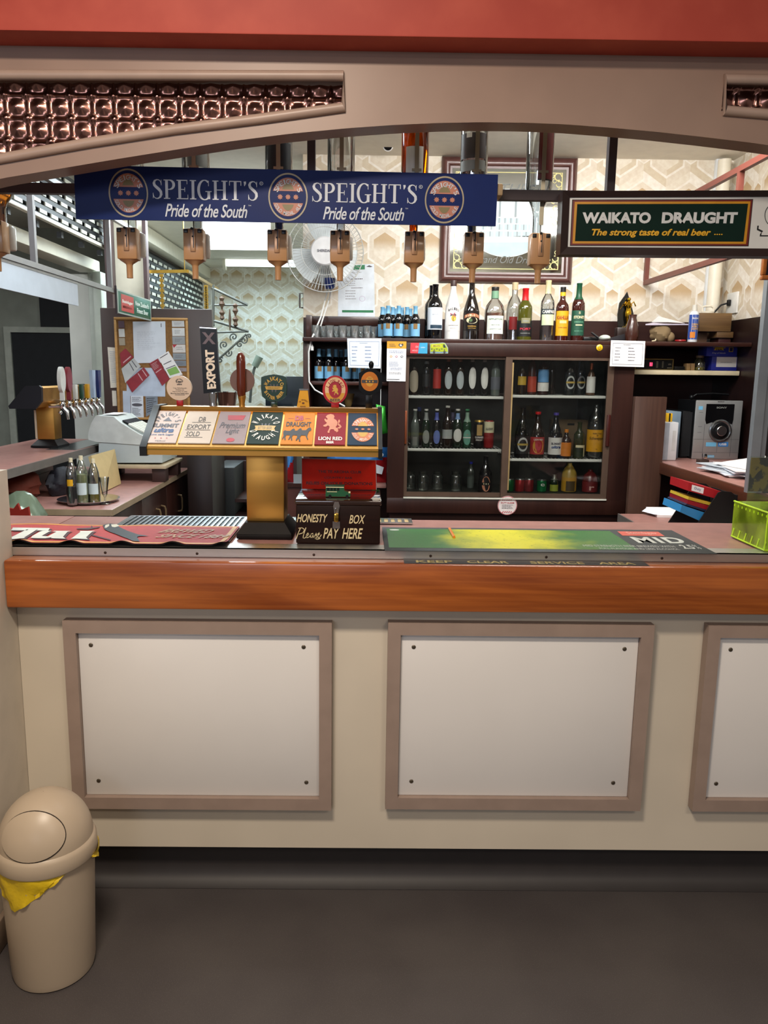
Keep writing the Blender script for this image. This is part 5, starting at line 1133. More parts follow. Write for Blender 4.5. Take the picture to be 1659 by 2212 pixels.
# cash register on a small stand
yn = 4.68
def pr(px, py, Y=yn): p = P(px, py, Y); return (p.x, p.z)
st_ = thing('register_stand', 'small cream topped stand with dark legs carrying the cash register', 'stand', (P(300, 1010, yn).x, 4.85, .9))
x0, x1 = P(240, 1005, yn).x, P(360, 1005, yn).x; zs = P(300, 1004, yn).z; 
b = MB(); b.box((x0 - .12, 4.66, zs - .022), (x1, 5.10, zs), bev=.004); b.build('stand_top', M('cream_board', '#bfae90', .5), st_)
for lx, ly in ((x0 - .08, 4.72), (x1 - .05, 4.72), (x1 - .05, 5.04), (x0 - .08, 5.04)):
    b = MB(); b.box((lx - .04, ly - .04, .9003), (lx + .04, ly + .04, zs - .0222), bev=.003); b.build('leg', M('stand_leg_brown', '#3a2522', .5), st_)
rg = thing('cash_register', 'off-white cash register with sloping keyboard on a stand over the bench', 'cash register', (P(290, 1000, yn).x, 4.87, zs))
mt_reg = M('register_grey', '#b9c3c4', .5, var=.03); 
bz = lambda px, py: (pr(px, py)[0], max(pr(px, py)[1], zs + .0004))
b = MB(); b.prism([bz(212, 1000), bz(350, 1000), bz(350, 965), bz(212, 955)], 'Y', 4.69, 5.06); b.build('cash_drawer', mt_reg, rg)
b = MB(); b.prism([bz(208, 954.8), bz(351, 964.8), bz(351, 958), bz(300, 938), bz(262, 915), bz(244, 900), bz(206, 898), bz(196, 915), bz(190, 934), bz(190, 950)], 'Y', 4.685, 5.07); hd2 = b.build('register_body', M('register_cream', '#ccd2d0', .5), rg)
b = MB(); a, c_ = Vector((bz(255, 909)[0], 0, bz(255, 909)[1])), Vector((bz(335, 951)[0], 0, bz(335, 951)[1])); d = (c_ - a)
for i in range(7):
    for j in range(6):
        p = a + d * (.28 + .1 * i); b.T = Matrix.Translation((p.x, 4.73 + .05 * j, p.z + .004)) @ Matrix.Rotation(math.atan2(-d.z, d.x), 4, 'Y'); b.box((-.012, -.018, -.003), (.012, .018, .006), bev=.002)
b.T = None; b.build('keyboard', M('register_keys', '#dcdcd2', .5), hd2)
b = MB(); b.T = Matrix.Translation(((a + d * .13).x, 4.87, (a + d * .13).z + .003)) @ Matrix.Rotation(math.atan2(-d.z, d.x), 4, 'Y'); b.box((-.02, -.14, -.003), (.02, .14, .004)); b.T = None; b.build('display', mt_black, hd2)
b = MB(); p = bz(215, 897); b.box((p[0], 4.74, p[1] + .0005), (p[0] + .085, 4.95, p[1] + .004)); b.build('receipt_roll', mt_paper, hd2)
# tray with bottles and glass
tc_ = PZ(192, 1083, .9); tc_.z = .9
tr_ = thing('serving_tray', 'round black serving tray with bottles at the near end of the bench', 'tray', tc_)
b = MB(); b.lathe([(.125, .0004), (.142, .004), (.150, .014), (.147, .0145), (.139, .007), (.0006, .005)], tc_, 36); b.build('dish', M('tray_black', '#0d0d0f', .15, coat=.5), tr_)
b = MB(); b.lathe([(.1475, .0146), (.1505, .0146), (.1515, .017), (.1480, .0172)], tc_, 36); b.build('rolled_rim', mt_chrome, tr_)
zt = .9 + .0062
def trb(px, top, lab_, **k):
    Y = k.pop('Y'); x = P(px, 1040, Y).x; h = P(px, top, Y).z - zt; return bottle('soft_drink_bottle', lab_, (x, Y, zt), k.pop('r'), h, 'pet', group='bottles on the black tray', **k)
trb(155, 990, 'cola bottle with yellow label flash on the black tray, leftmost', Y=3.80, r=.027, glass=G_clear, cap=M('cap_cream', '#cfc4a6', .4), capf=.08, liquid=(D_cola, .40), lab=lab_yel, labz=(.42, .56), labang=30)
trb(177, 985, 'cloudy lemon bottle in the middle of the black tray', Y=3.84, r=.029, glass=G_clear, cap=M('cap_cream', ''), capf=.08, liquid=(M('lemon_drink', '#b9c48a', .3), .62), lab=M('label_pale_blue_white', '#c3d2d6', .5), labz=(.2, .45), labang=60)
trb(203, 992, 'bottle with a little yellow drink at the right of the black tray', Y=3.86, r=.027, glass=G_clear, cap=M('cap_cream', ''), capf=.08, liquid=(M('yellow_drink', '#a99a22', .3), .22), lab=M('label_pale_blue_white', ''), labz=(.22, .46), labang=60)
gx = P(226, 1060, 3.86).x; t = thing('stemmed_glass', 'empty stemmed glass standing on the black tray beside the bottles', 'glass', (gx, 3.86, zt))
b = MB(); b.lathe([(.028, 0), (.027, .002), (.004, .006), (.004, .03), (.012, .045), (.024, .13), (.0228, .13), (.011, .047), (.0008, .04)], (gx, 3.86, zt), 20); b.build('bowl', pane('thin_glass', (.93, .95, .95), .5, .03, .05), t)
# chopping board leaning back against the stand
q = [P(197, 984, 4.30), P(248, 970, 4.62), P(262, 1054, 4.56), P(222, 1068, 4.22)]
q[3].z = q[2].z = .9045
t = thing('chopping_board', 'cream chopping board leaning on edge under the second counter', 'board', (q[3] + q[2]) / 2)
b = MB(); b.sheet(q, .02); b.build('slab', M('board_cream', '#bfa877', .6, var=.06), t)
# coats and bag stuffed under the second counter
def blob(name, label, cat, c, r, mat, parts=None, seed=1, base=None):
    rr_ = random.Random(seed); b = MB(); b.ball((0, 0, 0), r, 0, 26, 16)
    ph = [rr_.uniform(0, 6) for _ in range(6)]
    for v in b.bm.verts:
        n = Vector((v.co.x / r[0], v.co.y / r[1], v.co.z / r[2])); k = 1 + .10 * math.sin(4 * n.x + ph[0] + 3 * n.z) + .07 * math.sin(7 * n.y + ph[1] - 4 * n.x) + .05 * math.sin(11 * n.z + ph[2] + 6 * n.x)
        v.co *= k
        v.co.z = max(v.co.z, -r[2] * .8)
        v.co += Vector(c)
    org = (c[0], c[1], c[2] - r[2] * .8)
    if parts is None: o = b.build(name, mat, None, org); return tag(o, label, cat)
    t = thing(name, label, cat, org); b.build(parts, mat, t); return t
blob('coat', 'rust coloured coat bundled on the bench under the second counter', 'coat', (-1.80, 4.05, .9 + .066), (.12, .12, .08), M('rust_cloth', '#6b2f20', .8, bump=.3), seed=3)
blob('coat', 'navy coat bundled beside the rust coat under the second counter', 'coat', (-1.615, 4.16, .9 + .066), (.058, .10, .08), M('navy_cloth', '#13141f', .7, bump=.3), seed=5)
c = P(34, 1096, 3.45); t = blob('carrier_bag', 'green and silver glossy bag with red flash at the far left', 'bag', (P(38, 1094, 3.62).x, 3.55, .86), (.14, .12, .14), M('bag_green', '#6f7f6c', .2, .2, bump=.5), 'bag_skin', seed=9)
b = MB(); c = P(42, 1103, 3.44); b.prism([(c.x + dx, c.z + dz) for dx, dz in ((-.06, -.03), (.05, -.03), (.045, .02), (.01, .005), (0, .035), (-.02, .01), (-.05, .015))], 'Y', 3.425, 3.44); b.build('red_flash', M('bag_red', '#8f2418', .4), t)
t = thing('stool', 'dark stool carrying the green bag below the second counter', 'stool', (P(38, 1094, 3.62).x, 3.55, 0))
b = MB(); b.lathe([(.15, .715), (.16, .72), (.16, .74), (.15, .747)], (P(38, 1094, 3.62).x, 3.55, 0), 24); b.build('seat', mt_cabin, t)
for k in range(4):
    a = R_(45 + 90 * k); xx_ = P(38, 1094, 3.62).x; b = MB(); b.cyl((xx_ + .17 * math.cos(a), 3.55 + .12 * math.sin(a), 0), (xx_ + .11 * math.cos(a), 3.55 + .11 * math.sin(a), .714), .014, 10); b.build('leg', mt_cabin, t)
# pinboard on the partition with its papers
YPB = 5.42 - .002
def zp(x, y): return 200 + x / 6.9125, 660 + y / 6.9125
def pin(px4, Y): return [P(*zp(*p), Y) for p in px4]
pb = thing('pinboard', 'oak framed cork pinboard covered in papers on the dark partition', 'pinboard', P(330, 800, YPB))
q = rectq(250, 686, 408, 907, YPB - .018)
b = MB(); b.box((q[0].x + .012, YPB - .012, q[2].z + .012), (q[1].x - .012, YPB, q[0].z - .012)); b.build('cork_sheet', M('cork', '#8a6338', .9, var=.12, scale=60), pb)
b = MB(); w = .016
b.box((q[0].x, YPB - .018, q[0].z - w), (q[1].x, YPB, q[0].z), bev=.003); b.box((q[0].x, YPB - .018, q[2].z), (q[1].x, YPB, q[2].z + w), bev=.003); b.box((q[0].x, YPB - .018, q[2].z + w), (q[0].x + w, YPB, q[0].z - w), bev=.003); b.box((q[1].x - w, YPB - .018, q[2].z + w), (q[1].x, YPB, q[0].z - w), bev=.003); b.build('oak_frame', mt_oak, pb)
def paper(label, px4, lift, mat, group='papers pinned to the oak framed board', name='pinned_paper', fn=None, pm=None, cat='paper', Y=None):
    Y = (YPB - .0125) if Y is None else Y; q = pin(px4, Y - lift); o = (q[2] + q[3]) / 2
    b = MB(); b.sheet(q, .0008); 
    if fn is None:
        ob = b.build(name, mat, None, o); return tag(ob, label, cat, group)
    t = thing(name, label, cat, o, group); sh_ = b.build('sheet', mat, t); b = MB(); fn(b, Face(q)); b.build('print', pm, t, smooth=0); return t
pw = M('paper_bluish', '#d6dce6', .7, var=.03); pred = M('leaflet_red', '#8f2a34', .5, var=.12, scale=20)
paper('large white sheet pinned at the top centre of the oak framed board', [(600, 240), (1085, 235), (1100, 850), (620, 862)], .004, pw, fn=lambda b, f: (f.lines(b, .12, .25, .9, .7, 10, 0, rag=.6, th=.2), f.rect(b, .86, .05, .88, .14, 1)), pm=[M('very_faint_print', '#bcc3cf', .7), mt_ink])
paper('pale blue sheet half hidden below the red leaflets on the board', [(505, 930), (1085, 930), (1085, 1360), (510, 1350)], .001, M('paper_pale_blue', '#b9c4d6', .7))
paper('narrow blue-white sheet at the bottom left of the board', [(450, 1275), (560, 1275), (570, 1680), (460, 1675)], .0012, M('paper_pale_blue', ''))
paper('white leaflet with a dark oval emblem at the bottom of the board', [(570, 1350), (755, 1350), (765, 1685), (575, 1675)], .0026, pw, fn=lambda b, f: (f.ell(b, .5, .40, .42, .07, 0), f.lines(b, .1, .05, .9, .28, 5, 0), f.lines(b, .1, .55, .8, .9, 6, 0)), pm=[GR])
paper('grey leaflet with lines of print right of the oval emblem leaflet', [(790, 1355), (970, 1355), (975, 1560), (800, 1660)], .0026, M('paper_grey_blue', '#7f8894', .7), fn=lambda b, f: f.lines(b, .1, .1, .9, .9, 7, 0), pm=[mt_ink])
def redleaf(b, f): f.rect(b, .08, .10, .16, .9, 1); f.rect(b, .50, .10, .58, .9, 1)
paper('small red leaflet at the upper left of the slanted row', [(490, 640), (612, 770), (430, 925), (405, 715)], .005, pred, fn=lambda b, f: f.rect(b, .75, .1, .85, .8, 0), pm=[M('pink_print', '#c9a0a4', .5)])
paper('slanted pale grey leaflet between the two red leaflets at the left of the board', [(430, 945), (612, 785), (720, 905), (490, 1160)], .0056, M('leaflet_grey', '#b9bcbc', .5), fn=lambda b, f: (f.rect(b, .6, .05, .64, .8, 0), f.rect(b, .8, .05, .84, .8, 0)), pm=[GR])
paper('slanted red leaflet at the centre left of the board', [(500, 1140), (765, 920), (850, 1040), (590, 1300)], .0062, pred, fn=lambda b, f: (f.rect(b, .62, .1, .66, .9, 0), f.rect(b, .86, .1, .90, .9, 0)), pm=[M('pink_print', '')])
paper('slanted dark red leaflet at the centre right of the board', [(845, 865), (975, 790), (1150, 1100), (1040, 1200)], .0056, pred, fn=lambda b, f: (f.lines(b, .1, .08, .8, .35, 5, 0), f.rect(b, .1, .42, .8, .46, 0)), pm=[M('pink_print', '')])
paper('slanted white and green leaflet at the right of the board', [(980, 775), (1130, 680), (1345, 1030), (1150, 1085)], .0062, mt_paper, fn=lambda b, f: (f.rect(b, .12, .62, .9, .9, 1), f.rect(b, .1, .05, .85, .08, 0), f.rect(b, .1, .35, .8, .38, 0), f.rect(b, .1, .56, .9, .59, 0)), pm=[GR, M('leaf_green_print', '#86b35e', .5)])
cards = [(228, 318, '#d9dadc', 'top of the right column'), (335, 455, '#dfe0e0', 'second in the right column'), (462, 578, '#9fa3a6', 'third in the right column, grey'), (585, 703, '#d8d3d0', 'fourth in the right column, red corner'), (712, 812, '#8f969c', 'fifth in the right column, blue-grey'), (822, 905, '#7c838c', 'sixth in the right column, darker'), (930, 985, '#9b8f92', 'seventh in the right column, partly hidden')]
for y0, y1, col, w in cards:
    paper('business card, %s of the pinboard' % w, [(1175 + y0 * .03, y0), (1355 + y0 * .05, y0), (1360 + y1 * .05 - 5, y1), (1178 + y1 * .03, y1)], .002, M('card_%s' % col[1:], col, .6), group='business cards on the pinboard', name='business_card', fn=(lambda b, f: (f.lines(b, .3, .3, .8, .8, 2, 0, th=.2), f.poly(b, [(0, 0), (.35, 0), (.1, .4)], 1))) if 'red' in w else (lambda b, f: f.lines(b, .2, .3, .8, .8, 3, 0, th=.25)), pm=[GR, RD], cat='card')
for y0, y1, col, w in [(228, 335, '#5c4650', 'purple card at the top left of the pinboard'), (348, 470, '#d3d3cf', 'white card second from the top left of the pinboard'), (483, 595, '#a49a88', 'beige card third from the top left of the pinboard')]:
    paper(w, [(372 + y0 * .04, y0), (460 + y0 * .04, y0), (465 + y1 * .04, y1), (376 + y1 * .04, y1)], .002, M('card_%s' % col[1:], col, .6), group='business cards on the pinboard', name='business_card', cat='card')
YN = 5.42
paper('long narrow white notice on the dark partition left of the pinboard', [(222, 620), (360, 630), (402, 1222), (268, 1230)], .0005, M('notice_cream', '#d5d0c4', .7), None, 'notice', lambda b, f: f.lines(b, .2, .1, .85, .9, 16, 0), [mt_fink], 'notice', Y=YN)
paper('short cream label below the long narrow notice', [(288, 1270), (352, 1272), (365, 1498), (300, 1500)], .0005, M('notice_cream', ''), None, 'notice', None, None, 'notice', Y=YN)
# ---- roller grilles
mt_link = M('grille_link_cream', '#cfcfc2', .4, var=.05); mt_gbk = M('grille_black', '#15171a', .5)
def grille(name, label, X_, y0, y1, z0, z1, pitch, lw, face=1, lmat=mt_link):
    t = thing(name, label, 'grille', (X_, (y0 + y1) / 2, z0))
    b = MB(); nz = int((z1 - z0) / pitch)
    for j in range(nz + 1): b.bar((X_ - face * .008, y0, z0 + pitch * j), (X_ - face * .008, y1, z0 + pitch * j), .012, pitch * .52)
    b.box((X_ - face * .05, y0, z0), (X_ - face * .045, y1, z1)); b.build('slat_curtain', mt_gbk, t)
    b = MB(); ny = int((y1 - y0) / lw)
    for j in range(nz):
        for i in range(ny):
            y = y0 + lw * (i + (.5 if j % 2 else .0)) + lw * .14
            if y + lw * .6 < y1: b.box((X_ - .004, y, z0 + pitch * (j + .30)), (X_ + .004, y + lw * .62, z0 + pitch * (j + .72)))
    b.build('links', lmat, t); return t
g1 = grille('roller_grille', 'black and cream roller grille above the second counter at upper left', -1.9, 2.75, 6.15, 2.44, 2.79, .052, .17)
b = MB(); b.box((-1.905, 2.75, 2.415), (-1.875, 6.15, 2.438), bev=.003); b.build('bottom_bar', mt_cream, g1)
b = MB()
for k in range(7): y = 3.7 + .38 * k; b.box((-1.96, y, 2.378), (-1.93, y + .035, 2.414))
b.build('strap', mt_gbk, g1)
g2 = grille('roller_grille', 'black and silver roller grille along the passage wall', -2.0, 6.55, 9.98, 1.55, 2.66, .062, .19)
b = MB(); b.box((-2.02, 6.55, 2.665), (-1.90, 9.98, 2.79), bev=.006); b.build('head_box', mt_cream, g2)
# ---- brass rail and wrought iron bracket beyond the partition
YI = 6.4; mt_iron = M('grey_iron', '#5a5d58', .5, .4)
t = thing('brass_rack', 'slim brass rail with hanging brass chains above the dark partition', 'rack', P(350, 587, 6.0))
b = MB(); a, c = P(240, 588, 6.0), P(405, 586, 6.0); b.bar(a, c, .02, .022); b.bar(c, P(470, 625, 7.0), .02, .022); b.bar(a + Vector((0, 0, .2)), a, .02, .02, 0, (0, 1, 0)); b.bar((c.x - .02, 6.0, c.z), (c.x - .02, 6.0, 2.8), .006, .006, 0, (0, 1, 0)); b.build('rail', M('brass_rail', '#b08b3a', .3, .8), t)
for px, y0, y1 in ((349, 592, 668), (445, 616, 668)):
    b = MB(); p0, p1 = P(px, y0, 6.0), P(px, y1, 6.0); n = 14
    for k in range(n): z = p0.z + (p1.z - p0.z) * k / n; b.box((p0.x - (.006 if k % 2 else .014), 5.99, z - .02), (p0.x + (.006 if k % 2 else .014), 6.01, z))
    b.build('chain', M('brass_rail', ''), t)
t = thing('iron_bracket', 'scrolled grey wrought iron bracket on the passage wall above the sink', 'bracket', P(500, 740, YI))
def ip(pts): return [P(x, y, YI) for x, y in pts]
b = MB()
for pts, r in (([(458, 622), (535, 659)], .010), ([(462, 659), (535, 659)], .007), ([(452, 690), (537, 716)], .010), ([(470, 718), (537, 716)], .008), ([(461, 615), (461, 705)], .010), ([(472, 776), (532, 722)], .008)): b.tube(ip(pts), r, 8)
b.tube([P(461, 700, YI), P(461, 690, 6.0) + Vector((-.02, -.5, -.1))], .01, 8)
b.build('bars', mt_iron, t)
def spiral(cx, cy, r, a0, turns=1.6, cw=1):
    return [P(cx + r * (1 - k / 26) * math.cos(a0 + cw * turns * 2 * math.pi * k / 26), cy + r * (1 - k / 26) * math.sin(a0 + cw * turns * 2 * math.pi * k / 26), YI) for k in range(25)]
for s_ in ((505, 728, 9, 2.2, 1), (484, 745, 9, 2.2, 1), (527, 735, 8, -1, 1), (518, 744, 7, -1, -1), (493, 763, 8, -.6, 1), (476, 778, 7, -.6, -1), (538, 726, 6, 2, 1)):
    b = MB(); b.tube(spiral(s_[0], s_[1], s_[2], s_[3], 1.5, s_[4]), .006, 6); b.build('scroll', mt_iron, t)
for px, y0, y1 in ((480, 640, 692), (509, 655, 706), (497, 668, 714)):
    b = MB(); p0, p1 = P(px, y0, YI - .02), P(px, y1, YI - .02); L = p0.z - p1.z
    b.lathe([(.004, 0), (.020, L * .08), (.012, L * .2), (.024, L * .32), (.006, L * .45), (.010, L * .55), (.024, L * .68), (.012, L * .8), (.022, L * .92), (.004, L)] if px != 497 else [(.004, 0), (.008, L * .3), (.012, L * .5), (.004, L)], p1, 10); b.build('baluster', M('rust_brown_iron', '#5b4434', .6), t)
# ---- passage end: sink corner
t = thing('dispenser_box', 'pale grey box with round black knob on the wall behind the tap handles', 'box', P(436, 860, 6.5))
q = rectq(420, 815, 452, 885, 6.5); b = MB(); b.box((q[0].x, 6.5, P(490, 882, 6.45).z + .0005), (q[1].x, 6.75, q[0].z), bev=.006); b.build('case', M('pale_grey_plastic', '#a4adae', .5), t)
p = P(433, 853, 6.49); b = MB(); b.T = Matrix.Translation(p) @ Matrix.Rotation(R_(90), 4, 'X'); b.lathe([(.032, -.01), (.032, .006), (.012, .010), (.011, .018), (.0006, .019)], n=24); b.build('knob', M('dark_grey_plastic', '#3c4145', .4), t)
yb_ = 6.45; t = thing('sink_bench', 'low steel bench in the passage behind the brass tap tower', 'bench', (P(500, 900, yb_).x, 6.7, 0))
zz = P(490, 882, yb_).z; b = MB(); b.box((P(415, 880, yb_).x, yb_, zz - .04), (P(655, 880, yb_).x, 7.0, zz)); b.build('bench_top', M('tray_steel', ''), t)
b = MB(); b.box((P(415, 880, yb_).x, yb_ + .02, 0), (P(640, 880, yb_).x, 7.0, zz - .0405)); b.build('carcass', mt_cabin, t)
p = P(490, 880, 6.6); t = thing('pot', 'shiny red-brown pot standing on the bench between the tap handles', 'pot', (p.x, 6.62, zz)); r = P(512, 860, 6.6).x - p.x; h = P(490, 846, 6.6).z - zz
b = MB(); b.lathe([(r * .75, .0005), (r * .8, .003), (r, h), (r * .95, h), (r * .76, .008), (.0006, .008)], (p.x, 6.62, zz), 28); b.build('bowl', M('copper_brown_pot', '#6d4338', .2, .6), t)
b = MB(); b.lathe([(r * .99, h - .006), (r * 1.05, h - .004), (r * 1.05, h + .003), (r * .96, h + .003)], (p.x, 6.62, zz), 28); b.build('rim', mt_chrome, t)
t = thing('spray_head', 'grey green rinsing spray head on an upright pipe near the papered wall', 'tap', (P(557, 790, 7.0).x, 7.0, P(540, 860, 7.0).z))
b = MB(); b.tube([P(540, 870, 7.0), P(543, 830, 7.0), P(548, 800, 7.0), P(555, 782, 7.0)], .012, 8); b.build('pipe', mt_iron, t); b = MB(); b.tube([P(550, 792, 7.0), P(561, 770, 7.0)], [.03, .034], 12); b.build('head', M('grey_green_plastic', '#6f7c70', .5), t)
t = thing('screen', 'dark flat screen back seen behind the green shield handle', 'screen', P(605, 880, 6.7))
q = rectq(573, 813, 656, 877, 6.7); b = MB(); b.box((q[0].x, 6.7, q[2].z), (q[1].x, 6.735, q[0].z), bev=.006); b.build('casing', M('screen_navy', '#101a24', .4), t)
b = MB(); xm = (q[0].x + q[1].x) / 2 - .05; b.box((xm - .03, 6.71, zz + .012), (xm + .03, 6.73, q[2].z + .02)); b.box((xm - .12, 6.65, zz + .0004), (xm + .12, 6.8, zz + .0118)); b.build('stand', mt_black, t)
# ---- ceiling lights
x0, x1 = P(436, 430, 6.0).x, P(579, 430, 6.0).x; z0 = P(510, 534, 6.0).z
lt = thing('light_panel', 'brilliant white glowing light panel behind the blue sign', 'ceiling light', ((x0 + x1) / 2, 6.1, z0))
mt_glow = M('glowing_diffuser', '#f4f8fb', .5, emit=(.86, .94, 1.0), es=5.0)
b = MB(); b.box((x0, 6.0, z0), (x1, 6.14, 2.795), bev=.01); b.build('diffuser', mt_glow, lt)
t = thing('batten_light', 'slim fluorescent batten on the passage ceiling below the light panel', 'ceiling light', P(560, 575, 9.2))
q = rectq(487, 561, 650, 575, 9.2); b = MB(); b.box((q[0].x, 9.2, q[2].z), (q[1].x, 9.27, q[0].z), bev=.01); b.build('tube', M('tube_glow', '#eef6f6', .5, emit=(.85, .96, 1.0), es=1.6), t)
b = MB(); b.box((q[0].x - .03, 9.19, q[0].z + .001), (q[1].x, 9.29, 2.799)); b.box((q[0].x - .03, 9.19, q[2].z - .04), (q[0].x - .001, 9.29, q[0].z)); b.build('housing', mt_cream, t)
# ================================================================== BACK BAR
YF2 = 4.35
zT = P(1000, 732, YF2).z                                   # top shelf surface
zP = P(1000, 690, 4.83).z                                  # top of dark wall panel
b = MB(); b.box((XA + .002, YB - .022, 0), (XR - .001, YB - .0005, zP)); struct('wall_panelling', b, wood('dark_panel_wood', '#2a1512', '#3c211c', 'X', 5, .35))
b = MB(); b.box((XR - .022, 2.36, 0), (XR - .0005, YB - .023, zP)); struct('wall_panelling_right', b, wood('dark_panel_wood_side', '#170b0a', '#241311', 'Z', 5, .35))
mt_bar = wood('dark_red_wood', '#2c1611', '#40231c', 'X', 5, .32, .2)
bb = thing('back_bar', 'dark wooden back bar with long top shelf and open shelves at its left', 'shelf unit', ((XA + XR) / 2, 4.6, 0))
x_l = P(655, 900, 4.40).x; x_f0 = P(838, 900, YF2).x; x_f1 = P(1385, 900, YF2).x
b = MB(); b.box((x_l, 4.37, zT - .022), (XR - .024, YB - .0225, zT), bev=.002); b.build('top_shelf', mt_bar, bb)
b = MB(); b.box((x_l, 4.40, 0), (x_l + .034, YB - .0225, zT - .0222), bev=.002); b.box((x_l, 4.62, zT + .0002), (x_l + .034, YB - .0225, zP), bev=.002); b.build('side_board', mt_bar, bb)
b = MB(); b.box((x_l + .0342, 4.70, P(740, 703, 4.72).z), (P(818, 700, 4.7).x, 4.73, zP), bev=.002); b.build('head_rail', mt_bar, bb)
for yv, d in ((824, 4.42), (1046, 4.42)):
    z = P(740, yv, 4.42).z; b = MB(); b.box((x_l + .0345, 4.42, z - .02), (x_f0 - .001, YB - .023, z), bev=.002); b.build('shelf', mt_bar if yv < 1000 else mt_lam, bb)
zS2 = P(740, 824, 4.42).z; zS3 = P(740, 1046, 4.42).z
# ---- refrigerator let into the back bar
zf0 = .786; zfT = zT - .0225
fr = thing('drinks_fridge', 'dark wood fronted drinks fridge with sliding glass doors and white wire shelves', 'fridge', ((x_f0 + x_f1) / 2, YF2, zf0))
def zf(py, Y=YF2): return P(1100, py, Y).z
def xf_(px, Y=YF2): return P(px, 930, Y).x
mt_fw = wood('fridge_wood', '#26130f', '#361e18', 'Z', 5, .35, .1)
xo0, xo1, zo0, zo1 = xf_(874), xf_(1319), zf(1078), zf(771)
xfe = xf_(1362)
b = MB(); b.box((x_f0, YF2, zo1), (x_f1, YF2 + .03, zfT), bev=.003); b.box((x_f0, YF2, zf0), (xfe, YF2 + .03, zo0), bev=.003); b.box((x_f0, YF2 + .0005, zo0), (xo0, YF2 + .03, zo1)); b.box((xo1, YF2 + .0005, zo0), (xfe, YF2 + .03, zo1)); b.build('front_frame', mt_fw, fr)
mt_int = M('fridge_lining', '#272924', .5, var=.05)
b = MB(); b.box((x_f0 + .01, 4.80, zf0), (xfe - .01, 4.825, zfT - .001)); b.box((x_f0 + .01, YF2 + .031, zf0), (x_f0 + .03, 4.7995, zfT - .001)); b.box((xfe - .03, YF2 + .031, zf0), (xfe - .01, 4.7995, zfT - .001)); b.box((x_f0 + .03, YF2 + .031, zf0), (xfe - .03, 4.7995, zf(1064, 4.45))); b.build('lining', mt_int, fr)
b = MB(); b.box((x_f0 + .02, YF2 + .05, 0), (xfe - .02, 4.82, zf0 - .001)); b.build('plinth', mt_cabin, fr)
b = MB(); b.box((xo0, YF2 - .006, zo0 - .002), (xo1, YF2 + .004, zo0 + .006)); b.build('door_track', M('track_white', '#c9c8bd', .4), fr)
mt_df = M('door_frame_taupe', '#5d4a3e', .4, .3); mt_pane = pane('fridge_glass', (.97, .98, .97), .0, .02, .01, (.4, .42, .4))
def sdoor(x0, x1, y, w0, w1, label):
    b = MB(); z0, z1 = zo0 + .0065, zo1 - .0005; wb = .026
    b.box((x0, y, z0), (x0 + w0, y + .014, z1)); b.box((x1 - w1, y, z0), (x1, y + .014, z1)); b.box((x0 + w0, y, z0), (x1 - w1, y + .014, z0 + wb)); b.box((x0 + w0, y, z1 - .014), (x1 - w1, y + .014, z1)); d = b.build('sliding_door', mt_df, fr); d['label'] = label
    b = MB(); b.box((x0 + w0, y + .005, z0 + wb), (x1 - w1, y + .009, z1 - .014)); b.build('pane', mt_pane, d); return d
d1 = sdoor(xo0 + .001, xf_(1092), YF2 + .016, .018, .014, 'left sliding glass door'); d2 = sdoor(xf_(1087), xo1 - .001, YF2 + .0005, .036, .034, 'right sliding glass door')
b = MB(); b.box((xf_(1101), YF2 - .002, zo0 + .05), (xf_(1104), YF2 + .0003, zo1 - .03)); b.build('edge_strip', M('pale_gold_strip', '#b59a6a', .4, .5), d2)
b = MB(); b.box((xf_(1309), YF2 - .012, zf(962)), (xf_(1317), YF2 - .0002, zf(893)), bev=.004); b.build('handle', M('handle_dark_red', '#3a1410', .3), d2)
b = MB(); b.box((xf_(874) , YF2 + .004, zf(962)), (xf_(879), YF2 + .0158, zf(890)), bev=.003); b.build('handle', M('handle_copper', '#8a4a2e', .35, .5), d1)
mt_wire = M('white_wire', '#ecede4', .45, var=.04)
SH = {}
def shelf(key, px0, px1, py):
    z = P((px0 + px1) / 2, py, 4.42).z; x0, x1 = P(px0, py, 4.42).x, P(px1, py, 4.42).x; SH[key] = z + .0012
    b = MB(); b.box((x0, 4.41, z - .016), (x1, 4.425, z), bev=.004); n = 26
    for i in range(n + 1): x = x0 + .006 + (x1 - x0 - .012) * i / n; b.bar((x, 4.4255, z - .001), (x, 4.795, z - .001), .003, .003)
    b.box((x0, 4.60, z - .008), (x1, 4.606, z - .003)); b.box((x0, 4.785, z - .008), (x1, 4.795, z - .003)); b.build('wire_shelf', mt_wire, fr)
shelf('L1', 881, 1088, 855); shelf('L2', 880, 1083, 969); shelf('R1', 1104, 1308, 854); shelf('R2', 1099, 1304, 991)
SH['L3'] = SH['R3'] = zf(1064, 4.45) + .0006
GF = 'drinks inside the fridge'
def fb(key, px, top, r_px, label, st, glass, Y=4.47, name='beer_bottle', h=None, **k):
    z = SH[key]; x = P(px, 930, Y).x; r = P(px + r_px, 930, Y).x - x
    h = h or (P(px, top, Y).z - z); return bottle(name, label, (x, Y, z), r, h, st, glass, group=GF, n=16, **k)
def hid(key, n): return None
H1 = .232
fb('L1', 891.5, 0, 9.5, 'round shouldered dark bottle with beige label, leftmost on the top left fridge shelf', 'squat', G_brown, h=.235, lab=M('label_beige', '#a59a86', .5), labz=(.06, .58), ov=True)
fb('L1', 918.5, 0, 9, 'black bottle with white collar label, second on the top left fridge shelf', 'beer', G_black, h=H1, neck=lab_gry, neckf=(.74, .80), lab=lab_blk, labz=(.2, .5))
fb('L1', 941, 0, 8.5, 'red labelled bottle on the top left fridge shelf', 'beer', G_brown, h=H1, lab=M('label_bright_red', '#a8281f', .5), labz=(.16, .62))
OVL = dict(ov=True, lab=M('label_silver_oval', '#aeb6b8', .5), labz=(.15, .58), labang=52)
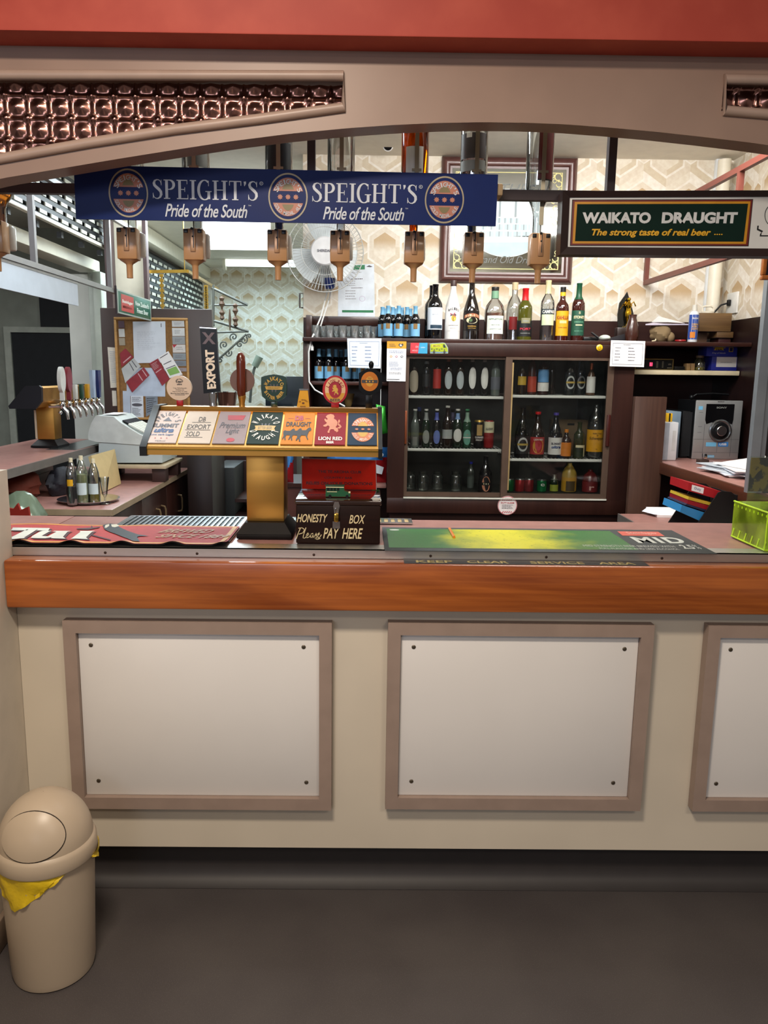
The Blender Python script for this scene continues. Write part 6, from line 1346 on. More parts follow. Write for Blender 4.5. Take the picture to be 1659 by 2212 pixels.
for px, w in ((965, 'left'), (990, 'right')): fb('L1', px, 0, 9.5, 'brown bottle with silver oval label and orange neck, %s of that pair in the fridge' % w, 'beer', G_brown, h=H1, neck=M('neck_orange', '#a0563a', .5), neckf=(.80, .98), **OVL)
for px, w in ((1016, 'left'), (1042, 'right')): fb('L1', px, 0, 9, 'black bottle with white oval label and pale neck, %s of that pair in the fridge' % w, 'beer', G_black, h=H1, neck=M('neck_pale', '#a89a92', .5), neckf=(.80, .98), lab=lab_white, labz=(.16, .68), labang=56, ov=True)
fb('L1', 1066, 0, 10, 'dim clear bottle with grey label, rightmost on the top left fridge shelf', 'tall', G_frost, h=H1, lab=M('label_faint', '#5d6068', .5), labz=(.15, .45))
fb('L2', 896, 884, 9.5, 'dark clear necked bottle with small silver mark, leftmost on the middle left fridge shelf', 'beer', G_frost, cap=cap_wht, capf=.04, lab=M('label_small_silver', '#777a74', .5), labz=(.06, .28), labang=30)
fb('L2', 920, 884, 9, 'dark green bottle with grey diamond label on the middle left fridge shelf', 'beer', G_green, cap=cap_wht, capf=.04, neck=lab_gry, neckf=(.72, .92), lab=lab_gry, labz=(.10, .46), labang=50, ov=True)
fb('L2', 943, 884, 9, 'dark bottle with blue diamond label and blue neck on the middle left fridge shelf', 'beer', G_black, cap=cap_wht, capf=.04, neck=M('neck_blue', '#4a55a0', .5), neckf=(.72, .92), lab=M('label_periwinkle', '#5f73b5', .5), labz=(.10, .46), labang=50, ov=True)
fb('L2', 966, 877, 10.5, 'brown bottle with square white label on the middle left fridge shelf', 'beer', G_brown, cap=cap_wht, capf=.04, lab=M('label_square_white', '#a6aaa8', .5), labz=(.22, .44))
fb('L2', 988, 884, 10, 'dark green bottle with round white label and blue neck band in the fridge', 'beer', G_green, cap=cap_wht, capf=.04, neck=M('neck_blue_light', '#7795bf', .5), neckf=(.74, .90), lab=lab_white, labz=(.16, .50), labang=56, ov=True)
@L2([lab_white, RD])
def hk(b, c, r, h):
    band(b, c, r, h * .26, h * .285, 55, 0); btext(b, '*', c, r, h * .32, h * .36, 10, 1, .04)
fb('L2', 1008.5, 884, 9.5, 'bright green bottle with green oval label on the middle left fridge shelf', 'beer', M('bright_green_glass', '#0c3a22', .08, coat=.6), cap=M('cap_green', '#3f8a5a', .4), capf=.04, neck=M('neck_grey_green', '#7f9a86', .5), neckf=(.68, .92), lab=M('label_mid_green', '#5f9a86', .5), labz=(.08, .48), labang=55, ov=True, label2=hk)
@L2([M('label_tan_gold', '#b08f55', .5), lab_white])
def gu(b, c, r, h):
    band(b, c, r, h * .46, h * .85, 30, 0); btext(b, 'GUINNESS', c, r + .0006, h * .36, h * .43, 48, 1); btext(b, 'DRAUGHT', c, r + .0006, h * .27, h * .33, 38, 1)
fb('L2', 1034.5, 908, 11, 'black can with gold emblem on the middle left fridge shelf', 'can', M('can_black', '#121213', .3, .3), name='drink_can', label2=gu, lab=M('can_black', ''), labz=(.1, .88), labang=85, cap=cap_gold, capf=.05, cat='can')
fb('L2', 1056, 908, 11, 'red can with broad cream top band on the middle left fridge shelf', 'can', M('can_red', '#8f1a1c', .3, .2), name='drink_can', lab=M('can_cream', '#d8d2ac', .4), labz=(.56, .96), labang=180, cat='can', label2=L2([mt_ink])(lambda b, c, r, h: btext(b, 'KILKENNY', c, r, h * .66, h * .74, 40, 0)))
fb('L2', 977, 884, 9, 'dark bottle with violet neck standing in the second row of the middle left fridge shelf', 'beer', G_black, Y=4.62, neck=M('neck_violet', '#5d5878', .5), neckf=(.7, .92))
fb('L2', 905, 880, 9, 'bottle with blue cap standing behind the leftmost bottle of the middle left fridge shelf', 'beer', G_black, Y=4.62, cap=M('cap_blue', '#2c3f86', .4), capf=.10)
# glass jugs on the bottom left
for i, px in enumerate((888, 916, 948, 988)):
    fb('L3', px, 1018, 13, ('glass jug at the far left of the fridge floor', 'second glass jug from the left on the fridge floor', 'third glass jug from the left on the fridge floor', 'fourth glass jug from the left on the fridge floor')[i], 'jug', pane('jug_glass', (.72, .78, .72), .4, .05, .10, (.5, .55, .5)), Y=4.50 if i % 2 else 4.56, name='glass_jug', cat='jug')
fb('L3', 1020, 998, 8, 'pale bottle with blue top at the back of the bottom left of the fridge', 'beer', G_frost, Y=4.62, cap=M('cap_bright_blue', '#2436d8', .4), capf=.07)
@L2([M('label_salmon', '#cf8a6a', .5), lab_blk, lab_cream])
def sp(b, c, r, h):
    put(b, fit(([(math.cos(2*math.pi*k/24), math.sin(2*math.pi*k/24)) for k in range(24)], [tuple(range(24))]), -34, h * .04, 34, h * .46), lambda x, y: (c[0] + r * math.cos(R_(-90 + x)), c[1] + r * math.sin(R_(-90 + x)), c[2] + y), 0)
    band(b, c, r + .0005, h * .21, h * .29, 34, 1)
    for a in (-18, 0, 18): band(b, c, r + .001, h * .23, h * .27, 4, 2, 2, mid=-90 + a)
fb('L3', 1052, 985, 15, 'large dark bottle with salmon roundel label at the bottom of the left fridge door', 'slope', G_black, Y=4.46, label2=sp, lab=lab_blk, labz=(.03, .48), labang=70)
# right hand door
fb('R1', 1122, 0, 10, 'amber brown bottle with yellow flower label, leftmost on the top right fridge shelf', 'slope', G_brown, h=.24, lab=M('label_yellow_dark', '#b8962a', .5), labz=(.22, .42), labang=60)
fb('R1', 1144, 0, 9.5, 'bottle with orange red label on the top right fridge shelf', 'tall', M('brown_plastic', '#40201a', .2), h=.24, lab=M('label_orange_red', '#a63a22', .5), labz=(.06, .42))
fb('R1', 1168, 0, 11.5, 'wide bottle with blue and white mountain label on the top right fridge shelf', 'squat', M('dim_red_brown', '#2e1613', .2), h=.25, lab=M('label_sky', '#5f94c4', .5), labz=(.28, .56), label2=L2([lab_white])(lambda b, c, r, h: band(b, c, r, h * .08, h * .27, 80, 0)), labang=80)
fb('R1', 1186, 0, 8, 'plain dark bottle at the back of the top right fridge shelf', 'beer', G_brown, Y=4.6, h=.235)
@L2([M('label_ring_white', '#b9bdb8', .5), M('label_ochre', '#b59a4a', .5)])
def wk(b, c, r, h):
    for k in range(24):
        a0, a1 = 2*math.pi*k/24, 2*math.pi*(k+1)/24
        p = lambda a, s: (c[0] + r * math.cos(R_(-90 + 42 * s * math.cos(a))), c[1] + r * math.sin(R_(-90 + 42 * s * math.cos(a))), c[2] + h * (.27 + .14 * s * math.sin(a)))
        b.quadp([p(a0, 1), p(a1, 1), p(a1, .72), p(a0, .72)], 0)
    band(b, c, r + .0005, h * .25, h * .29, 44, 1)
fb('R1', 1224, 0, 12.5, 'big dark bottle with white ring emblem on the top right fridge shelf', 'slope', M('dark_grey_glass', '#14191a', .08, coat=.6), h=.26, label2=wk, lab=M('label_invisible_dark', '#171c1c', .3), labz=(.1, .45), labang=48)
fb('R1', 1247, 0, 12, 'second big dark bottle behind the ringed one on the top right fridge shelf', 'slope', M('dark_grey_glass', ''), Y=4.56, h=.26, label2=wk, lab=M('label_invisible_dark', ''), labz=(.1, .45), labang=48)
fb('R1', 1270, 784, 9.5, 'white labelled bottle with copper neck, rightmost on the top right fridge shelf', 'slope', M('tan_drink', '#5d4434', .2), neck=M('neck_copper', '#b0532a', .3, .5), neckf=(.80, .99), lab=lab_white, labz=(.08, .58), labang=75)
fb('R2', 1128, 880, 15.5, 'large dark bottle with grey ring emblem, leftmost on the middle right fridge shelf', 'slope', G_black, label2=wk, lab=lab_blk, labz=(.08, .44), labang=60)
@L2([lab_white, M('label_orange_gold', '#c98a2a', .5), RD])
def lr(b, c, r, h):
    g = ([(math.cos(2*math.pi*k/24), math.sin(2*math.pi*k/24)) for k in range(24)], [tuple(range(24))]); mp = lambda x, y: (c[0] + r * math.cos(R_(-90 + x)), c[1] + r * math.sin(R_(-90 + x)), c[2] + y)
    put(b, fit(g, -44, h * .10, 44, h * .42), mp, 1); r += .0005; put(b, fit(g, -24, h * .17, 24, h * .36), mp, 2); put(b, fit(glyphs('LION RED', .01), -36, h * .385, 36, h * .425), mp, 0)
fb('R2', 1161, 890, 15.5, 'large brown bottle with red and gold lion label on the middle right fridge shelf', 'slope', G_brown, cap=cap_red, capf=.05, lab=lab_red, labz=(.08, .46), labang=75, label2=lr)
@L2([BL, GR])
def su_(b, c, r, h): btext(b, 'SUMMIT', c, r, h * .30, h * .35, 42, 1, .03); btext(b, 'ultra', c, r, h * .22, h * .285, 38, 0, .04, .2)
fb('R2', 1200, 892, 15, 'large dark bottle with white label and blue print on the middle right fridge shelf', 'slope', G_black, cap=M('cap_violet', '#4a3c90', .4), capf=.05, lab=lab_white, labz=(.08, .46), labang=78, label2=su_)
fb('R2', 1224, 928, 11.5, 'short brown bottle with orange label and orange cap on the middle right fridge shelf', 'squat', G_brown, Y=4.455, cap=M('cap_orange', '#c9781c', .4), capf=.10, lab=lab_org, labz=(.08, .56), labang=80)
fb('R2', 1252, 912, 12, 'olive green bottle with black and cream label on the middle right fridge shelf', 'wine', M('dim_olive_glass', '#2c3318', .1, coat=.5), lab=M('label_olive_dark', '#1f2a17', .5), labz=(.05, .36), label2=L2([lab_cream])(lambda b, c, r, h: (band(b, c, r, h * .05, h * .37, 12, 0, mid=-40), band(b, c, r, h * .30, h * .37, 45, 0))), labang=85)
@L2([M('label_brown_print', '#5a3a0a', .5)])
def sw(b, c, r, h): btext(b, 'Schweppes', c, r, h * .34, h * .41, 55, 0, .02, .2); btext(b, 'Indian Tonic', c, r, h * .46, h * .485, 30, 0); btext(b, 'o', c, r, h * .42, h * .45, 6, 0); btext(b, '1L', c, r, h * .17, h * .19, 6, 0)
bq = fb('R2', 1286, 874, 17.5, 'clear plastic bottle with big yellow label, rightmost on the middle right fridge shelf', 'pet', pane('clear_plastic', (.82, .86, .84), .5, .04, .12), name='soft_drink_bottle', lab=M('label_sunny', '#d99a10', .5), labz=(.13, .54), labang=88, label2=sw)
t = thing('carton', 'brown cardboard carton at the back of the middle right fridge shelf', 'box', (P(1233, 930, 4.66).x, 4.70, SH['R2'])); z1 = P(1233, 908, 4.62).z
b = MB(); b.box((P(1198, 930, 4.63).x, 4.63, SH['R2'] + .0002), (P(1270, 930, 4.63).x, 4.77, z1), bev=.002); b.build('carton_body', M('cardboard', '#5d4a30', .8), t); b = MB(); b.box((P(1225, 930, 4.63).x, 4.629, z1 - .03), (P(1240, 930, 4.63).x, 4.6299, z1 - .018)); b.build('hand_slot', mt_black, t)
cans = [(1105, '#0f6a34', 'green drink can behind the left stile of the right fridge door', 1034), (1128, '#a01a20', 'left red drink can on the fridge floor', 1034), (1148, '#8a1c22', 'right red drink can on the fridge floor', 1034), (1176, '#117a44', 'green drink can with white curl on the fridge floor right of the red cans', 1036)]
for px, col, lab_, top in cans: fb('R3', px, top, 10.5, lab_, 'can', M('can_%s' % col[1:], col, .25, .5), Y=4.5, name='drink_can', cap=M('can_end', '#8f938f', .3, .9), capf=.06, cat='can', **(dict(label2=L2([lab_white])(lambda b, c, r, h: btext(b, 'e', c, r, h * .5, h * .72, 22, 0, .02)), lab=M('can_%s' % col[1:], ''), labz=(.1, .85), labang=80) if px == 1176 else {}))
fb('R3', 1203, 1024, 9, 'dark bottle with silver foil and lime label on the fridge floor', 'beer', G_green, Y=4.5, neck=M('foil_silver', '#a3a59a', .3, .8), neckf=(.68, .99), lab=M('label_lime', '#8f9a30', .5), labz=(.05, .42))
fb('R3', 1235, 1000, 16, 'large yellow juice bottle with brown panel label on the fridge floor', 'pet', M('yellow_juice', '#a68a3a', .3), Y=4.5, name='soft_drink_bottle', lab=M('label_amber', '#b98a1c', .5), labz=(.05, .52), labang=88, label2=L2([M('label_dark_olive', '#4a3a1c', .5)])(lambda b, c, r, h: band(b, c, r, h * .06, h * .40, 36, 0)))
fb('R3', 1281, 1014, 17, 'large bottle of red drink at the right of the fridge floor', 'pet', M('red_drink', '#5d1c1c', .2, coat=.4), Y=4.5, name='soft_drink_bottle', lab=M('label_wine_red', '#6d1618', .5), labz=(.04, .48), label2=L2([M('label_pinkish', '#c99a92', .5)])(lambda b, c, r, h: btext(b, 'r', c, r, h * .12, h * .30, 18, 0, .02)))
# ---- notices on the front of the fridge and shelves
def sticker(name, label, px4, Y, mat, fn, pm, cat='notice', lift=.0006, group=None, thick=.0006):
    q = quad(px4, Y - lift); t = thing(name, label, cat, (q[2] + q[3]) / 2, group); b = MB(); b.sheet(q, thick); s_ = b.build('sheet', mat, t); b = MB(); fn(b, Face(q)); b.build('print', pm, t, smooth=0); return t
YFN = YF2 - .001
def price(b, f): f.border(b, .06, .10, .94, .92, .008, .012, 0); f.lines(b, .36, .15, .6, .2, 1, 0, rag=.1); f.lines(b, .13, .27, .36, .86, 5, 0, rag=.5, th=.28); f.lines(b, .52, .27, .74, .86, 5, 0, rag=.3, th=.28)
sticker('price_list', 'framed white price list hung at the right corner of the fridge', [(1320, 735), (1394, 737), (1391, 793), (1317, 791)], YFN - .03, mt_paper, price, [GR], lift=.002)
sticker('price_list', 'white bordered price list hanging from the left glass shelf', [(750, 731), (824, 731), (822, 796), (752, 794)], 4.368, M('paper_cool_white', '#dfe8f2', .6), price, [M('grey_blue_print', '#7f8fae', .6)], lift=.0006)
def safety(b, f):
    f.rect(b, 0, 0, 1, .18, 0); f.text(b, 'ALCOHOL', .12, .06, .40, .095, 1); f.text(b, 'AWARENESS', .12, .105, .45, .14, 1)
    f.poly(b, [(.58, .09), (.66, .05), (.72, .075), (.80, .05), (.86, .09), (.72, .155)], 1); f.poly(b, [(.64, .09), (.70, .07), (.78, .10), (.72, .13)], 3, .0011)
    for u, m in ((.22, 0), (.5, 4), (.78, 5)): f.poly(b, [(u - .08, .38), (u, .345), (u + .08, .38), (u, .415)], m); f.poly(b, [(u - .05, .38), (u, .36), (u + .05, .38), (u, .40)], 3, .0011)
    f.lines(b, .12, .24, .9, .31, 2, 2, rag=.1); f.lines(b, .12, .52, .62, .64, 4, 2, rag=.1); f.lines(b, .2, .66, .84, .73, 3, 2, rag=.1); f.lines(b, .12, .78, .8, .84, 2, 1, rag=.1, th=.3); f.rect(b, .02, .95, .68, .965, 1)
sticker('safety_poster', 'tall white poster with orange heading at the left corner of the fridge', [(836, 737), (878, 737.5), (876, 824), (835, 823)], YFN, mt_paper, safety, [M('poster_orange', '#d69a28', .5), mt_ink, M('grey_blue_print', ''), lab_white, M('poster_pink', '#b56a8a', .5), M('poster_navy', '#2e3b5e', .5)], lift=.004)
sticker('magnet', 'red and blue half and half magnet on the fridge top rail', [(887, 740.5), (923.5, 740.5), (923, 764), (886, 763)], YFN, M('magnet_red', '#d0414a', .35), lambda b, f: (f.poly(b, [(.52, 0), (1, 0), (1, 1), (.46, 1)], 0, .0005), f.text(b, 'ON', .30, .28, .46, .48, 1, .02), f.text(b, 'HOLD', .12, .66, .42, .82, 1, .01), f.text(b, 'OPEN', .60, .38, .86, .5, 2, .01)), [M('magnet_blue', '#3f9fc9', .35), M('magnet_pink', '#f0b9bb', .4), M('magnet_pale', '#bfe0ee', .4)], 'magnet')
def amb(b, f):
    f.poly(b, [(.03, .18), (.70, .10), (.80, .12), (.97, .55), (.98, .86), (.02, .86)], 0)
    for i in range(6): f.rect(b, .06 + i * .14, .56 + (.08 if i % 2 else 0), .13 + i * .14, .64 + (.08 if i % 2 else 0), 1, .0011)
    f.poly(b, [(.72, .20), (.80, .20), (.88, .48), (.74, .48)], 2, .0012); f.rect(b, .10, .22, .62, .44, 3, .001); f.text(b, 'AMBULANCE', .14, .27, .58, .39, 1, .02, e=.0014)
    f.ell(b, .22, .86, .07, .11, 1, .0012); f.ell(b, .80, .86, .07, .11, 1, .0012); f.rect(b, .03, .84, .97, .90, 4, .0011)
q = quad([(929, 739), (968, 739), (968, 764), (929, 764)], YFN); t = thing('magnet', 'yellow green ambulance shaped magnet on the fridge top rail', 'magnet', (q[2] + q[3]) / 2); f = Face(q)
b = MB(); sh_ = [(0, .12), (.70, .04), (.84, .08), (1, .5), (1, .98), (0, .98)]; b.raw([f.at(u, v, 0) for u, v in sh_] + [f.at(u, v, .0006) for u, v in sh_], [tuple(range(6)), tuple(range(11, 5, -1))] + [(i, i+6, (i+1) % 6 + 6, (i+1) % 6) for i in range(6)]); b.build('sheet', M('magnet_silver_edge', '#9fb1a0', .4), t)
b = MB(); amb(b, f); b.build('print', [M('ambulance_lime', '#a3b01c', .4), mt_ink, M('ambulance_glass', '#2e3a44', .3), M('ambulance_yellow', '#dccf3a', .4), M('ambulance_blue', '#4a6fae', .4)], t, smooth=0)
p = P(1295, 751, YFN); t = thing('magnet', 'round yellow smiling face magnet at the right of the fridge top rail', 'magnet', p); b = MB(); b.T = Matrix.Translation(p + Vector((0, .0004, 0))) @ Matrix.Rotation(R_(90), 4, 'X'); b.lathe([(.0175, 0), (.0175, .002), (.014, .005), (.0006, .006)], n=24); b.T = None; b.build('disc', M('smile_yellow', '#e0b416', .3, coat=.4), t)
f = Face(quad([(1288, 744), (1302, 744), (1302, 758), (1288, 758)], YFN - .006)); b = MB(); f.ell(b, .38, .4, .06, .08, 0); f.ell(b, .62, .4, .06, .08, 0); f.ring(b, .5, .48, .28, .26, .78, 0, .0008, 14, 200, 340); b.build('face_print', M('brown_print', ''), t, smooth=0)
p = P(1096, 1092, YFN); t = thing('round_sticker', 'round white sticker with red stripes below the fridge doors', 'sticker', p); r = P(1117, 1092, YFN).x - p.x
f = Face([p + Vector((-r, .0008, r)), p + Vector((r, .0008, r)), p + Vector((r, .0008, -r)), p + Vector((-r, .0008, -r))])
b = MB(); b.prism([(p.x + r * math.cos(2*math.pi*k/36), p.z + r * math.sin(2*math.pi*k/36)) for k in range(36)], 'Y', p.y + .0002, p.y + .0008); b.build('sheet', M('sticker_white', '#dcd3d0', .5), t)
b = MB(); f.ring(b, .5, .5, .49, .49, .95, 0, .0014)
for k in range(5):
    u = .28 + k * .105
    for v0, v1, d in ((.10, .24, .06), (.80, .88, -.04)): 
        k0 = math.sqrt(max(0, .2 - (u - .5) ** 2)); f.poly(b, [(u, max(v0, .5 - k0)), (u + .05, max(v0, .5 - k0)), (u + .05 - d, v1), (u - d, v1)], 0, .0014) if v0 < .5 else f.poly(b, [(u, v0), (u + .05, v0), (u + .05 + d, min(v1, .5 + k0)), (u + d, min(v1, .5 + k0))], 0, .0014)
f.text(b, 'DUTY ALARM', .16, .32, .84, .40, 0, .02, e=.0014); f.lines(b, .22, .46, .8, .70, 4, 1, .0014, rag=.2); b.build('print', [M('sticker_red', '#b0243a', .5), GR], t, smooth=0)
# ---- glasses on the top shelf at the left
g0 = None; xs = [P(px, 720, Yg).x for px, Yg in ()]
GG = [(682, 4.47), (699, 4.55), (712, 4.47), (727, 4.55), (740, 4.47), (754, 4.55), (766, 4.47), (780, 4.55), (793, 4.47), (806, 4.55), (690, 4.62), (720, 4.62), (748, 4.62), (775, 4.62)]
for i, (px, Yg) in enumerate(GG):
    x = P(px, 720, Yg).x; lab_ = 'clear tumbler among the row of glasses on the left end of the top shelf'
    if g0 is None:
        g0 = thing('tumbler', lab_, 'glass', (x, Yg, zT + .0004), 'tumblers on the top shelf'); b = MB(); hh = P(700, 703, 4.47).z - zT
        b.lathe([(.020, 0), (.0225, .003), (.0245, hh), (.0232, hh), (.021, .008), (.0006, .008)], (x, Yg, zT + .0004), 20); b.build('glass_body', pane('tumbler_glass', (.92, .95, .95), .9, .04, .40, (.75, .79, .80)), g0)
    else: dup(g0, (x, Yg, zT + .0004), 0, lab_)
# ---- little blue labelled beers: on the top shelf and on the shelf below
bl0 = None; mt_foil = M('pale_blue_foil', '#79b2d6', .4, var=.05)
def blue(px, Y, z, h, label, group):
    global bl0
    x = P(px, 700, Y).x
    if bl0 is None:
        bl0 = bottle('blue_labelled_bottle', label, (x, Y, z), .0255, h, 'beer', G_black, neck=mt_foil, neckf=(.76, 1.0), lab=M('label_pale_blue', '#79b4da', .5), labz=(.08, .46), labang=80, group=group, label2=L2([M('label_bronze', '#8a6a3a', .5)])(lambda b, c, r, hh: band(b, c, r, hh * .28, hh * .47, 22, 0, top=lambda u: hh * .19 * abs(u)) if 0 else band(b, c, r, hh * .30, hh * .46, 24, 0)))
        return bl0
    return dup(bl0, (x, Y, z), random.uniform(-.3, .3), label, group)
hb_ = P(850, 661, 4.47).z - zT
GA, GB = 'blue labelled bottles on the top shelf', 'blue labelled bottles on the shelf below the glasses'
for px, Y in ((838, 4.46), (861, 4.46), (897, 4.46)): blue(px, Y, zT + .0004, hb_, 'small dark beer with pale blue label in the front row on the top shelf', GA)
for px, Y in ((826, 4.55), (848, 4.55), (879, 4.53), (868, 4.57)): blue(px, Y, zT + .0004, hb_, 'small dark beer with pale blue label in the second row on the top shelf', GA)
for px, Y in ((832, 4.64), (855, 4.64), (886, 4.64)): blue(px, Y, zT + .0004, hb_, 'small dark beer with pale blue label at the back of the top shelf', GA)
for px, Y in ((689, 4.50), (711, 4.50), (726, 4.56), (749, 4.50), (767, 4.56), (784, 4.50)): blue(px, Y, zS2 + .0004, hb_, 'small dark beer with pale blue label on the shelf below the glasses', GB)
for px, Y in ((737, 4.66), (699, 4.62), (757, 4.68)): blue(px, Y, zS2 + .0004, hb_, 'small dark beer in the back row on the shelf below the glasses', GB)
# ---- liqueur bottles on top
def tb(px, top, rpx, label, st, glass, Y=4.52, name='spirit_bottle', **k):
    x = P(px, 680, Y).x; r = P(px + rpx, 680, Y).x - x; return bottle(name, label, (x, Y, zT + .0004), r, P(px, top, Y).z - zT, st, glass, group='bottles on the top shelf of the back bar', n=24, **k)
lw = M('label_wine_white', '#dfe6ee', .5, var=.02)
tb(939.5, 614.5, 16, 'black wine bottle with white label and dark blue stripe on the top shelf', 'wine', G_black, name='wine_bottle', lab=lw, labz=(.18, .58), labang=85, label2=L2([M('label_deep_blue', '#1f3b4f', .5), mt_fink])(lambda b, c, r, h: (band(b, c, r, h * .20, h * .265, 50, 0, mid=-78), btext(b, 'ESTATE', c, r, h * .44, h * .46, 22, 1))))
tb(933, 617, 16, 'second black wine bottle half hidden behind the leftmost wine bottle on the top shelf', 'wine', G_black, Y=4.64, name='wine_bottle')
@L2([mt_ink, M('label_sun', '#e0b43a', .5), M('label_palm', '#a34a5a', .5), M('label_palm_dark', '#2f2a33', .5)])
def mal(b, c, r, h):
    r -= .0008
    for i, ch in enumerate('MALIBU'): band_a = (-34 + 13.6 * i); dz = -.008 * ((i - 2.5) / 2.5) ** 2; put(b, fit(glyphs(ch, .03), band_a - 5, h * .50 + dz, band_a + 5, h * .545 + dz), lambda x, y: (c[0] + r * math.cos(R_(-90 + x)), c[1] + r * math.sin(R_(-90 + x)), c[2] + y), 0)
    mp = lambda x, y: (c[0] + (r + .0005) * math.cos(R_(-90 + x)), c[1] + (r + .0005) * math.sin(R_(-90 + x)), c[2] + y)
    g = ([(math.cos(2*math.pi*k/20), math.sin(2*math.pi*k/20)) for k in range(20)], [tuple(range(20))]); put(b, fit(g, -15, h * .31, 19, h * .42), mp, 1)
    r += .0006; mp2 = lambda x, y: (c[0] + (r + .0005) * math.cos(R_(-90 + x)), c[1] + (r + .0005) * math.sin(R_(-90 + x)), c[2] + y)
    put(b, ([(-3, h * .31), (0, h * .31), (-2, h * .42), (-4, h * .42)], [(0, 1, 2, 3)]), mp2, 3)
    for a, m in ((0, 3), (50, 2), (100, 3), (150, 2), (200, 3), (-40, 2)): ca, sa = math.cos(R_(a)), math.sin(R_(a)); put(b, ([(-3, h * .42), (-3 + 18 * ca - 4 * sa, h * (.42 + .035 * sa + .012)), (-3 + 24 * ca, h * (.41 + .045 * sa)), (-3 + 16 * ca + 3 * sa, h * (.415 + .025 * sa - .006))], [(0, 1, 2, 3)]), mp2, m)
    btext(b, 'CARIBBEAN RUM', c, r, h * .235, h * .25, 34, 0, 0); btext(b, 'COCONUT', c, r, h * .19, h * .2, 22, 0, 0)
tb(978, 607, 17, 'white coconut rum bottle with palm tree picture on the top shelf', 'malibu', M('white_glass', '#e6e3df', .15, coat=.6, var=.02), cap=M('cap_brown', '#3a2320', .4), capf=.09, label2=mal, lab=M('white_glass', ''), labz=(.15, .56), labang=60)
@L2([M('label_copper_band', '#a85a38', .5), lab_cream, GD, M('label_leaf', '#4a6a3a', .5)])
def bai(b, c, r, h):
    mp = lambda x, y: (c[0] + r * math.cos(R_(-90 + x)), c[1] + r * math.sin(R_(-90 + x)), c[2] + y)
    n = 14; put(b, ([(-58 + 116 * k / n, h * (.455 - .035 * ((k / n * 2 - 1) ** 2))) for k in range(n + 1)] + [(-58 + 116 * k / n, h * (.40 - .035 * ((k / n * 2 - 1) ** 2))) for k in range(n + 1)], [(k, k + 1, n + 2 + k, n + 1 + k) for k in range(n)]), mp, 0)
    g = ([(math.cos(2*math.pi*k/24), math.sin(2*math.pi*k/24)) for k in range(24)], [tuple(range(24))]); put(b, fit(g, -40, h * .28, 40, h * .395), mp, 1)
    r += .0006; mp3 = lambda x, y: (c[0] + r * math.cos(R_(-90 + x)), c[1] + r * math.sin(R_(-90 + x)), c[2] + y)
    for i, ch in enumerate('BAILEYS'): a = -42 + 14 * i; dz = h * (.405 - .03 * (a / 58) ** 2 ); put(b, fit(glyphs(ch, .03), a - 5, dz, a + 5, dz + h * .038), mp3, 1)
    put(b, fit(g, -22, h * .31, 2, h * .365), mp3, 3); btext(b, 'ORIGINAL', c, r, h * .225, h * .245, 30, 2); btext(b, 'Irish Cream', c, r, h * .195, h * .21, 26, 2); btext(b, 'RA', c, r * .72, h * .60, h * .635, 16, 2, .04)
tb(1018, 609, 17.5, 'dark cream liqueur bottle with copper banner label on the top shelf', 'slope', M('deep_brown_glass', '#120b08', .06, coat=.7), label2=bai, lab=M('label_deep_brown', '#140d0a', .3), labz=(.16, .5), labang=65)
tb(1068, 621, 21.5, 'broad clear rum bottle with white label and green neck on the top shelf', 'squat', G_clear, cap=cap_blk, capf=.06, neck=M('neck_sage', '#6f9a7c', .5), neckf=(.79, .93), liquid=(M('amber_rum', '#7d3d16', .2), .52), lab=M('label_rum_white', '#e2e6dc', .5), labz=(.12, .46), labang=52, label2=L2([M('label_green_print', '#5d7a66', .5)])(lambda b, c, r, h: (btext(b, 'APPLETON', c, r, h * .38, h * .41, 40, 0), btext(b, 'ESTATE', c, r, h * .28, h * .295, 22, 0), btext(b, 'JAMAICA RUM', c, r, h * .2, h * .215, 32, 0))))
tt = tb(1110.5, 611, 17, 'clear bottle with tilted red label standing behind the olive bottle on the top shelf', 'squat', G_clear, Y=4.66, cap=M('cap_pale_cork', '#c9b48e', .5), capf=.12, lab=M('label_tilted_red', '#8f1c1e', .5), labz=(.20, .42), labang=45)
tb(1133.5, 623, 16, 'olive green bottle with red neck and black label on the top shelf', 'wine', G_olive, neck=cap_red, neckf=(.77, 1.0), lab=lab_blk, labz=(.08, .38), labang=88, label2=L2([M('label_oval_grey', '#8a8664', .5), M('label_crimson', '#b0283c', .5), lab_gry])(lambda b, c, r, h: (band(b, c, r, h * .33, h * .43, 34, 0), btext(b, 'PORT', c, r + .0006, h * .20, h * .245, 42, 1, .03), btext(b, 'RESERVE', c, r + .0006, h * .13, h * .15, 36, 2), band(b, c, r + .0006, h * .36, h * .385, 22, 2))))
tb(1182, 606, 14.5, 'clear necked red bitter bottle with black banner label on the top shelf', 'wine', G_clear, neck=M('neck_cream', '#d9cfa0', .5), neckf=(.78, 1.0), liquid=(M('dark_red_bitter', '#3a0c12', .1, coat=.5), .34), lab=M('label_pale_green', '#cfdcb4', .5), labz=(.26, .44), labang=60, label2=L2([M('label_navy_band', '#1d2c36', .5), lab_white, GR])(lambda b, c, r, h: (band(b, c, r, h * .44, h * .525, 66, 0), btext(b, 'CAMPARI', c, r + .0006, h * .455, h * .51, 54, 1, .04))))
@L2([M('label_coffee_red', '#9a2c1c', .5), M('label_coffee_pale', '#f0d890', .5)])
def kah(b, c, r, h): btext(b, 'KAHLUA', c, r, h * .40, h * .47, 55, 0, .03); band(b, c, r, h * .33, h * .38, 30, 1); btext(b, 'COFFEE LIQUEUR', c, r, h * .24, h * .26, 40, 0)
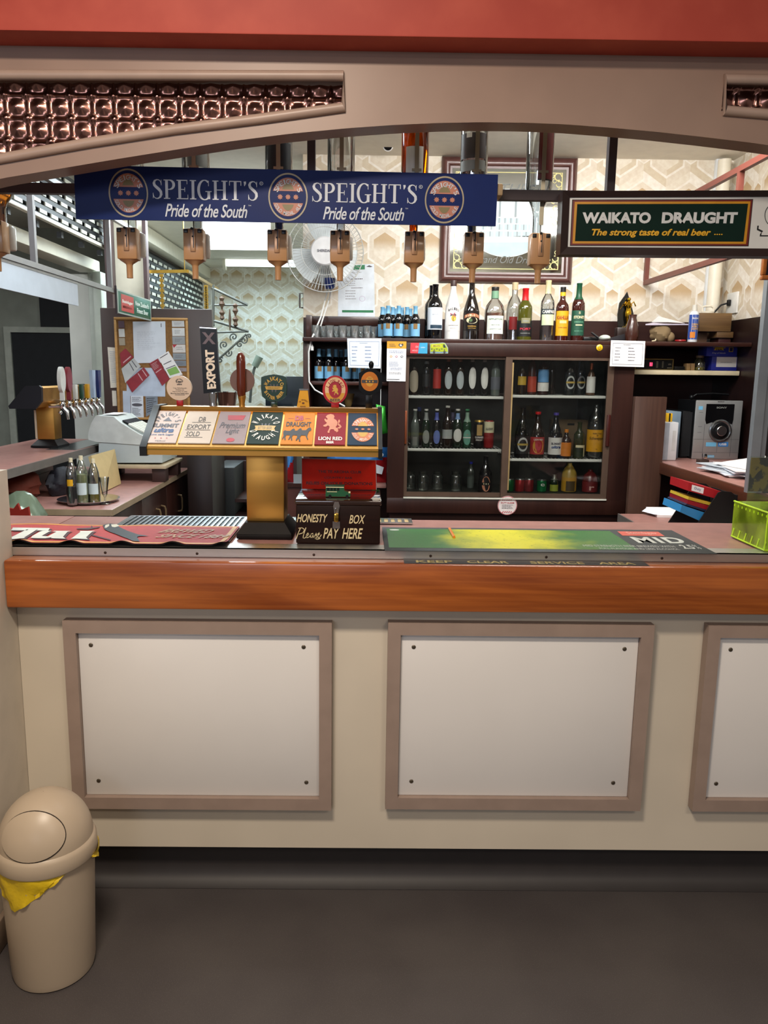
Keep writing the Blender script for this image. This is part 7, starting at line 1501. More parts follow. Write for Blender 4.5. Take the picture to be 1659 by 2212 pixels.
tb(1214, 621, 14, 'red brown coffee liqueur bottle with yellow arch label on the top shelf', 'tall', M('red_brown_glass', '#3d130c', .06, coat=.7), cap=cap_blk, capf=.09, neck=M('neck_yellow', '#dcae1e', .5), neckf=(.84, .91), lab=M('label_coffee_yellow', '#dca414', .5), labz=(.10, .56), labang=70, label2=kah)
@L2([lab_cream, M('label_light_green', '#6fae8c', .5)])
def sto(b, c, r, h): btext(b, "STONE'S", c, r, h * .39, h * .44, 50, 0, .04); btext(b, 'ORIGINAL', c, r, h * .32, h * .345, 44, 1, .02); band(b, c, r, h * .27, h * .29, 30, 0); btext(b, 'GINGER WINE', c, r, h * .17, h * .185, 40, 1); btext(b, 'S', c, r, h * .47, h * .51, 8, 0)
tb(1248.5, 612, 13.8, 'ginger wine bottle with green label and green neck, rightmost on the top shelf', 'wine', M('ginger_brown_glass', '#3a1510', .06, coat=.7), name='wine_bottle', neck=M('neck_green', '#124a30', .4), neckf=(.72, 1.0), lab=M('label_dark_green', '#1b4f3c', .5), labz=(.10, .53), labang=80, label2=sto)
# ---- crisp packets and bowl
mt_fan_0 = M('fan_white', '#dfe0de', .35, var=.02)
def packet(label, px4, Y, col, col2, d=.05):
    q = quad(px4, Y); t = thing('crisp_packet', label, 'packet', (q[2] + q[3]) / 2, None); f = Face(q); nu = nv = 14; pts = []; fs = []
    for sgn in (1, -1):
        for j in range(nv + 1):
            for i in range(nu + 1):
                u, v = i / nu, j / nv; k = (math.sin(math.pi * u) ** .5) * (math.sin(math.pi * v) ** .6); pts.append(f.at(u, v, sgn * (d / 2 * k + .001) + .004 * math.sin(9 * u + 5 * v) * k))
    m = (nu + 1) * (nv + 1)
    for o_ in (0, m):
        for j in range(nv):
            for i in range(nu): fs.append((o_ + j*(nu+1)+i, o_ + j*(nu+1)+i+1, o_ + (j+1)*(nu+1)+i+1, o_ + (j+1)*(nu+1)+i))
    b = MB(); vs, fc_ = b.raw(pts, fs)
    for i, fa in enumerate(fc_):
        v = (i % (nu * nv)) // nu / nv; u = i % nu / nu
        fa.material_index = 1 if (v > .40 + .12 * math.sin(5 * u) and u > .25) else 0
    pk_ = b.build('foil_bag', [M('foil_' + col[1:], col, .22, .3, bump=.3), M('foil_' + col2[1:], col2, .25, .3)], t); return t, f
t, f = packet('blue and red crisp packet on the lower shelf behind the red notice', [(706, 984), (836, 985), (834, 1061), (708, 1060)], 4.50, '#2f6fb5', '#a31d22', .07)
dz = zS3 + .0006 - min(v.z for v in f.c); t.location.z += dz
b = MB(); f.ell(b, .88, .20, .06, .07, 0, .034); f.poly(b, [(.70, .40), (.95, .55), (.92, .75), (.72, .68)], 0, .032); b.build('emblem', M('packet_white', '#d5dbe2', .4), t.children[0], smooth=0)
sb_ = thing('low_cabinet', 'low red brown cabinet left of the back bar carrying the narrow crisp packet', 'cabinet', (P(625, 1045, 4.45).x, 4.6, 0)); b = MB(); b.box((P(585, 1045, 4.44).x, 4.44, 0), (x_l - .002, YB - .005, zS3 - .022)); b.build('carcass', M('red_brown_front', '#4a2a24', .4), sb_); b = MB(); b.box((P(585, 1045, 4.44).x, 4.43, zS3 - .0218), (x_l - .002, YB - .005, zS3)); b.build('cabinet_top', mt_bar, sb_)
t, f = packet('narrow blue and red crisp packet just right of the brass tap column', [(612, 990), (634, 990), (634, 1058), (612, 1058)], 4.46, '#3a78b8', '#9c2228', .05); t.location.z += zS3 + .0006 - min(v.z for v in f.c)
t, f = packet('bright green packet hanging at the right end of the tap tower', [(812, 873), (832, 878), (838, 935), (814, 940)], 4.395, '#3fae3a', '#2f8f2e', .05)
b = MB(); p = f.at(.5, .02); b.cyl(p + Vector((0, .004, 0)), (p.x, p.y + .004, zT - .0225), .002, 6); b.build('hanging_strip', mt_fan_0, t)
x, Y = P(752, 860, 4.55).x, 4.58; z1 = P(752, 850, Y).z; t = thing('bowl', 'dull tan bowl on a stand below the second shelf', 'bowl', (x, Y, P(752, 878, Y).z))
zb0 = P(752, 878, Y).z; r = P(766, 860, Y).x - x
b = MB(); b.lathe([(r * .45, 0), (r * .55, .006), (r, z1 - zb0), (r * .95, z1 - zb0), (r * .5, .01), (.0006, .01)], (x, Y, zb0), 24); b.build('bowl_shell', M('tan_ceramic', '#8a7448', .4), t)
b = MB(); b.box((x - .16, 4.44, zb0 - .015), (x + .16, YB - .023, zb0 - .0004)); b.build('shelf', mt_bar, bb)
# ---- fan on the back wall, its cable, poster, camera, mirror
c = P(702, 545, 4.62); t = thing('wall_fan', 'white wall mounted fan in a round wire cage', 'fan', (c.x, YB - .002, c.z - .15)); R1 = P(785, 545, 4.62).x - c.x
mt_fan = M('fan_white', '#dfe0de', .35, var=.02); mt_cage = M('cage_wire', '#b6b7b4', .35, .3)
b = MB()
for k in range(64):
    a = 2 * math.pi * k / 64; ca, sa = math.cos(a), math.sin(a)
    b.tube([(c.x + r_ * R1 * ca, c.y + y_, c.z + r_ * R1 * sa) for r_, y_ in ((.34, -.052), (.62, -.050), (.88, -.034), (1.0, 0), (.90, .035), (.5, .05))], .0011, 4)
for r_, y_ in ((1.0, 0), (.84, -.038), (.60, -.051), (.34, -.053)): b.tube([(c.x + r_ * R1 * math.cos(2*math.pi*k/40), c.y + y_, c.z + r_ * R1 * math.sin(2*math.pi*k/40)) for k in range(40)], .003 if r_ == 1.0 else .0016, 6, cyc=True)
b.build('wire_cage', mt_cage, t)
b = MB(); b.T = Matrix.Translation(c + Vector((0, -.05, 0))) @ Matrix.Rotation(R_(90), 4, 'X'); b.lathe([(.36 * R1, -.006), (.36 * R1, .004), (.33 * R1, .010), (.0006, .012)], n=40); b.T = None; hubc = b.build('badge_disc', M('fan_hub', '#d6d5d6', .35), t)
b = MB(); f = Face([c + Vector((-.045, -.0625, .012)), c + Vector((.045, -.0625, .012)), c + Vector((.045, -.0625, -.012)), c + Vector((-.045, -.0625, -.012))]); f.text(b, 'SHERIDAN', .05, .2, .95, .8, 0, .03); b.build('lettering', GR, hubc, smooth=0)
for k in range(3):
    b = MB(); a0 = R_(90 + 120 * k); pts = []; n = 8
    for i in range(n + 1):
        for j in range(5):
            rr_ = R1 * (.15 + .70 * i / n); a = a0 + (j / 4 - .5) * (1.5 - .3 * i / n); pts.append((c.x + rr_ * math.cos(a), c.y + .002 + .03 * (j / 4 - .5), c.z + rr_ * math.sin(a)))
    b.raw(pts + [(p[0], p[1] + .002, p[2]) for p in pts], [(i*5+j, i*5+j+1, (i+1)*5+j+1, (i+1)*5+j) for i in range(n) for j in range(4)] + [(45+i*5+j, 45+i*5+j+1, 45+(i+1)*5+j+1, 45+(i+1)*5+j) for i in range(n) for j in range(4)]); b.build('blade', M('fan_blade', '#cfd6d8', .3), t)
b = MB(); b.T = Matrix.Translation(c) @ Matrix.Rotation(R_(-90), 4, 'X'); b.lathe([(.05, .012), (.055, .02), (.055, .10), (.04, .12)], n=24); b.T = None; b.build('motor', mt_fan, t)
b = MB(); b.box((c.x - .03, c.y + .10, c.z - .16), (c.x + .03, YB - .0005, c.z + .02), bev=.006); b.build('wall_bracket', mt_fan, t)
p = P(712, 607, 4.68); b = MB(); b.lathe([(.020, -.045), (.032, -.03), (.034, .015), (.0006, .016)], p, 20); b.build('control_knob', M('fan_blue', '#1a2c63', .35), t)
b = MB()
for pts in ([(712, 612, 4.7), (702, 650, 4.78), (693, 685, 4.6), (672, 735, 4.40), (667, 760, 4.395), (667, 800, 4.395), (668, 825, 4.395), (680, 842, 4.395), (700, 853, 4.395), (745, 878, 4.395)], [(718, 612, 4.7), (710, 650, 4.79), (697, 690, 4.60), (692, 706, 4.59)]): b.tube([P(*q) for q in pts], .0045, 6)
b.build('cable', mt_fan, t)
t = thing('pull_switch', 'tiny white pull switch hanging at the left of the lower glass shelf', 'switch', P(674, 757, 4.41)); b = MB(); b.lathe([(.009, 0), (.010, .02), (.005, .028), (.003, .034)], P(674, 757, 4.41), 12); b.build('knob', mt_fan, t); b = MB(); b.cyl(P(674, 757, 4.41) + Vector((0, 0, .034)), (P(674, 757, 4.41).x, 4.41, zT - .0225), .001, 6); b.build('cord', mt_fan, t)
def cert(b, f): f.rect(b, .17, .012, .74, .095, 0); f.poly(b, [(.78, .05), (.86, .02), (.96, .05), (.9, .06)], 1); f.rect(b, .11, .855, .96, .90, 0); f.lines(b, .2, .14, .66, .17, 1, 2, rag=.1); f.lines(b, .36, .26, .68, .30, 1, 1, rag=.05); f.lines(b, .2, .30, .6, .42, 3, 2); f.lines(b, .36, .43, .68, .46, 1, 1, rag=.05); f.lines(b, .2, .48, .5, .68, 4, 2); f.ring(b, .66, .64, .08, .05, .9, 3)
sticker('certificate', 'white certificate with green bands taped to the papered wall beside the fan', [(731, 573), (808, 570), (810, 687), (730, 686)], YB - .001, M('paper_cool_white', ''), cert, [M('green_band', '#1f7a4c', .5), GR, mt_fink, M('stamp_lilac', '#b9a3c4', .6)])
p = P(838, 316, 4.70); t = thing('security_camera', 'small white bullet security camera below the coving', 'camera', (p.x, YB - .003, p.z + .05))
b = MB(); b.tube([p + Vector((0, .10, .04)), p + Vector((0, -.02, -.002))], [.030, .030], 20); b.build('housing', M('camera_white', '#e6e6e4', .35), t)
b = MB(); b.tube([p + Vector((0, -.0205, -.003)), p + Vector((0, -.026, -.005))], [.025, .023], 20); b.build('lens', M('lens_black', '#0b0b0d', .1, coat=.8), t)
b = MB(); b.tube([p + Vector((0, .06, .055)), p + Vector((-.005, .09, .085))], .012, 10); b.tube([p + Vector((-.005, .085, .083)), p + Vector((-.005, .12, .083))], [.035, .038], 18); b.build('mount', M('camera_white', ''), t)
# framed mirror with riverboat print
x0, x1 = P(951, 480, YB).x, P(1240, 480, YB).x; z0, z1 = P(1095, 612, YB).z, P(1095, 341, YB).z; w = .062
mr_ = thing('framed_mirror', 'printed bar mirror with riverboat oval in a thick mauve brown frame', 'mirror', ((x0 + x1) / 2, YB, z0))
prf = [(0, 0), (0, .012), (.004, .020), (.018, .030), (.022, .024), (.034, .020), (.044, .022), (.050, .012), (.062, .008), (.062, 0)]
def rect_frame(mb, x0, x1, z0, z1, prof, yb):
    cor = [(x0, z0, 1, 1), (x1, z0, -1, 1), (x1, z1, -1, -1), (x0, z1, 1, -1)]; n = len(prof); pts = []
    for cx_, cz_, sx, sz in cor: pts += [(cx_ + sx * a, yb - d, cz_ + sz * a) for a, d in prof]
    fs = [(i*n+k, i*n+k+1, ((i+1) % 4)*n+k+1, ((i+1) % 4)*n+k) for i in range(4) for k in range(n - 1)]; mb.raw(pts, fs)
b = MB(); rect_frame(b, x0, x1, z0, z1, prf, YB - .0005); b.build('frame', M('mauve_brown_frame', '#5b3a36', .3, var=.1, coat=.2), mr_)
b = MB(); b.box((x0 + w - .004, YB - .007, z0 + w - .004), (x1 - w + .004, YB - .003, z1 - w + .004)); mg_ = b.build('mirror_glass', M('mirror_silver', '#cdd2cf', .05, 1.0, var=.02), mr_)
f = Face([(x0 + w, YB - .0072, z1 - w), (x1 - w, YB - .0072, z1 - w), (x1 - w, YB - .0072, z0 + w), (x0 + w, YB - .0072, z0 + w)])
b = MB(); f.border(b, .03, .03, .97, .97, .008, .008, 0)
for su_2, sv in ((0, 0), (1, 0), (0, 1), (1, 1)):
    for k, (du, dv, r_) in enumerate(((.07, .07, .035), (.13, .06, .028), (.06, .14, .028), (.18, .05, .02), (.05, .20, .02), (.10, .11, .018))):
        u, v = (du if not su_2 else 1 - du), (dv if not sv else 1 - dv); f.ring(b, u, v, r_, r_ * f.asp, .72, 0, .0010, 16, 90 * k, 90 * k + 300)
for sgn in (-1, 1):
    for k in range(4): f.ring(b, .5 + sgn * (.40 + .02 * (k % 2)), .30 + .07 * k, .025, .025 * f.asp, .7, 0, .001, 14, 60 * k, 60 * k + 290)
b.build('gold_scrollwork', M('scroll_gold', '#d9d08a', .4), mg_, smooth=0)
b = MB(); f.ell(b, .5, .52, .36, .33, 0, .0008, 0, 360, 48); f.ell(b, .5, .52, .355, .325, 1, .0010, 200, 340, 30)
hull = [(.24, .66), (.72, .64), (.70, .70), (.28, .71)]; f.poly(b, hull, 2, .0013)
for v0, v1, u0, u1 in ((.60, .65, .25, .73), (.53, .585, .27, .70), (.47, .52, .31, .62)):
    f.rect(b, u0, v0 - .012, u1, v0, 2, .0014); f.rect(b, u0, v0, u1, v1, 1, .0013)
    for k in range(12): uu = u0 + (u1 - u0) * (k + .5) / 12; f.rect(b, uu - .006, v0, uu + .006, v1, 2 if k % 2 else 3, .0015)
for u in (.42, .56): f.rect(b, u, .27, u + .018, .46, 3, .0014); f.poly(b, [(u - .02, .25), (u + .04, .27), (u + .1, .23), (u + .02, .21)], 1, .0012)
b.build('riverboat_print', [M('print_pale_blue', '#cfdfe4', .4), M('print_blue_grey', '#a9c4cf', .4), M('print_white', '#e6ecec', .4), M('print_grey', '#7f8f95', .4)], mg_, smooth=0)
b = MB(); f.text(b, 'SOUTHERN', .14, .14, .86, .24, 0, .0, .35); f.text(b, 'Grand Old Drink', .22, .84, .78, .91, 0, .0, .35); b.build('lettering', M('print_dark_grey', '#5d625f', .4), mg_, smooth=0)
b = MB(); x = P(648, 600, 4.9).x
t = thing('grab_handle', 'chrome box handle fixed to the end of the papered wall', 'handle', (XA, YB + .05, P(650, 640, YB).z))
za, zb_ = P(648, 632, YB).z, P(648, 663, YB).z
b = MB(); b.tube([(XA, YB + .05, za), (XA - .025, YB + .05, za), (XA - .025, YB + .05, zb_), (XA, YB + .05, zb_)], .006, 8); b.build('bar', mt_chrome, t); b = MB(); b.box((XA - .004, YB + .03, zb_), (XA - .0005, YB + .07, za)); b.build('back_plate', mt_black, t)
# ================================================================== RIGHT END OF THE BACK BAR
ZTp = zT + .0004
def tpx(px, Y): return P(px, 700, Y).x
# pipe in the corner and socket
t = thing('pipe', 'cream painted vertical pipe in the right corner', 'pipe', (P(1561, 500, 4.75).x, 4.75, zT))
b = MB(); r = .036; xq = P(1560, 480, 4.74).x - .006; b.cyl((xq, 4.76, zP + .005), (xq, 4.76, 2.78), r, 24); b.build('tube', mt_cream, t)
b = MB(); b.tube([(xq, 4.76, zP + .002), (xq, 4.76, zP + .03)], r + .006, 24); b.build('collar', mt_cream, t)
p0 = PX(1583, 655, XR - .001); t = thing('wall_socket', 'white wall socket with black plug lead on the right papered wall', 'socket', p0)
b = MB(); b.box((XR - .012, p0.y - .075, p0.z - .06), (XR - .0005, p0.y + .06, p0.z + .06), bev=.004); b.build('face_plate', M('socket_white', '#e2e2de', .4), t)
b = MB(); b.box((XR - .03, p0.y - .005, p0.z - .015), (XR - .0125, p0.y + .02, p0.z + .02), bev=.004); b.tube([(XR - .03, p0.y + .008, p0.z), (XR - .06, p0.y + .02, p0.z - .01), (XR - .10, p0.y + .03, p0.z - .06), (XR - .12, p0.y + .03, zT + .18)], .005, 8); b.build('plug_lead', mt_black, t)
# trophy
Y = 4.66; x = tpx(1350, Y); t = thing('trophy', 'small golden figure trophy with a black leaf shaped backing on the top shelf', 'trophy', (x, Y, ZTp))
zz = lambda py: P(1350, py, Y).z
b = MB(); b.box((x - .05, Y - .03, ZTp), (x + .05, Y + .03, zz(708)), bev=.003); b.build('base', M('trophy_base', '#2a1c18', .3), t)
q = [(1334, 708), (1333, 680), (1337, 655), (1347, 641), (1354, 630), (1357, 640), (1362, 655), (1368, 680), (1364, 708)]
b = MB(); b.prism([(P(a, c, Y + .02).x, P(a, c, Y + .02).z) for a, c in q], 'Y', Y + .012, Y + .022); b.build('backing', M('trophy_black', '#0d0f0d', .15, coat=.6), t)
b = MB()
for k in range(4): a_, c_ = P(1339 + k * 2.5, 668 - k * 4, Y + .01), P(1352 + k * 1.2, 650 + k * 2, Y + .01); b.bar(a_, c_, .003, .004, 0, (0, 1, 0))
b.build('rays', M('trophy_gold', '#c9a02a', .18, 1.0), t)
b = MB(); b.lathe([(.022, 0), (.010, .012), (.008, .03), (.014, .05), (.018, .085), (.012, .105), (.020, .125), (.010, .140), (.006, .148)], (x + .012, Y - .008, zz(708) + .0003), 16); b.ball((x + .012, Y - .008, zz(708) + .158), .011, 0, 12, 8); b.tube([(x + .02, Y - .008, zz(708) + .128), (x + .04, Y - .008, zz(708) + .145), (x + .052, Y - .01, zz(708) + .12)], .004, 8); b.tube([(x + .005, Y - .008, zz(708) + .128), (x - .012, Y - .008, zz(708) + .135)], .004, 8); b.build('figure', M('trophy_gold', ''), t)
Y = 4.50; x = tpx(1366, Y); h = P(1366, 680, Y).z - zT; t = thing('vase', 'brown narrow necked pottery vase in front of the golden trophy', 'vase', (x, Y, ZTp))
b = MB(); b.lathe([(.030, 0), (.034, .006), (.037, h * .25), (.036, h * .5), (.026, h * .75), (.020, h * .88), (.022, h), (.018, h), (.016, h * .88)], (x, Y, ZTp), 28); b.build('pot', M('brown_glaze', '#3f221a', .25, coat=.3), t)
# dark things, spectacles shape, oval dish
Y = 4.52; t = thing('case', 'flat black case on the top shelf beside the ginger wine', 'case', (tpx(1281, Y), Y, ZTp)); b = MB(); b.box((tpx(1262, Y), Y, ZTp), (tpx(1296, Y), Y + .12, zT + .028), bev=.008); b.build('shell', mt_black, t)
t = thing('scoop', 'pale oval scoop with dark handle lying on the top shelf left of the vase', 'scoop', (tpx(1306, 4.46), 4.46, ZTp)); b = MB(); b.ball((tpx(1308, 4.46), 4.46, zT + .0185), (.030, .05, .018), 0, 20, 12); b.build('bowl', M('pale_plastic', '#bfc9c0', .3), t); b = MB(); b.tube([(tpx(1299, 4.47), 4.49, zT + .018), (tpx(1282, 4.47), 4.50, zT + .05)], .006, 8); b.build('handle', mt_black, t)
t = thing('case', 'black folded case lying behind the brown vase', 'case', (tpx(1335, 4.6), 4.6, ZTp)); b = MB(); b.prism([(tpx(1312, 4.6), zT + .0006), (tpx(1350, 4.6), zT + .0006), (tpx(1350, 4.6), zT + .05), (tpx(1322, 4.6), zT + .028)], 'Y', 4.585, 4.62); b.build('shell', M('charcoal_cloth', '#1c1a20', .7), t)
# papers over a round brown bundle
t = blob('bundle', 'round brown cloth bundle under the papers on the top shelf', 'bundle', (tpx(1430, 4.52), 4.54, zT + .046), (.058, .06, .055), M('bundle_tan', '#7a6648', .8, bump=.3), 'ball', seed=12)
b = MB(); p = Vector((tpx(1452, 4.5), 4.52, zT + .03)); b.ball(p, (.026, .03, .03), 0, 14, 8); b.build('knot', M('bundle_tan', ''), t)
b = MB(); p = Vector((tpx(1408, 4.46), 4.44, zT + .004)); b.tube([p, p + Vector((.02, .0, .004)), p + Vector((.028, .02, .012))], .004, 6); b.build('cord', M('cord_cream', '#cfc2a0', .7), t)
Y = 4.5; q = [P(1412, 690, 4.72), P(1500, 694, 4.70), P(1492, 696, 4.50), P(1394, 706, 4.50)]
t = thing('paper_stack', 'loose white papers resting on top of the round bundle', 'papers', (q[2] + q[3]) / 2)
zs_ = zT + .112
b = MB(); pts = [Vector((v.x, v.y, zs_ + dz)) for v, dz in zip(q, (.012, .0, -.008, -.012))]; n_ = Vector((0, 0, -.006)); b.raw(pts + [v + n_ for v in pts], [(3,2,1,0),(4,5,6,7),(0,1,5,4),(1,2,6,5),(2,3,7,6),(3,0,4,7)]); b.build('sheets', M('paper_lilac', '#c6c0d2', .7), t)
b = MB(); p = P(1422, 690, 4.7); pts = [Vector((p.x - .03, 4.72, zs_ + .013)), Vector((p.x + .0, 4.70, zs_ + .045)), Vector((p.x + .15, 4.68, zs_ + .006)), Vector((p.x + .02, 4.60, zs_ + .006))]; b.raw(pts + [v + Vector((0, 0, .001)) for v in pts], [(3,2,1,0),(4,5,6,7),(0,1,5,4),(1,2,6,5),(2,3,7,6),(3,0,4,7)]); b.build('top_sheet', mt_paper, t)
t = thing('dish', 'small red dish on the top shelf beside the blue spray bottle', 'dish', (tpx(1474, 4.44), 4.45, ZTp)); b = MB(); b.lathe([(.022, 0), (.030, .008), (.028, .013), (.02, .008), (.0006, .007)], (tpx(1474, 4.44), 4.45, ZTp), 24); b.build('dish_shell', M('red_dish', '#a8181f', .35), t)
Y = 4.46; x = tpx(1498, Y); h = P(1498, 659, Y).z - zT; r = tpx(1508, Y) - x; t = thing('cleaner_bottle', 'blue cleaner bottle with white cap on the top shelf', 'bottle', (x, Y, ZTp))
b = MB(); b.lathe([(r * .92, 0), (r, .004), (r, h * .74), (r * .9, h * .79), (r * .5, h * .84)], (x, Y, ZTp), 22); o_ = b.build('bottle_body', M('cleaner_white', '#d9dde0', .35), t); b = MB(); band(b, (x, Y, ZTp), r * 1.02, h * .08, h * .74, 178); b.build('wrap_label', M('cleaner_blue', '#23489a', .4), o_)
b = MB(); c_ = (x, Y, ZTp)
for k, (z_, ww) in enumerate(((.46, 40), (.40, 34), (.34, 44))): btext(b, ('CREAM', 'GEL', 'CLEAN')[k], c_, r * 1.04, h * z_, h * (z_ + .045), ww, 0, .03)
btext(b, 'Bosistos', c_, r * 1.04, h * .62, h * .67, 36, 1); band(b, c_, r * 1.03, h * .12, h * .28, 30, 2, mid=-115); b.build('print', [GD, lab_white, lab_org], o_, smooth=0)
b = MB(); b.lathe([(r * .5, h * .842), (r * .52, h * .85), (r * .46, h), (.0006, h)], c_, 18); b.build('cap', cap_wht, t)
Y = 4.60; mt_bw = wood('box_wood', '#5d4326', '#80623a', 'X', 8, .5)
t = thing('timber_block', 'dark reddish block at the right end of the top shelf beneath the wooden tray', 'block', (tpx(1552, 4.6), 4.65, ZTp)); b = MB(); b.box((tpx(1504, 4.64), 4.64, ZTp), (tpx(1530, 4.64), 4.76, zT + .068), bev=.003); b.build('block', M('tan_block', '#6a4f34', .5), t); b = MB(); b.box((tpx(1555, 4.6), 4.60, ZTp), (tpx(1582, 4.6), 4.72, zT + .034), bev=.003); b.build('lower_block', M('maroon_block', '#3a1a18', .4), t); b = MB(); b.box((tpx(1548, 4.6), 4.585, zT + .0342), (tpx(1584, 4.6), 4.74, zT + .068), bev=.003); b.build('upper_block', mt_bw, t)
zb_ = zT + .0685; z1 = P(1545, 676, 4.58).z
t = thing('wooden_tray', 'plain wooden box on top of small blocks at the right end of the top shelf', 'box', (tpx(1545, 4.6), 4.65, zb_)); x0, x1 = tpx(1511, 4.58), tpx(1580, 4.58)
b = MB(); b.box((x0, 4.58, zb_), (x1, 4.592, z1), bev=.002); b.box((x0, 4.695, zb_), (x1, 4.705, z1), bev=.002); b.box((x0, 4.592, zb_), (x0 + .012, 4.6948, z1)); b.box((x1 - .012, 4.592, zb_), (x1, 4.6948, z1)); b.box((x0 + .012, 4.592, zb_), (x1 - .012, 4.6948, zb_ + .01)); b.build('box_walls', mt_bw, t)
p = (tpx(1527, 4.64), 4.645, zb_ + .0105); t = thing('mug', 'cream handled mug standing in the wooden tray', 'mug', p); b = MB(); hh = P(1527, 662, 4.66).z - p[2]; b.lathe([(.03, 0), (.034, .004), (.036, hh - .03), (.032, hh - .03), (.028, .01)], p, 20); b.build('mug_body', mt_cream, t); b = MB(); b.tube([(p[0] - .03, p[1], p[2] + hh - .032), (p[0] - .03, p[1], p[2] + hh - .005), (p[0] - .015, p[1], p[2] + hh), (p[0] + .02, p[1], p[2] + hh), (p[0] + .034, p[1], p[2] + hh - .01), (p[0] + .034, p[1], p[2] + hh - .032)], .006, 8); b.build('handle', mt_cream, t)
# open shelves at the right
xs0, xs1 = P(1366, 803, 4.5).x, P(1605, 803, 4.5).x; zsh = P(1480, 800, 4.48).z
xk = xfe
b = MB(); b.box((xk + .002, 4.48, zsh - .026), (min(xs1, XR - .025), YB - .023, zsh), bev=.003); o_ = b.build('shelf', M('cream_shelf_edge', '#cdbf9e', .5), bb); o_['label'] = 'cream edged short shelf'
b = MB(); b.box((xs1 - .012, 4.46, zsh + .0003), (xs1, YB - .023, P(1600, 768, 4.46).z)); b.build('shelf_end', M('shelf_end_brown', '#3b2318', .5), bb)
zS_ = zsh + .0004
Y = 4.52; t = thing('clock_radio', 'brass edged black clock radio with red digits on the cream edged shelf', 'radio', (tpx(1425, Y), Y, zS_)); x0, x1 = P(1372, 787, Y).x, P(1455, 787, Y).x; z1 = P(1425, 775, Y).z
b = MB(); b.box((x0, Y + .004, zS_), (x1, Y + .14, z1), bev=.004); b.build('case', mt_black, t); f = Face([(x0, Y, z1), (x1, Y, z1), (x1, Y, zS_), (x0, Y, zS_)])
b = MB(); f.border(b, 0, 0, 1, 1, .025, .09, 0, -.002); b.build('bezel', M('bezel_brass', '#8a7444', .35, .7), t)
b = MB(); f.rect(b, .02, .08, .98, .92, 0, -.003); f.rect(b, .38, .34, .398, .66, 1, .0005); f.rect(b, .43, .34, .448, .66, 1, .0005); f.rect(b, .402, .34, .418, .66, 1, .0005)
for k in range(5): f.rect(b, .55, .25 + .12 * k, .60, .29 + .12 * k, 2, 0); f.rect(b, .70, .25 + .12 * k, .74, .29 + .12 * k, 2, 0)
f.rect(b, .84, .78, .96, .82, 2, 0); f.text(b, 'GPX', .86, .42, .94, .55, 2); b.build('dial', [mt_black, M('red_digits', '#ff2030', .4, emit=(1, .05, .12), es=3.0), M('dial_print', '#9a927a', .5)], t, smooth=0)
for px, w in ((1486, 'left'), (1495.5, 'right')):
    b = MB(); x = P(px, 790, 4.52).x; b.box((x - .011, 4.51, zS_), (x + .011, 4.56, P(px, 785, 4.52).z), bev=.002); ob = b.build('wood_block', M('pine', '#a8875a', .6, var=.1), None, (x, 4.53, zS_)); tag(ob, 'pale wood block on the cream edged shelf, %s of two' % w, 'block')
x = P(1512, 790, 4.54).x; t = thing('jar', 'clear lidded jar with yellow contents on the cream edged shelf', 'jar', (x, 4.55, zS_)); h = P(1512, 768, 4.54).z - zS_
b = MB(); b.lathe([(.030, 0), (.034, .004), (.034, h * .55), (.022, h * .78), (.020, h * .85)], (x, 4.55, zS_), 22); b.build('glass_body', pane('jar_glass', (.78, .80, .70), .5, .04, .15, (.5, .5, .4)), t); b = MB(); b.lathe([(.029, .002), (.031, .004), (.031, h * .22), (.0006, h * .23)], (x, 4.55, zS_), 18); b.build('contents', M('jar_yellow', '#a89a2c', .5), t); b = MB(); b.lathe([(.021, h * .852), (.022, h), (.0006, h)], (x, 4.55, zS_), 18); b.build('lid', M('jar_lid', '#6d5a48', .4), t)
def bluebox(label, px4, Y, z0, fn, pm, d=.12):
    q = rectq(*px4, Y); z1 = q[0].z; t = thing('tea_box', label, 'box', ((q[0].x + q[1].x) / 2, Y, z0)); b = MB(); b.box((q[0].x, Y, z0), (q[1].x, Y + d, z1), bev=.002); b.build('carton', M('royal_blue_card', '#2c36a8', .4, var=.05), t); f = Face([(q[0].x, Y, z1), (q[1].x, Y, z1), (q[1].x, Y, z0), (q[0].x, Y, z0)]); b = MB(); fn(b, f); b.build('print', pm, t, smooth=0); return z1
zt1 = bluebox('lower royal blue box with a white card on its front on the cream edged shelf', (1537, 770, 1601, 800), 4.53, zS_, lambda b, f: (f.rect(b, .16, .04, .84, .74, 0), f.lines(b, .3, .4, .7, .5, 1, 1)), [mt_paper, mt_fink])
bluebox('upper royal blue box with yellow triangle emblem on the cream edged shelf', (1527, 741, 1593, 770), 4.52, zt1 + .0005, lambda b, f: (f.poly(b, [(.22, .55), (.30, .30), (.40, .22), (.50, .30), (.56, .55)], 0), f.text(b, 'TRIANGLE', .18, .24, .60, .40, 0, .05, e=.0014), f.text(b, 'TEA', .28, .43, .50, .55, 2, .03, e=.0014), f.text(b, 'King of blends', .18, .70, .62, .84, 1, .0, .3), f.rect(b, .72, .32, .86, .66, 0), f.rect(b, .74, .36, .84, .62, 2, .0014)), [M('box_yellow', '#d0b02e', .5), lab_white, M('royal_blue_dark', '#15174a', .4)])
for px0, px1, z1_, w in ((1458, 1480, .012, 'flat black gadget'), ): 
    b = MB(); b.box((P(px0, 790, 4.5).x, 4.50, zS_), (P(px1, 790, 4.5).x, 4.6, zS_ + .022), bev=.004); ob = b.build('gadget', mt_black, None, (P(px0, 790, 4.5).x, 4.55, zS_)); tag(ob, 'flat black gadget between the clock radio and the wood blocks', 'gadget')
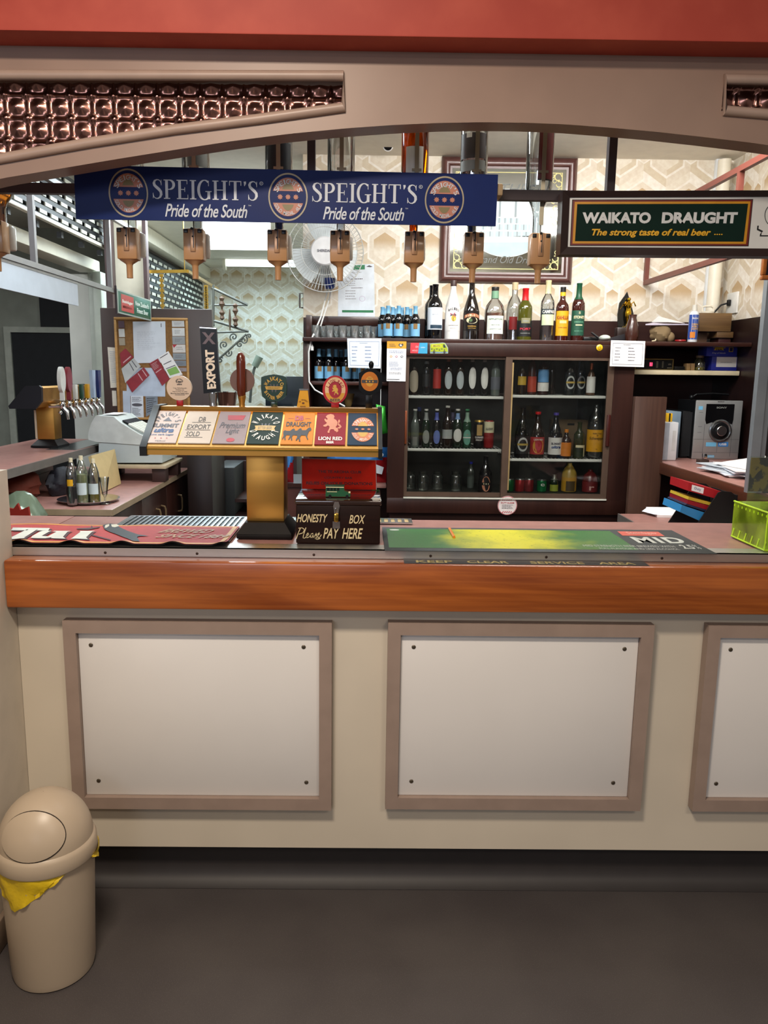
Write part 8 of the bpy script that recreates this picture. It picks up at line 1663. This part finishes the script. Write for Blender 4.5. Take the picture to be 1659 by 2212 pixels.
# desk with stereo
YD1 = YB - .024; zd = 1.11
dk = thing('desk', 'pink topped dark desk running along the right wall', 'desk', (1.8, 3.9, 0))
xd0 = 1.585
b = MB(); b.box((xd0, 3.0, zd - .04), (XR - .024, YD1, zd), bev=.003); b.build('laminate_top', mt_lam, dk)
b = MB(); b.box((xd0 - .014, 3.0, zd - .06), (xd0 - .0005, YD1, zd - .001), bev=.002); b.build('front_edge', wood('edge_brown', '#3a1d15', '#5a3322', 'Y', 8, .35), dk)
p0, p1 = P(1358, 1000, 4.15), P(1416, 1000, 4.15)
b = MB(); ztp = P(1390, 857, 4.15).z; b.box((p0.x + .012, 4.15, 0), (1.583, 4.19, ztp), bev=.002); b.build('side_panel', wood('mid_brown_panel', '#36211a', '#543a2e', 'Z', 5, .4), dk)
b = MB(); b.box((p1.x + .01, 4.40, 0), (XR - .03, 4.42, zd - .0605)); b.build('back_panel', wood('dark_back_panel', '#2a1613', '#3a2019', 'Z', 5, .4), dk)
b = MB(); b.box((XR - .06, 3.05, 0), (XR - .026, 3.1, zd - .041)); b.build('leg', mt_cabin, dk)
Ys = 4.33; zdt = zd + .0004
t = thing('speaker', 'tall black speaker box beside the stereo', 'speaker', (P(1480, 960, 4.4).x, 4.45, zdt)); b = MB(); b.box((P(1470, 960, 4.38).x, 4.38, zdt), (min(P(1496, 960, 4.38).x, P(1499, 930, Ys).x - .004), 4.68, P(1482, 888, 4.38).z), bev=.004); b.build('cabinet', mt_black, t); b = MB(); b.box((P(1472, 960, 4.38).x, 4.376, zdt + .01), (P(1493, 960, 4.38).x, 4.3798, P(1482, 890, 4.38).z)); b.build('grille_cloth', M('speaker_cloth', '#0c0d10', .9), t)
x0, x1 = P(1499, 930, Ys).x, P(1600, 930, Ys).x; x1 = min(x1, XR - .03); zs1 = P(1550, 865, Ys).z
t = thing('stereo', 'silver hi-fi unit with a large round volume dial on the desk', 'stereo', ((x0 + x1) / 2, Ys, zdt))
b = MB(); b.box((x0 + .004, Ys + .012, zdt), (x1 - .004, Ys + .26, zs1 - .002)); b.build('case', mt_black, t)
mt_sil = M('silver_plastic', '#a5a7a6', .3, .5, var=.04); b = MB(); b.box((x0, Ys, zdt), (x1, Ys + .0118, zs1), bev=.005); fp = b.build('front_panel', mt_sil, t)
f = Face([(x0, Ys, zs1), (x1, Ys, zs1), (x1, Ys, zdt), (x0, Ys, zdt)])
b = MB(); f.rect(b, .22, .06, .82, .33, 0, .001); f.poly(b, [(.22, .33), (.82, .33), (.80, .40), (.68, .37), (.36, .37), (.25, .40)], 0, .001); f.text(b, 'SONY', .44, .105, .66, .135, 1, .02, e=.0016); f.text(b, 'SONY', .46, .012, .60, .03, 0, .02); b.build('display_window', [M('display_black', '#0a0b0d', .08, coat=.6), lab_gry], t, smooth=0)
b = MB()
for v in (.655, .88): f.rect(b, .0, v, 1, v + .004, 0)
f.rect(b, .215, .4, .222, .95, 0); f.rect(b, .81, .33, .817, .95, 0); f.rect(b, .52, .64, .526, .88, 0)
for v in (.20, .44, .54): f.rect(b, .08, v, .16, v + .006, 0)
b.build('panel_gap', M('dark_grey_gap', '#5d5f60', .5), fp, smooth=0)
b = MB(); f.rect(b, .28, .71, .50, .78, 0); f.rect(b, .54, .70, .76, .78, 1); f.rect(b, .06, .10, .15, .16, 0); f.rect(b, .34, .93, .48, .97, 0); f.text(b, 'mp3', .36, .935, .46, .965, 2, e=.0014); f.text(b, 'USB', .57, .72, .72, .76, 2, .02, e=.0014); b.build('stickers', [M('sticker_sky', '#6fb4d8', .4), M('sticker_cobalt', '#3a78b8', .4), lab_white], fp, smooth=0)
p = f.at(.555, .51, .0); b = MB(); b.T = Matrix.Translation(p) @ Matrix.Rotation(R_(90), 4, 'X'); b.lathe([(.062, .0005), (.062, .006), (.055, .009), (.050, .006)], n=40); b.build('dial_ring', M('ring_dark_silver', '#77797a', .25, .9), t)
b = MB(); b.T = Matrix.Translation(p) @ Matrix.Rotation(R_(90), 4, 'X'); b.lathe([(.049, .004), (.042, .012), (.028, .014)], n=40); b.build('dial_face', mt_black, t)
b = MB(); b.T = Matrix.Translation(p) @ Matrix.Rotation(R_(90), 4, 'X'); b.lathe([(.027, .0145), (.027, .024), (.025, .026), (.0006, .026)], n=32); b.build('volume_knob', M('knob_silver', '#d5d6d6', .2, 1.0), t)
t = thing('headphones', 'dark headset lying on top of the stereo case', 'headset', (P(1510, 858, 4.45).x, 4.47, zs1 - .0015)); b = MB(); zz = zs1 - .0015; xm = P(1505, 858, 4.45).x; b.tube([(xm - .02, 4.47, zz + .012), (xm, 4.46, zz + .03), (xm + .10, 4.48, zz + .035), (xm + .2, 4.5, zz + .03)], .006, 8); b.build('band', mt_black, t); b = MB(); b.ball((xm - .02, 4.47, zz + .014), .0135, 0, 12, 8); b.build('ear_piece', mt_black, t)
# router and files
yr = 4.24; t = thing('router_box', 'white upright modem box on the desk beside the speaker', 'modem', (P(1440, 990, yr).x, yr, zdt)); z1 = P(1440, 912, yr).z
xa_, xm_, xb_ = P(1418, 950, yr).x, P(1444, 950, yr).x, P(1464, 950, yr).x
xa_ = max(xa_, 1.59)
b = MB(); b.box((xa_, yr, zdt), (xb_, yr + .11, z1), bev=.006); b.build('shell', M('modem_white', '#dadde0', .35, var=.02), t); f = Face([(xa_, yr, z1), (xb_, yr, z1), (xb_, yr, zdt), (xa_, yr, zdt)])
b = MB(); f.rect(b, 0.02, .02, .52, .98, 0, .0006); f.rect(b, .70, .22, .88, .74, 1, .0008); b.build('side_tint', [M('modem_grey', '#a9b1ba', .4), M('modem_vent', '#c6c6c4', .5)], t, smooth=0)
yq = 4.355; t = thing('file_box', 'grey blue magazine file standing behind the white modem box', 'file', (P(1454, 940, yq).x, 4.4, zdt)); b = MB(); b.box((P(1440, 940, yq).x, yq + .005, zdt), (P(1469, 940, yq).x, 4.56, P(1455, 889, yq).z), bev=.003); b.build('shell', M('file_blue_grey', '#6f8290', .5), t)
t = thing('tape_dispenser', 'small yellow and black tape holder on top of the white modem box', 'tape holder', (P(1446, 910, yr).x, yr + .04, z1 + .0003)); q = rectq(1440, 893, 1453, 911, yr + .03); b = MB(); b.box((q[0].x, yr + .03, z1 + .0003), (q[1].x, yr + .07, q[0].z), bev=.003); b.build('shell', M('tape_yellow', '#d8a81a', .4), t); b = MB(); xm_ = (q[0].x + q[1].x) / 2; b.box((xm_ - .004, yr + .0285, z1 + .001), (xm_ + .004, yr + .0298, q[0].z)); b.build('stripe', mt_black, t)
# papers on the desk
t = thing('envelope', 'yellow envelope under the white papers on the desk', 'envelope', (1.85, 3.35, zdt)); q = [PZ(1530, 1011, zd), PZ(1622, 1010, zd), PZ(1630, 1036, zd), PZ(1572, 1023, zd)]
b = MB(); b.raw([Vector((v.x, v.y, zdt)) for v in q] + [Vector((v.x, v.y, zdt + .004)) for v in q], [(3,2,1,0),(4,5,6,7),(0,1,5,4),(1,2,6,5),(2,3,7,6),(3,0,4,7)]); ob = b.build('packet', M('envelope_yellow', '#d8a41e', .6), t)
t = thing('paper_stack', 'untidy pile of white papers on the desk in front of the stereo', 'papers', (1.83, 3.7, zdt + .0045)); zz = zdt + .0045
for i in range(7):
    rr_ = random.uniform(-.25, .25); cx_, cy_ = 1.82 + random.uniform(-.025, .025), 3.66 + random.uniform(-.05, .05); b = MB(); b.T = Matrix.Translation((cx_, cy_, 0)) @ Matrix.Rotation(rr_, 4, 'Z'); b.box((-.15, -.20, zz), (.15, .20, zz + .004)); zz += .0048; b.build('sheets', (mt_paper, M('paper_bluish', ''), M('paper_grey_blue2', '#b9c0c8', .7))[i % 3], t)
b = MB(); b.T = Matrix.Translation((1.85, 3.62, zz)) @ Matrix.Rotation(.2, 4, 'Z') @ Matrix.Rotation(-.12, 4, 'Y'); b.box((-.14, -.17, .018), (.14, .17, .0195)); b.build('top_sheet', mt_paper, t)
t = thing('stapler', 'small grey and black stapler on the desk edge at the foot of the stereo', 'stapler', (P(1515, 998, 4.0).x, 4.0, zdt)); xx_ = max(PZ(1516, 1003, zd).x, xd0 + .03); yy_ = PZ(1516, 1003, zd).y; b = MB(); b.box((xx_ - .02, yy_ - .02, zdt), (xx_ + .03, yy_ + .03, zdt + .025), bev=.004); b.build('base', M('stapler_brown', '#3a2c26', .4), t); b = MB(); b.box((xx_ + .005, yy_ - .01, zdt + .0252), (xx_ + .02, yy_ + .02, zdt + .055), bev=.003); b.build('arm', mt_chrome, t)
# lower bench with file holder
lb = thing('work_bench', 'low pink topped bench under the desk at the right', 'bench', (1.6, 3.4, 0)); zl2 = .90
b = MB(); b.box((1.245, 2.72, zl2 - .035), (XR - .062, 3.76, zl2 - .0003), bev=.004); b.build('laminate_top', mt_lam, lb); b = MB(); b.box((1.238, 2.72, zl2 - .04), (1.2445, 3.765, zl2 - .001)); b.build('edge_trim', M('grey_edge_trim', ''), lb); b = MB(); b.box((1.28, 2.74, 0), (XR - .062, 3.74, zl2 - .0355)); b.build('carcass', mt_cabin, lb)
b = MB(); b.box((1.40, 3.765, 0), (1.578, 4.149, 1.02)); b.build('rear_panel', wood('mid_brown_panel', ''), lb) if 0 else b.bm.free()
q = [PZ(1395, 1100, zl2), PZ(1466, 1101, zl2), PZ(1466, 1119, zl2), PZ(1420, 1118, zl2)]
t = thing('paper_stack', 'white papers lying on the low bench left of the black file holder', 'papers', (q[0] + q[2]) / 2); b = MB(); b.raw([Vector((v.x, v.y, zl2 + .0003)) for v in q] + [Vector((v.x, v.y, zl2 + .012)) for v in q], [(3,2,1,0),(4,5,6,7),(0,1,5,4),(1,2,6,5),(2,3,7,6),(3,0,4,7)]); b.build('sheets', mt_paper, t)
q2 = [PZ(1386, 1110, zl2), PZ(1398, 1101, zl2), PZ(1424, 1118, zl2), PZ(1412, 1117, zl2)]; b = MB(); b.raw([Vector((v.x, v.y, zl2 + .0123)) for v in q2] + [Vector((v.x, v.y, zl2 + .0135)) for v in q2], [(3,2,1,0),(4,5,6,7),(0,1,5,4),(1,2,6,5),(2,3,7,6),(3,0,4,7)]); b.build('loose_sheet', M('paper_bluish', ''), t)
yh = 3.25
t = thing('file_holder', 'black sloping file holder full of coloured folders on the low bench', 'file holder', (P(1540, 1147, yh).x, yh + .12, zl2))
pl = [(P(x, y, yh).x, max(P(x, y, yh).z, zl2)) for x, y in ((1491, 1149), (1552, 1064), (1560, 1061), (1580, 1063), (1588, 1070), (1588, 1149))]; pl[0] = (pl[0][0], zl2 + .0003); pl[-1] = (pl[-1][0], zl2 + .0003)
b = MB(); b.prism(pl, 'Y', yh, yh + .006); b.prism(pl, 'Y', yh + .25, yh + .256); b.box((pl[-1][0] - .006, yh + .0062, zl2 + .0003), (pl[-1][0], yh + .2498, pl[-2][1])); b.build('holder_shell', M('file_black', '#0a0a0c', .5), t)
def folder(label, px4, col, y0=.02, d=.2, fn=None):
    q = quad(px4, yh + y0); t2 = thing('folder', label, 'folder', (q[2] + q[3]) / 2, 'folders in the black file holder'); pts = q + [v + Vector((0, d, 0)) for v in q]
    b = MB(); b.raw(pts, [(3,2,1,0),(4,5,6,7),(0,1,5,4),(1,2,6,5),(2,3,7,6),(3,0,4,7)]); o2 = b.build('cover', M('folder_' + col[1:], col, .4, var=.04), t2)
    if fn: b = MB(); fn(b, Face(q)); b.build('spine_label', [mt_paper, M('grey_blue_print', '')], o2, smooth=0)
folder('red lever arch folder with white label, top of the folders', [(1488, 1042), (1560, 1062), (1556, 1080), (1486, 1060)], '#a81c24', .02, .2, lambda b, f: (f.rect(b, .10, .16, .46, .86, 0), f.text(b, 'Duty', .18, .3, .38, .7, 1, .02, e=.0014)))
folder('thin yellow folder below the red one', [(1488, 1073), (1545, 1088), (1542, 1094), (1486, 1079)], '#c2a233', .02)
folder('dark red folder in the middle of the folders', [(1486, 1080), (1541, 1095), (1534, 1104), (1485, 1089)], '#8a1420', .02)
folder('thin navy folder above the blue one', [(1484, 1088), (1534, 1103.5), (1531, 1107), (1480, 1091)], '#232a44', .02)
folder('thick blue folder, lowest of the folders', [(1473, 1091), (1530, 1110), (1522, 1130), (1469, 1106)], '#2f80b8', .02)
t = thing('ledge_unit', 'beige cabinet end with white top beside the black file holder', 'cabinet', (P(1600, 1100, 3.35).x, 3.4, zl2)); x0 = P(1589.5, 1100, 3.36).x; z1 = P(1600, 1066, 3.36).z; b = MB(); b.box((x0, 3.36, zl2 + .0003), (x0 + .2, 3.6, z1 - .0002)); b.build('end_panel', M('beige_panel', '#4f4438', .5), t); b = MB(); b.box((P(1572, 1060, 3.52).x, 3.515, z1), (x0 + .2, 3.60, z1 + .02), bev=.006); b.box((x0, 3.35, z1), (x0 + .2, 3.5148, z1 + .02), bev=.006); b.build('white_top', M('cabinet_white', '#cfcabb', .4), t)
t = thing('cloth', 'navy cloth lying on the low bench behind the green bar mat', 'cloth', PZ(1510, 1158, zl2)); q = [PZ(1478, 1150, zl2), PZ(1520, 1150, zl2), PZ(1556, 1165, zl2), PZ(1500, 1166, zl2)]; b = MB(); zf_ = zl2 + .0003; b.raw([Vector((v.x, v.y, zf_)) for v in q] + [Vector((v.x, v.y, zf_ + .015)) for v in q], [(3,2,1,0),(4,5,6,7),(0,1,5,4),(1,2,6,5),(2,3,7,6),(3,0,4,7)]); b.build('fold', M('navy_cloth2', '#151a36', .8), t)
t = thing('booklet_stack', 'small stack of pale booklets beside the file holder', 'booklets', PZ(1583, 1165, zl2))
p = PZ(1582, 1166, zl2); zz = zl2 + .0003
for k in range(4): b = MB(); b.T = Matrix.Translation((p.x + .01 * k, p.y + .03, 0)) @ Matrix.Rotation(.3, 4, 'Z'); b.box((-.03, -.04, zz), (.03, .04, zz + .010)); zz += .0104; b.build('booklet', (M('booklet_cream', '#cfcab6', .6), M('booklet_grey', '#8f9288', .6))[k % 2], t)
# aluminium post at the right
b = MB(); x = P(1622, 985, 3.06).x; b.box((x, 3.06, zd + .0005), (x + .036, 3.09, 2.10)); b.box((x + .0362, 3.07, zd + .0005), (x + .06, 3.12, 2.10)); struct('trim_7', b, M('alu_post', '#8d949a', .4, .5, var=.05))
b = MB(); b.box((x + .066, 3.06, zd + .0006), (XR - .03, 3.075, 1.93)); struct('wall_screen_right', b, M('black_screen_board', '#110f0e', .6))
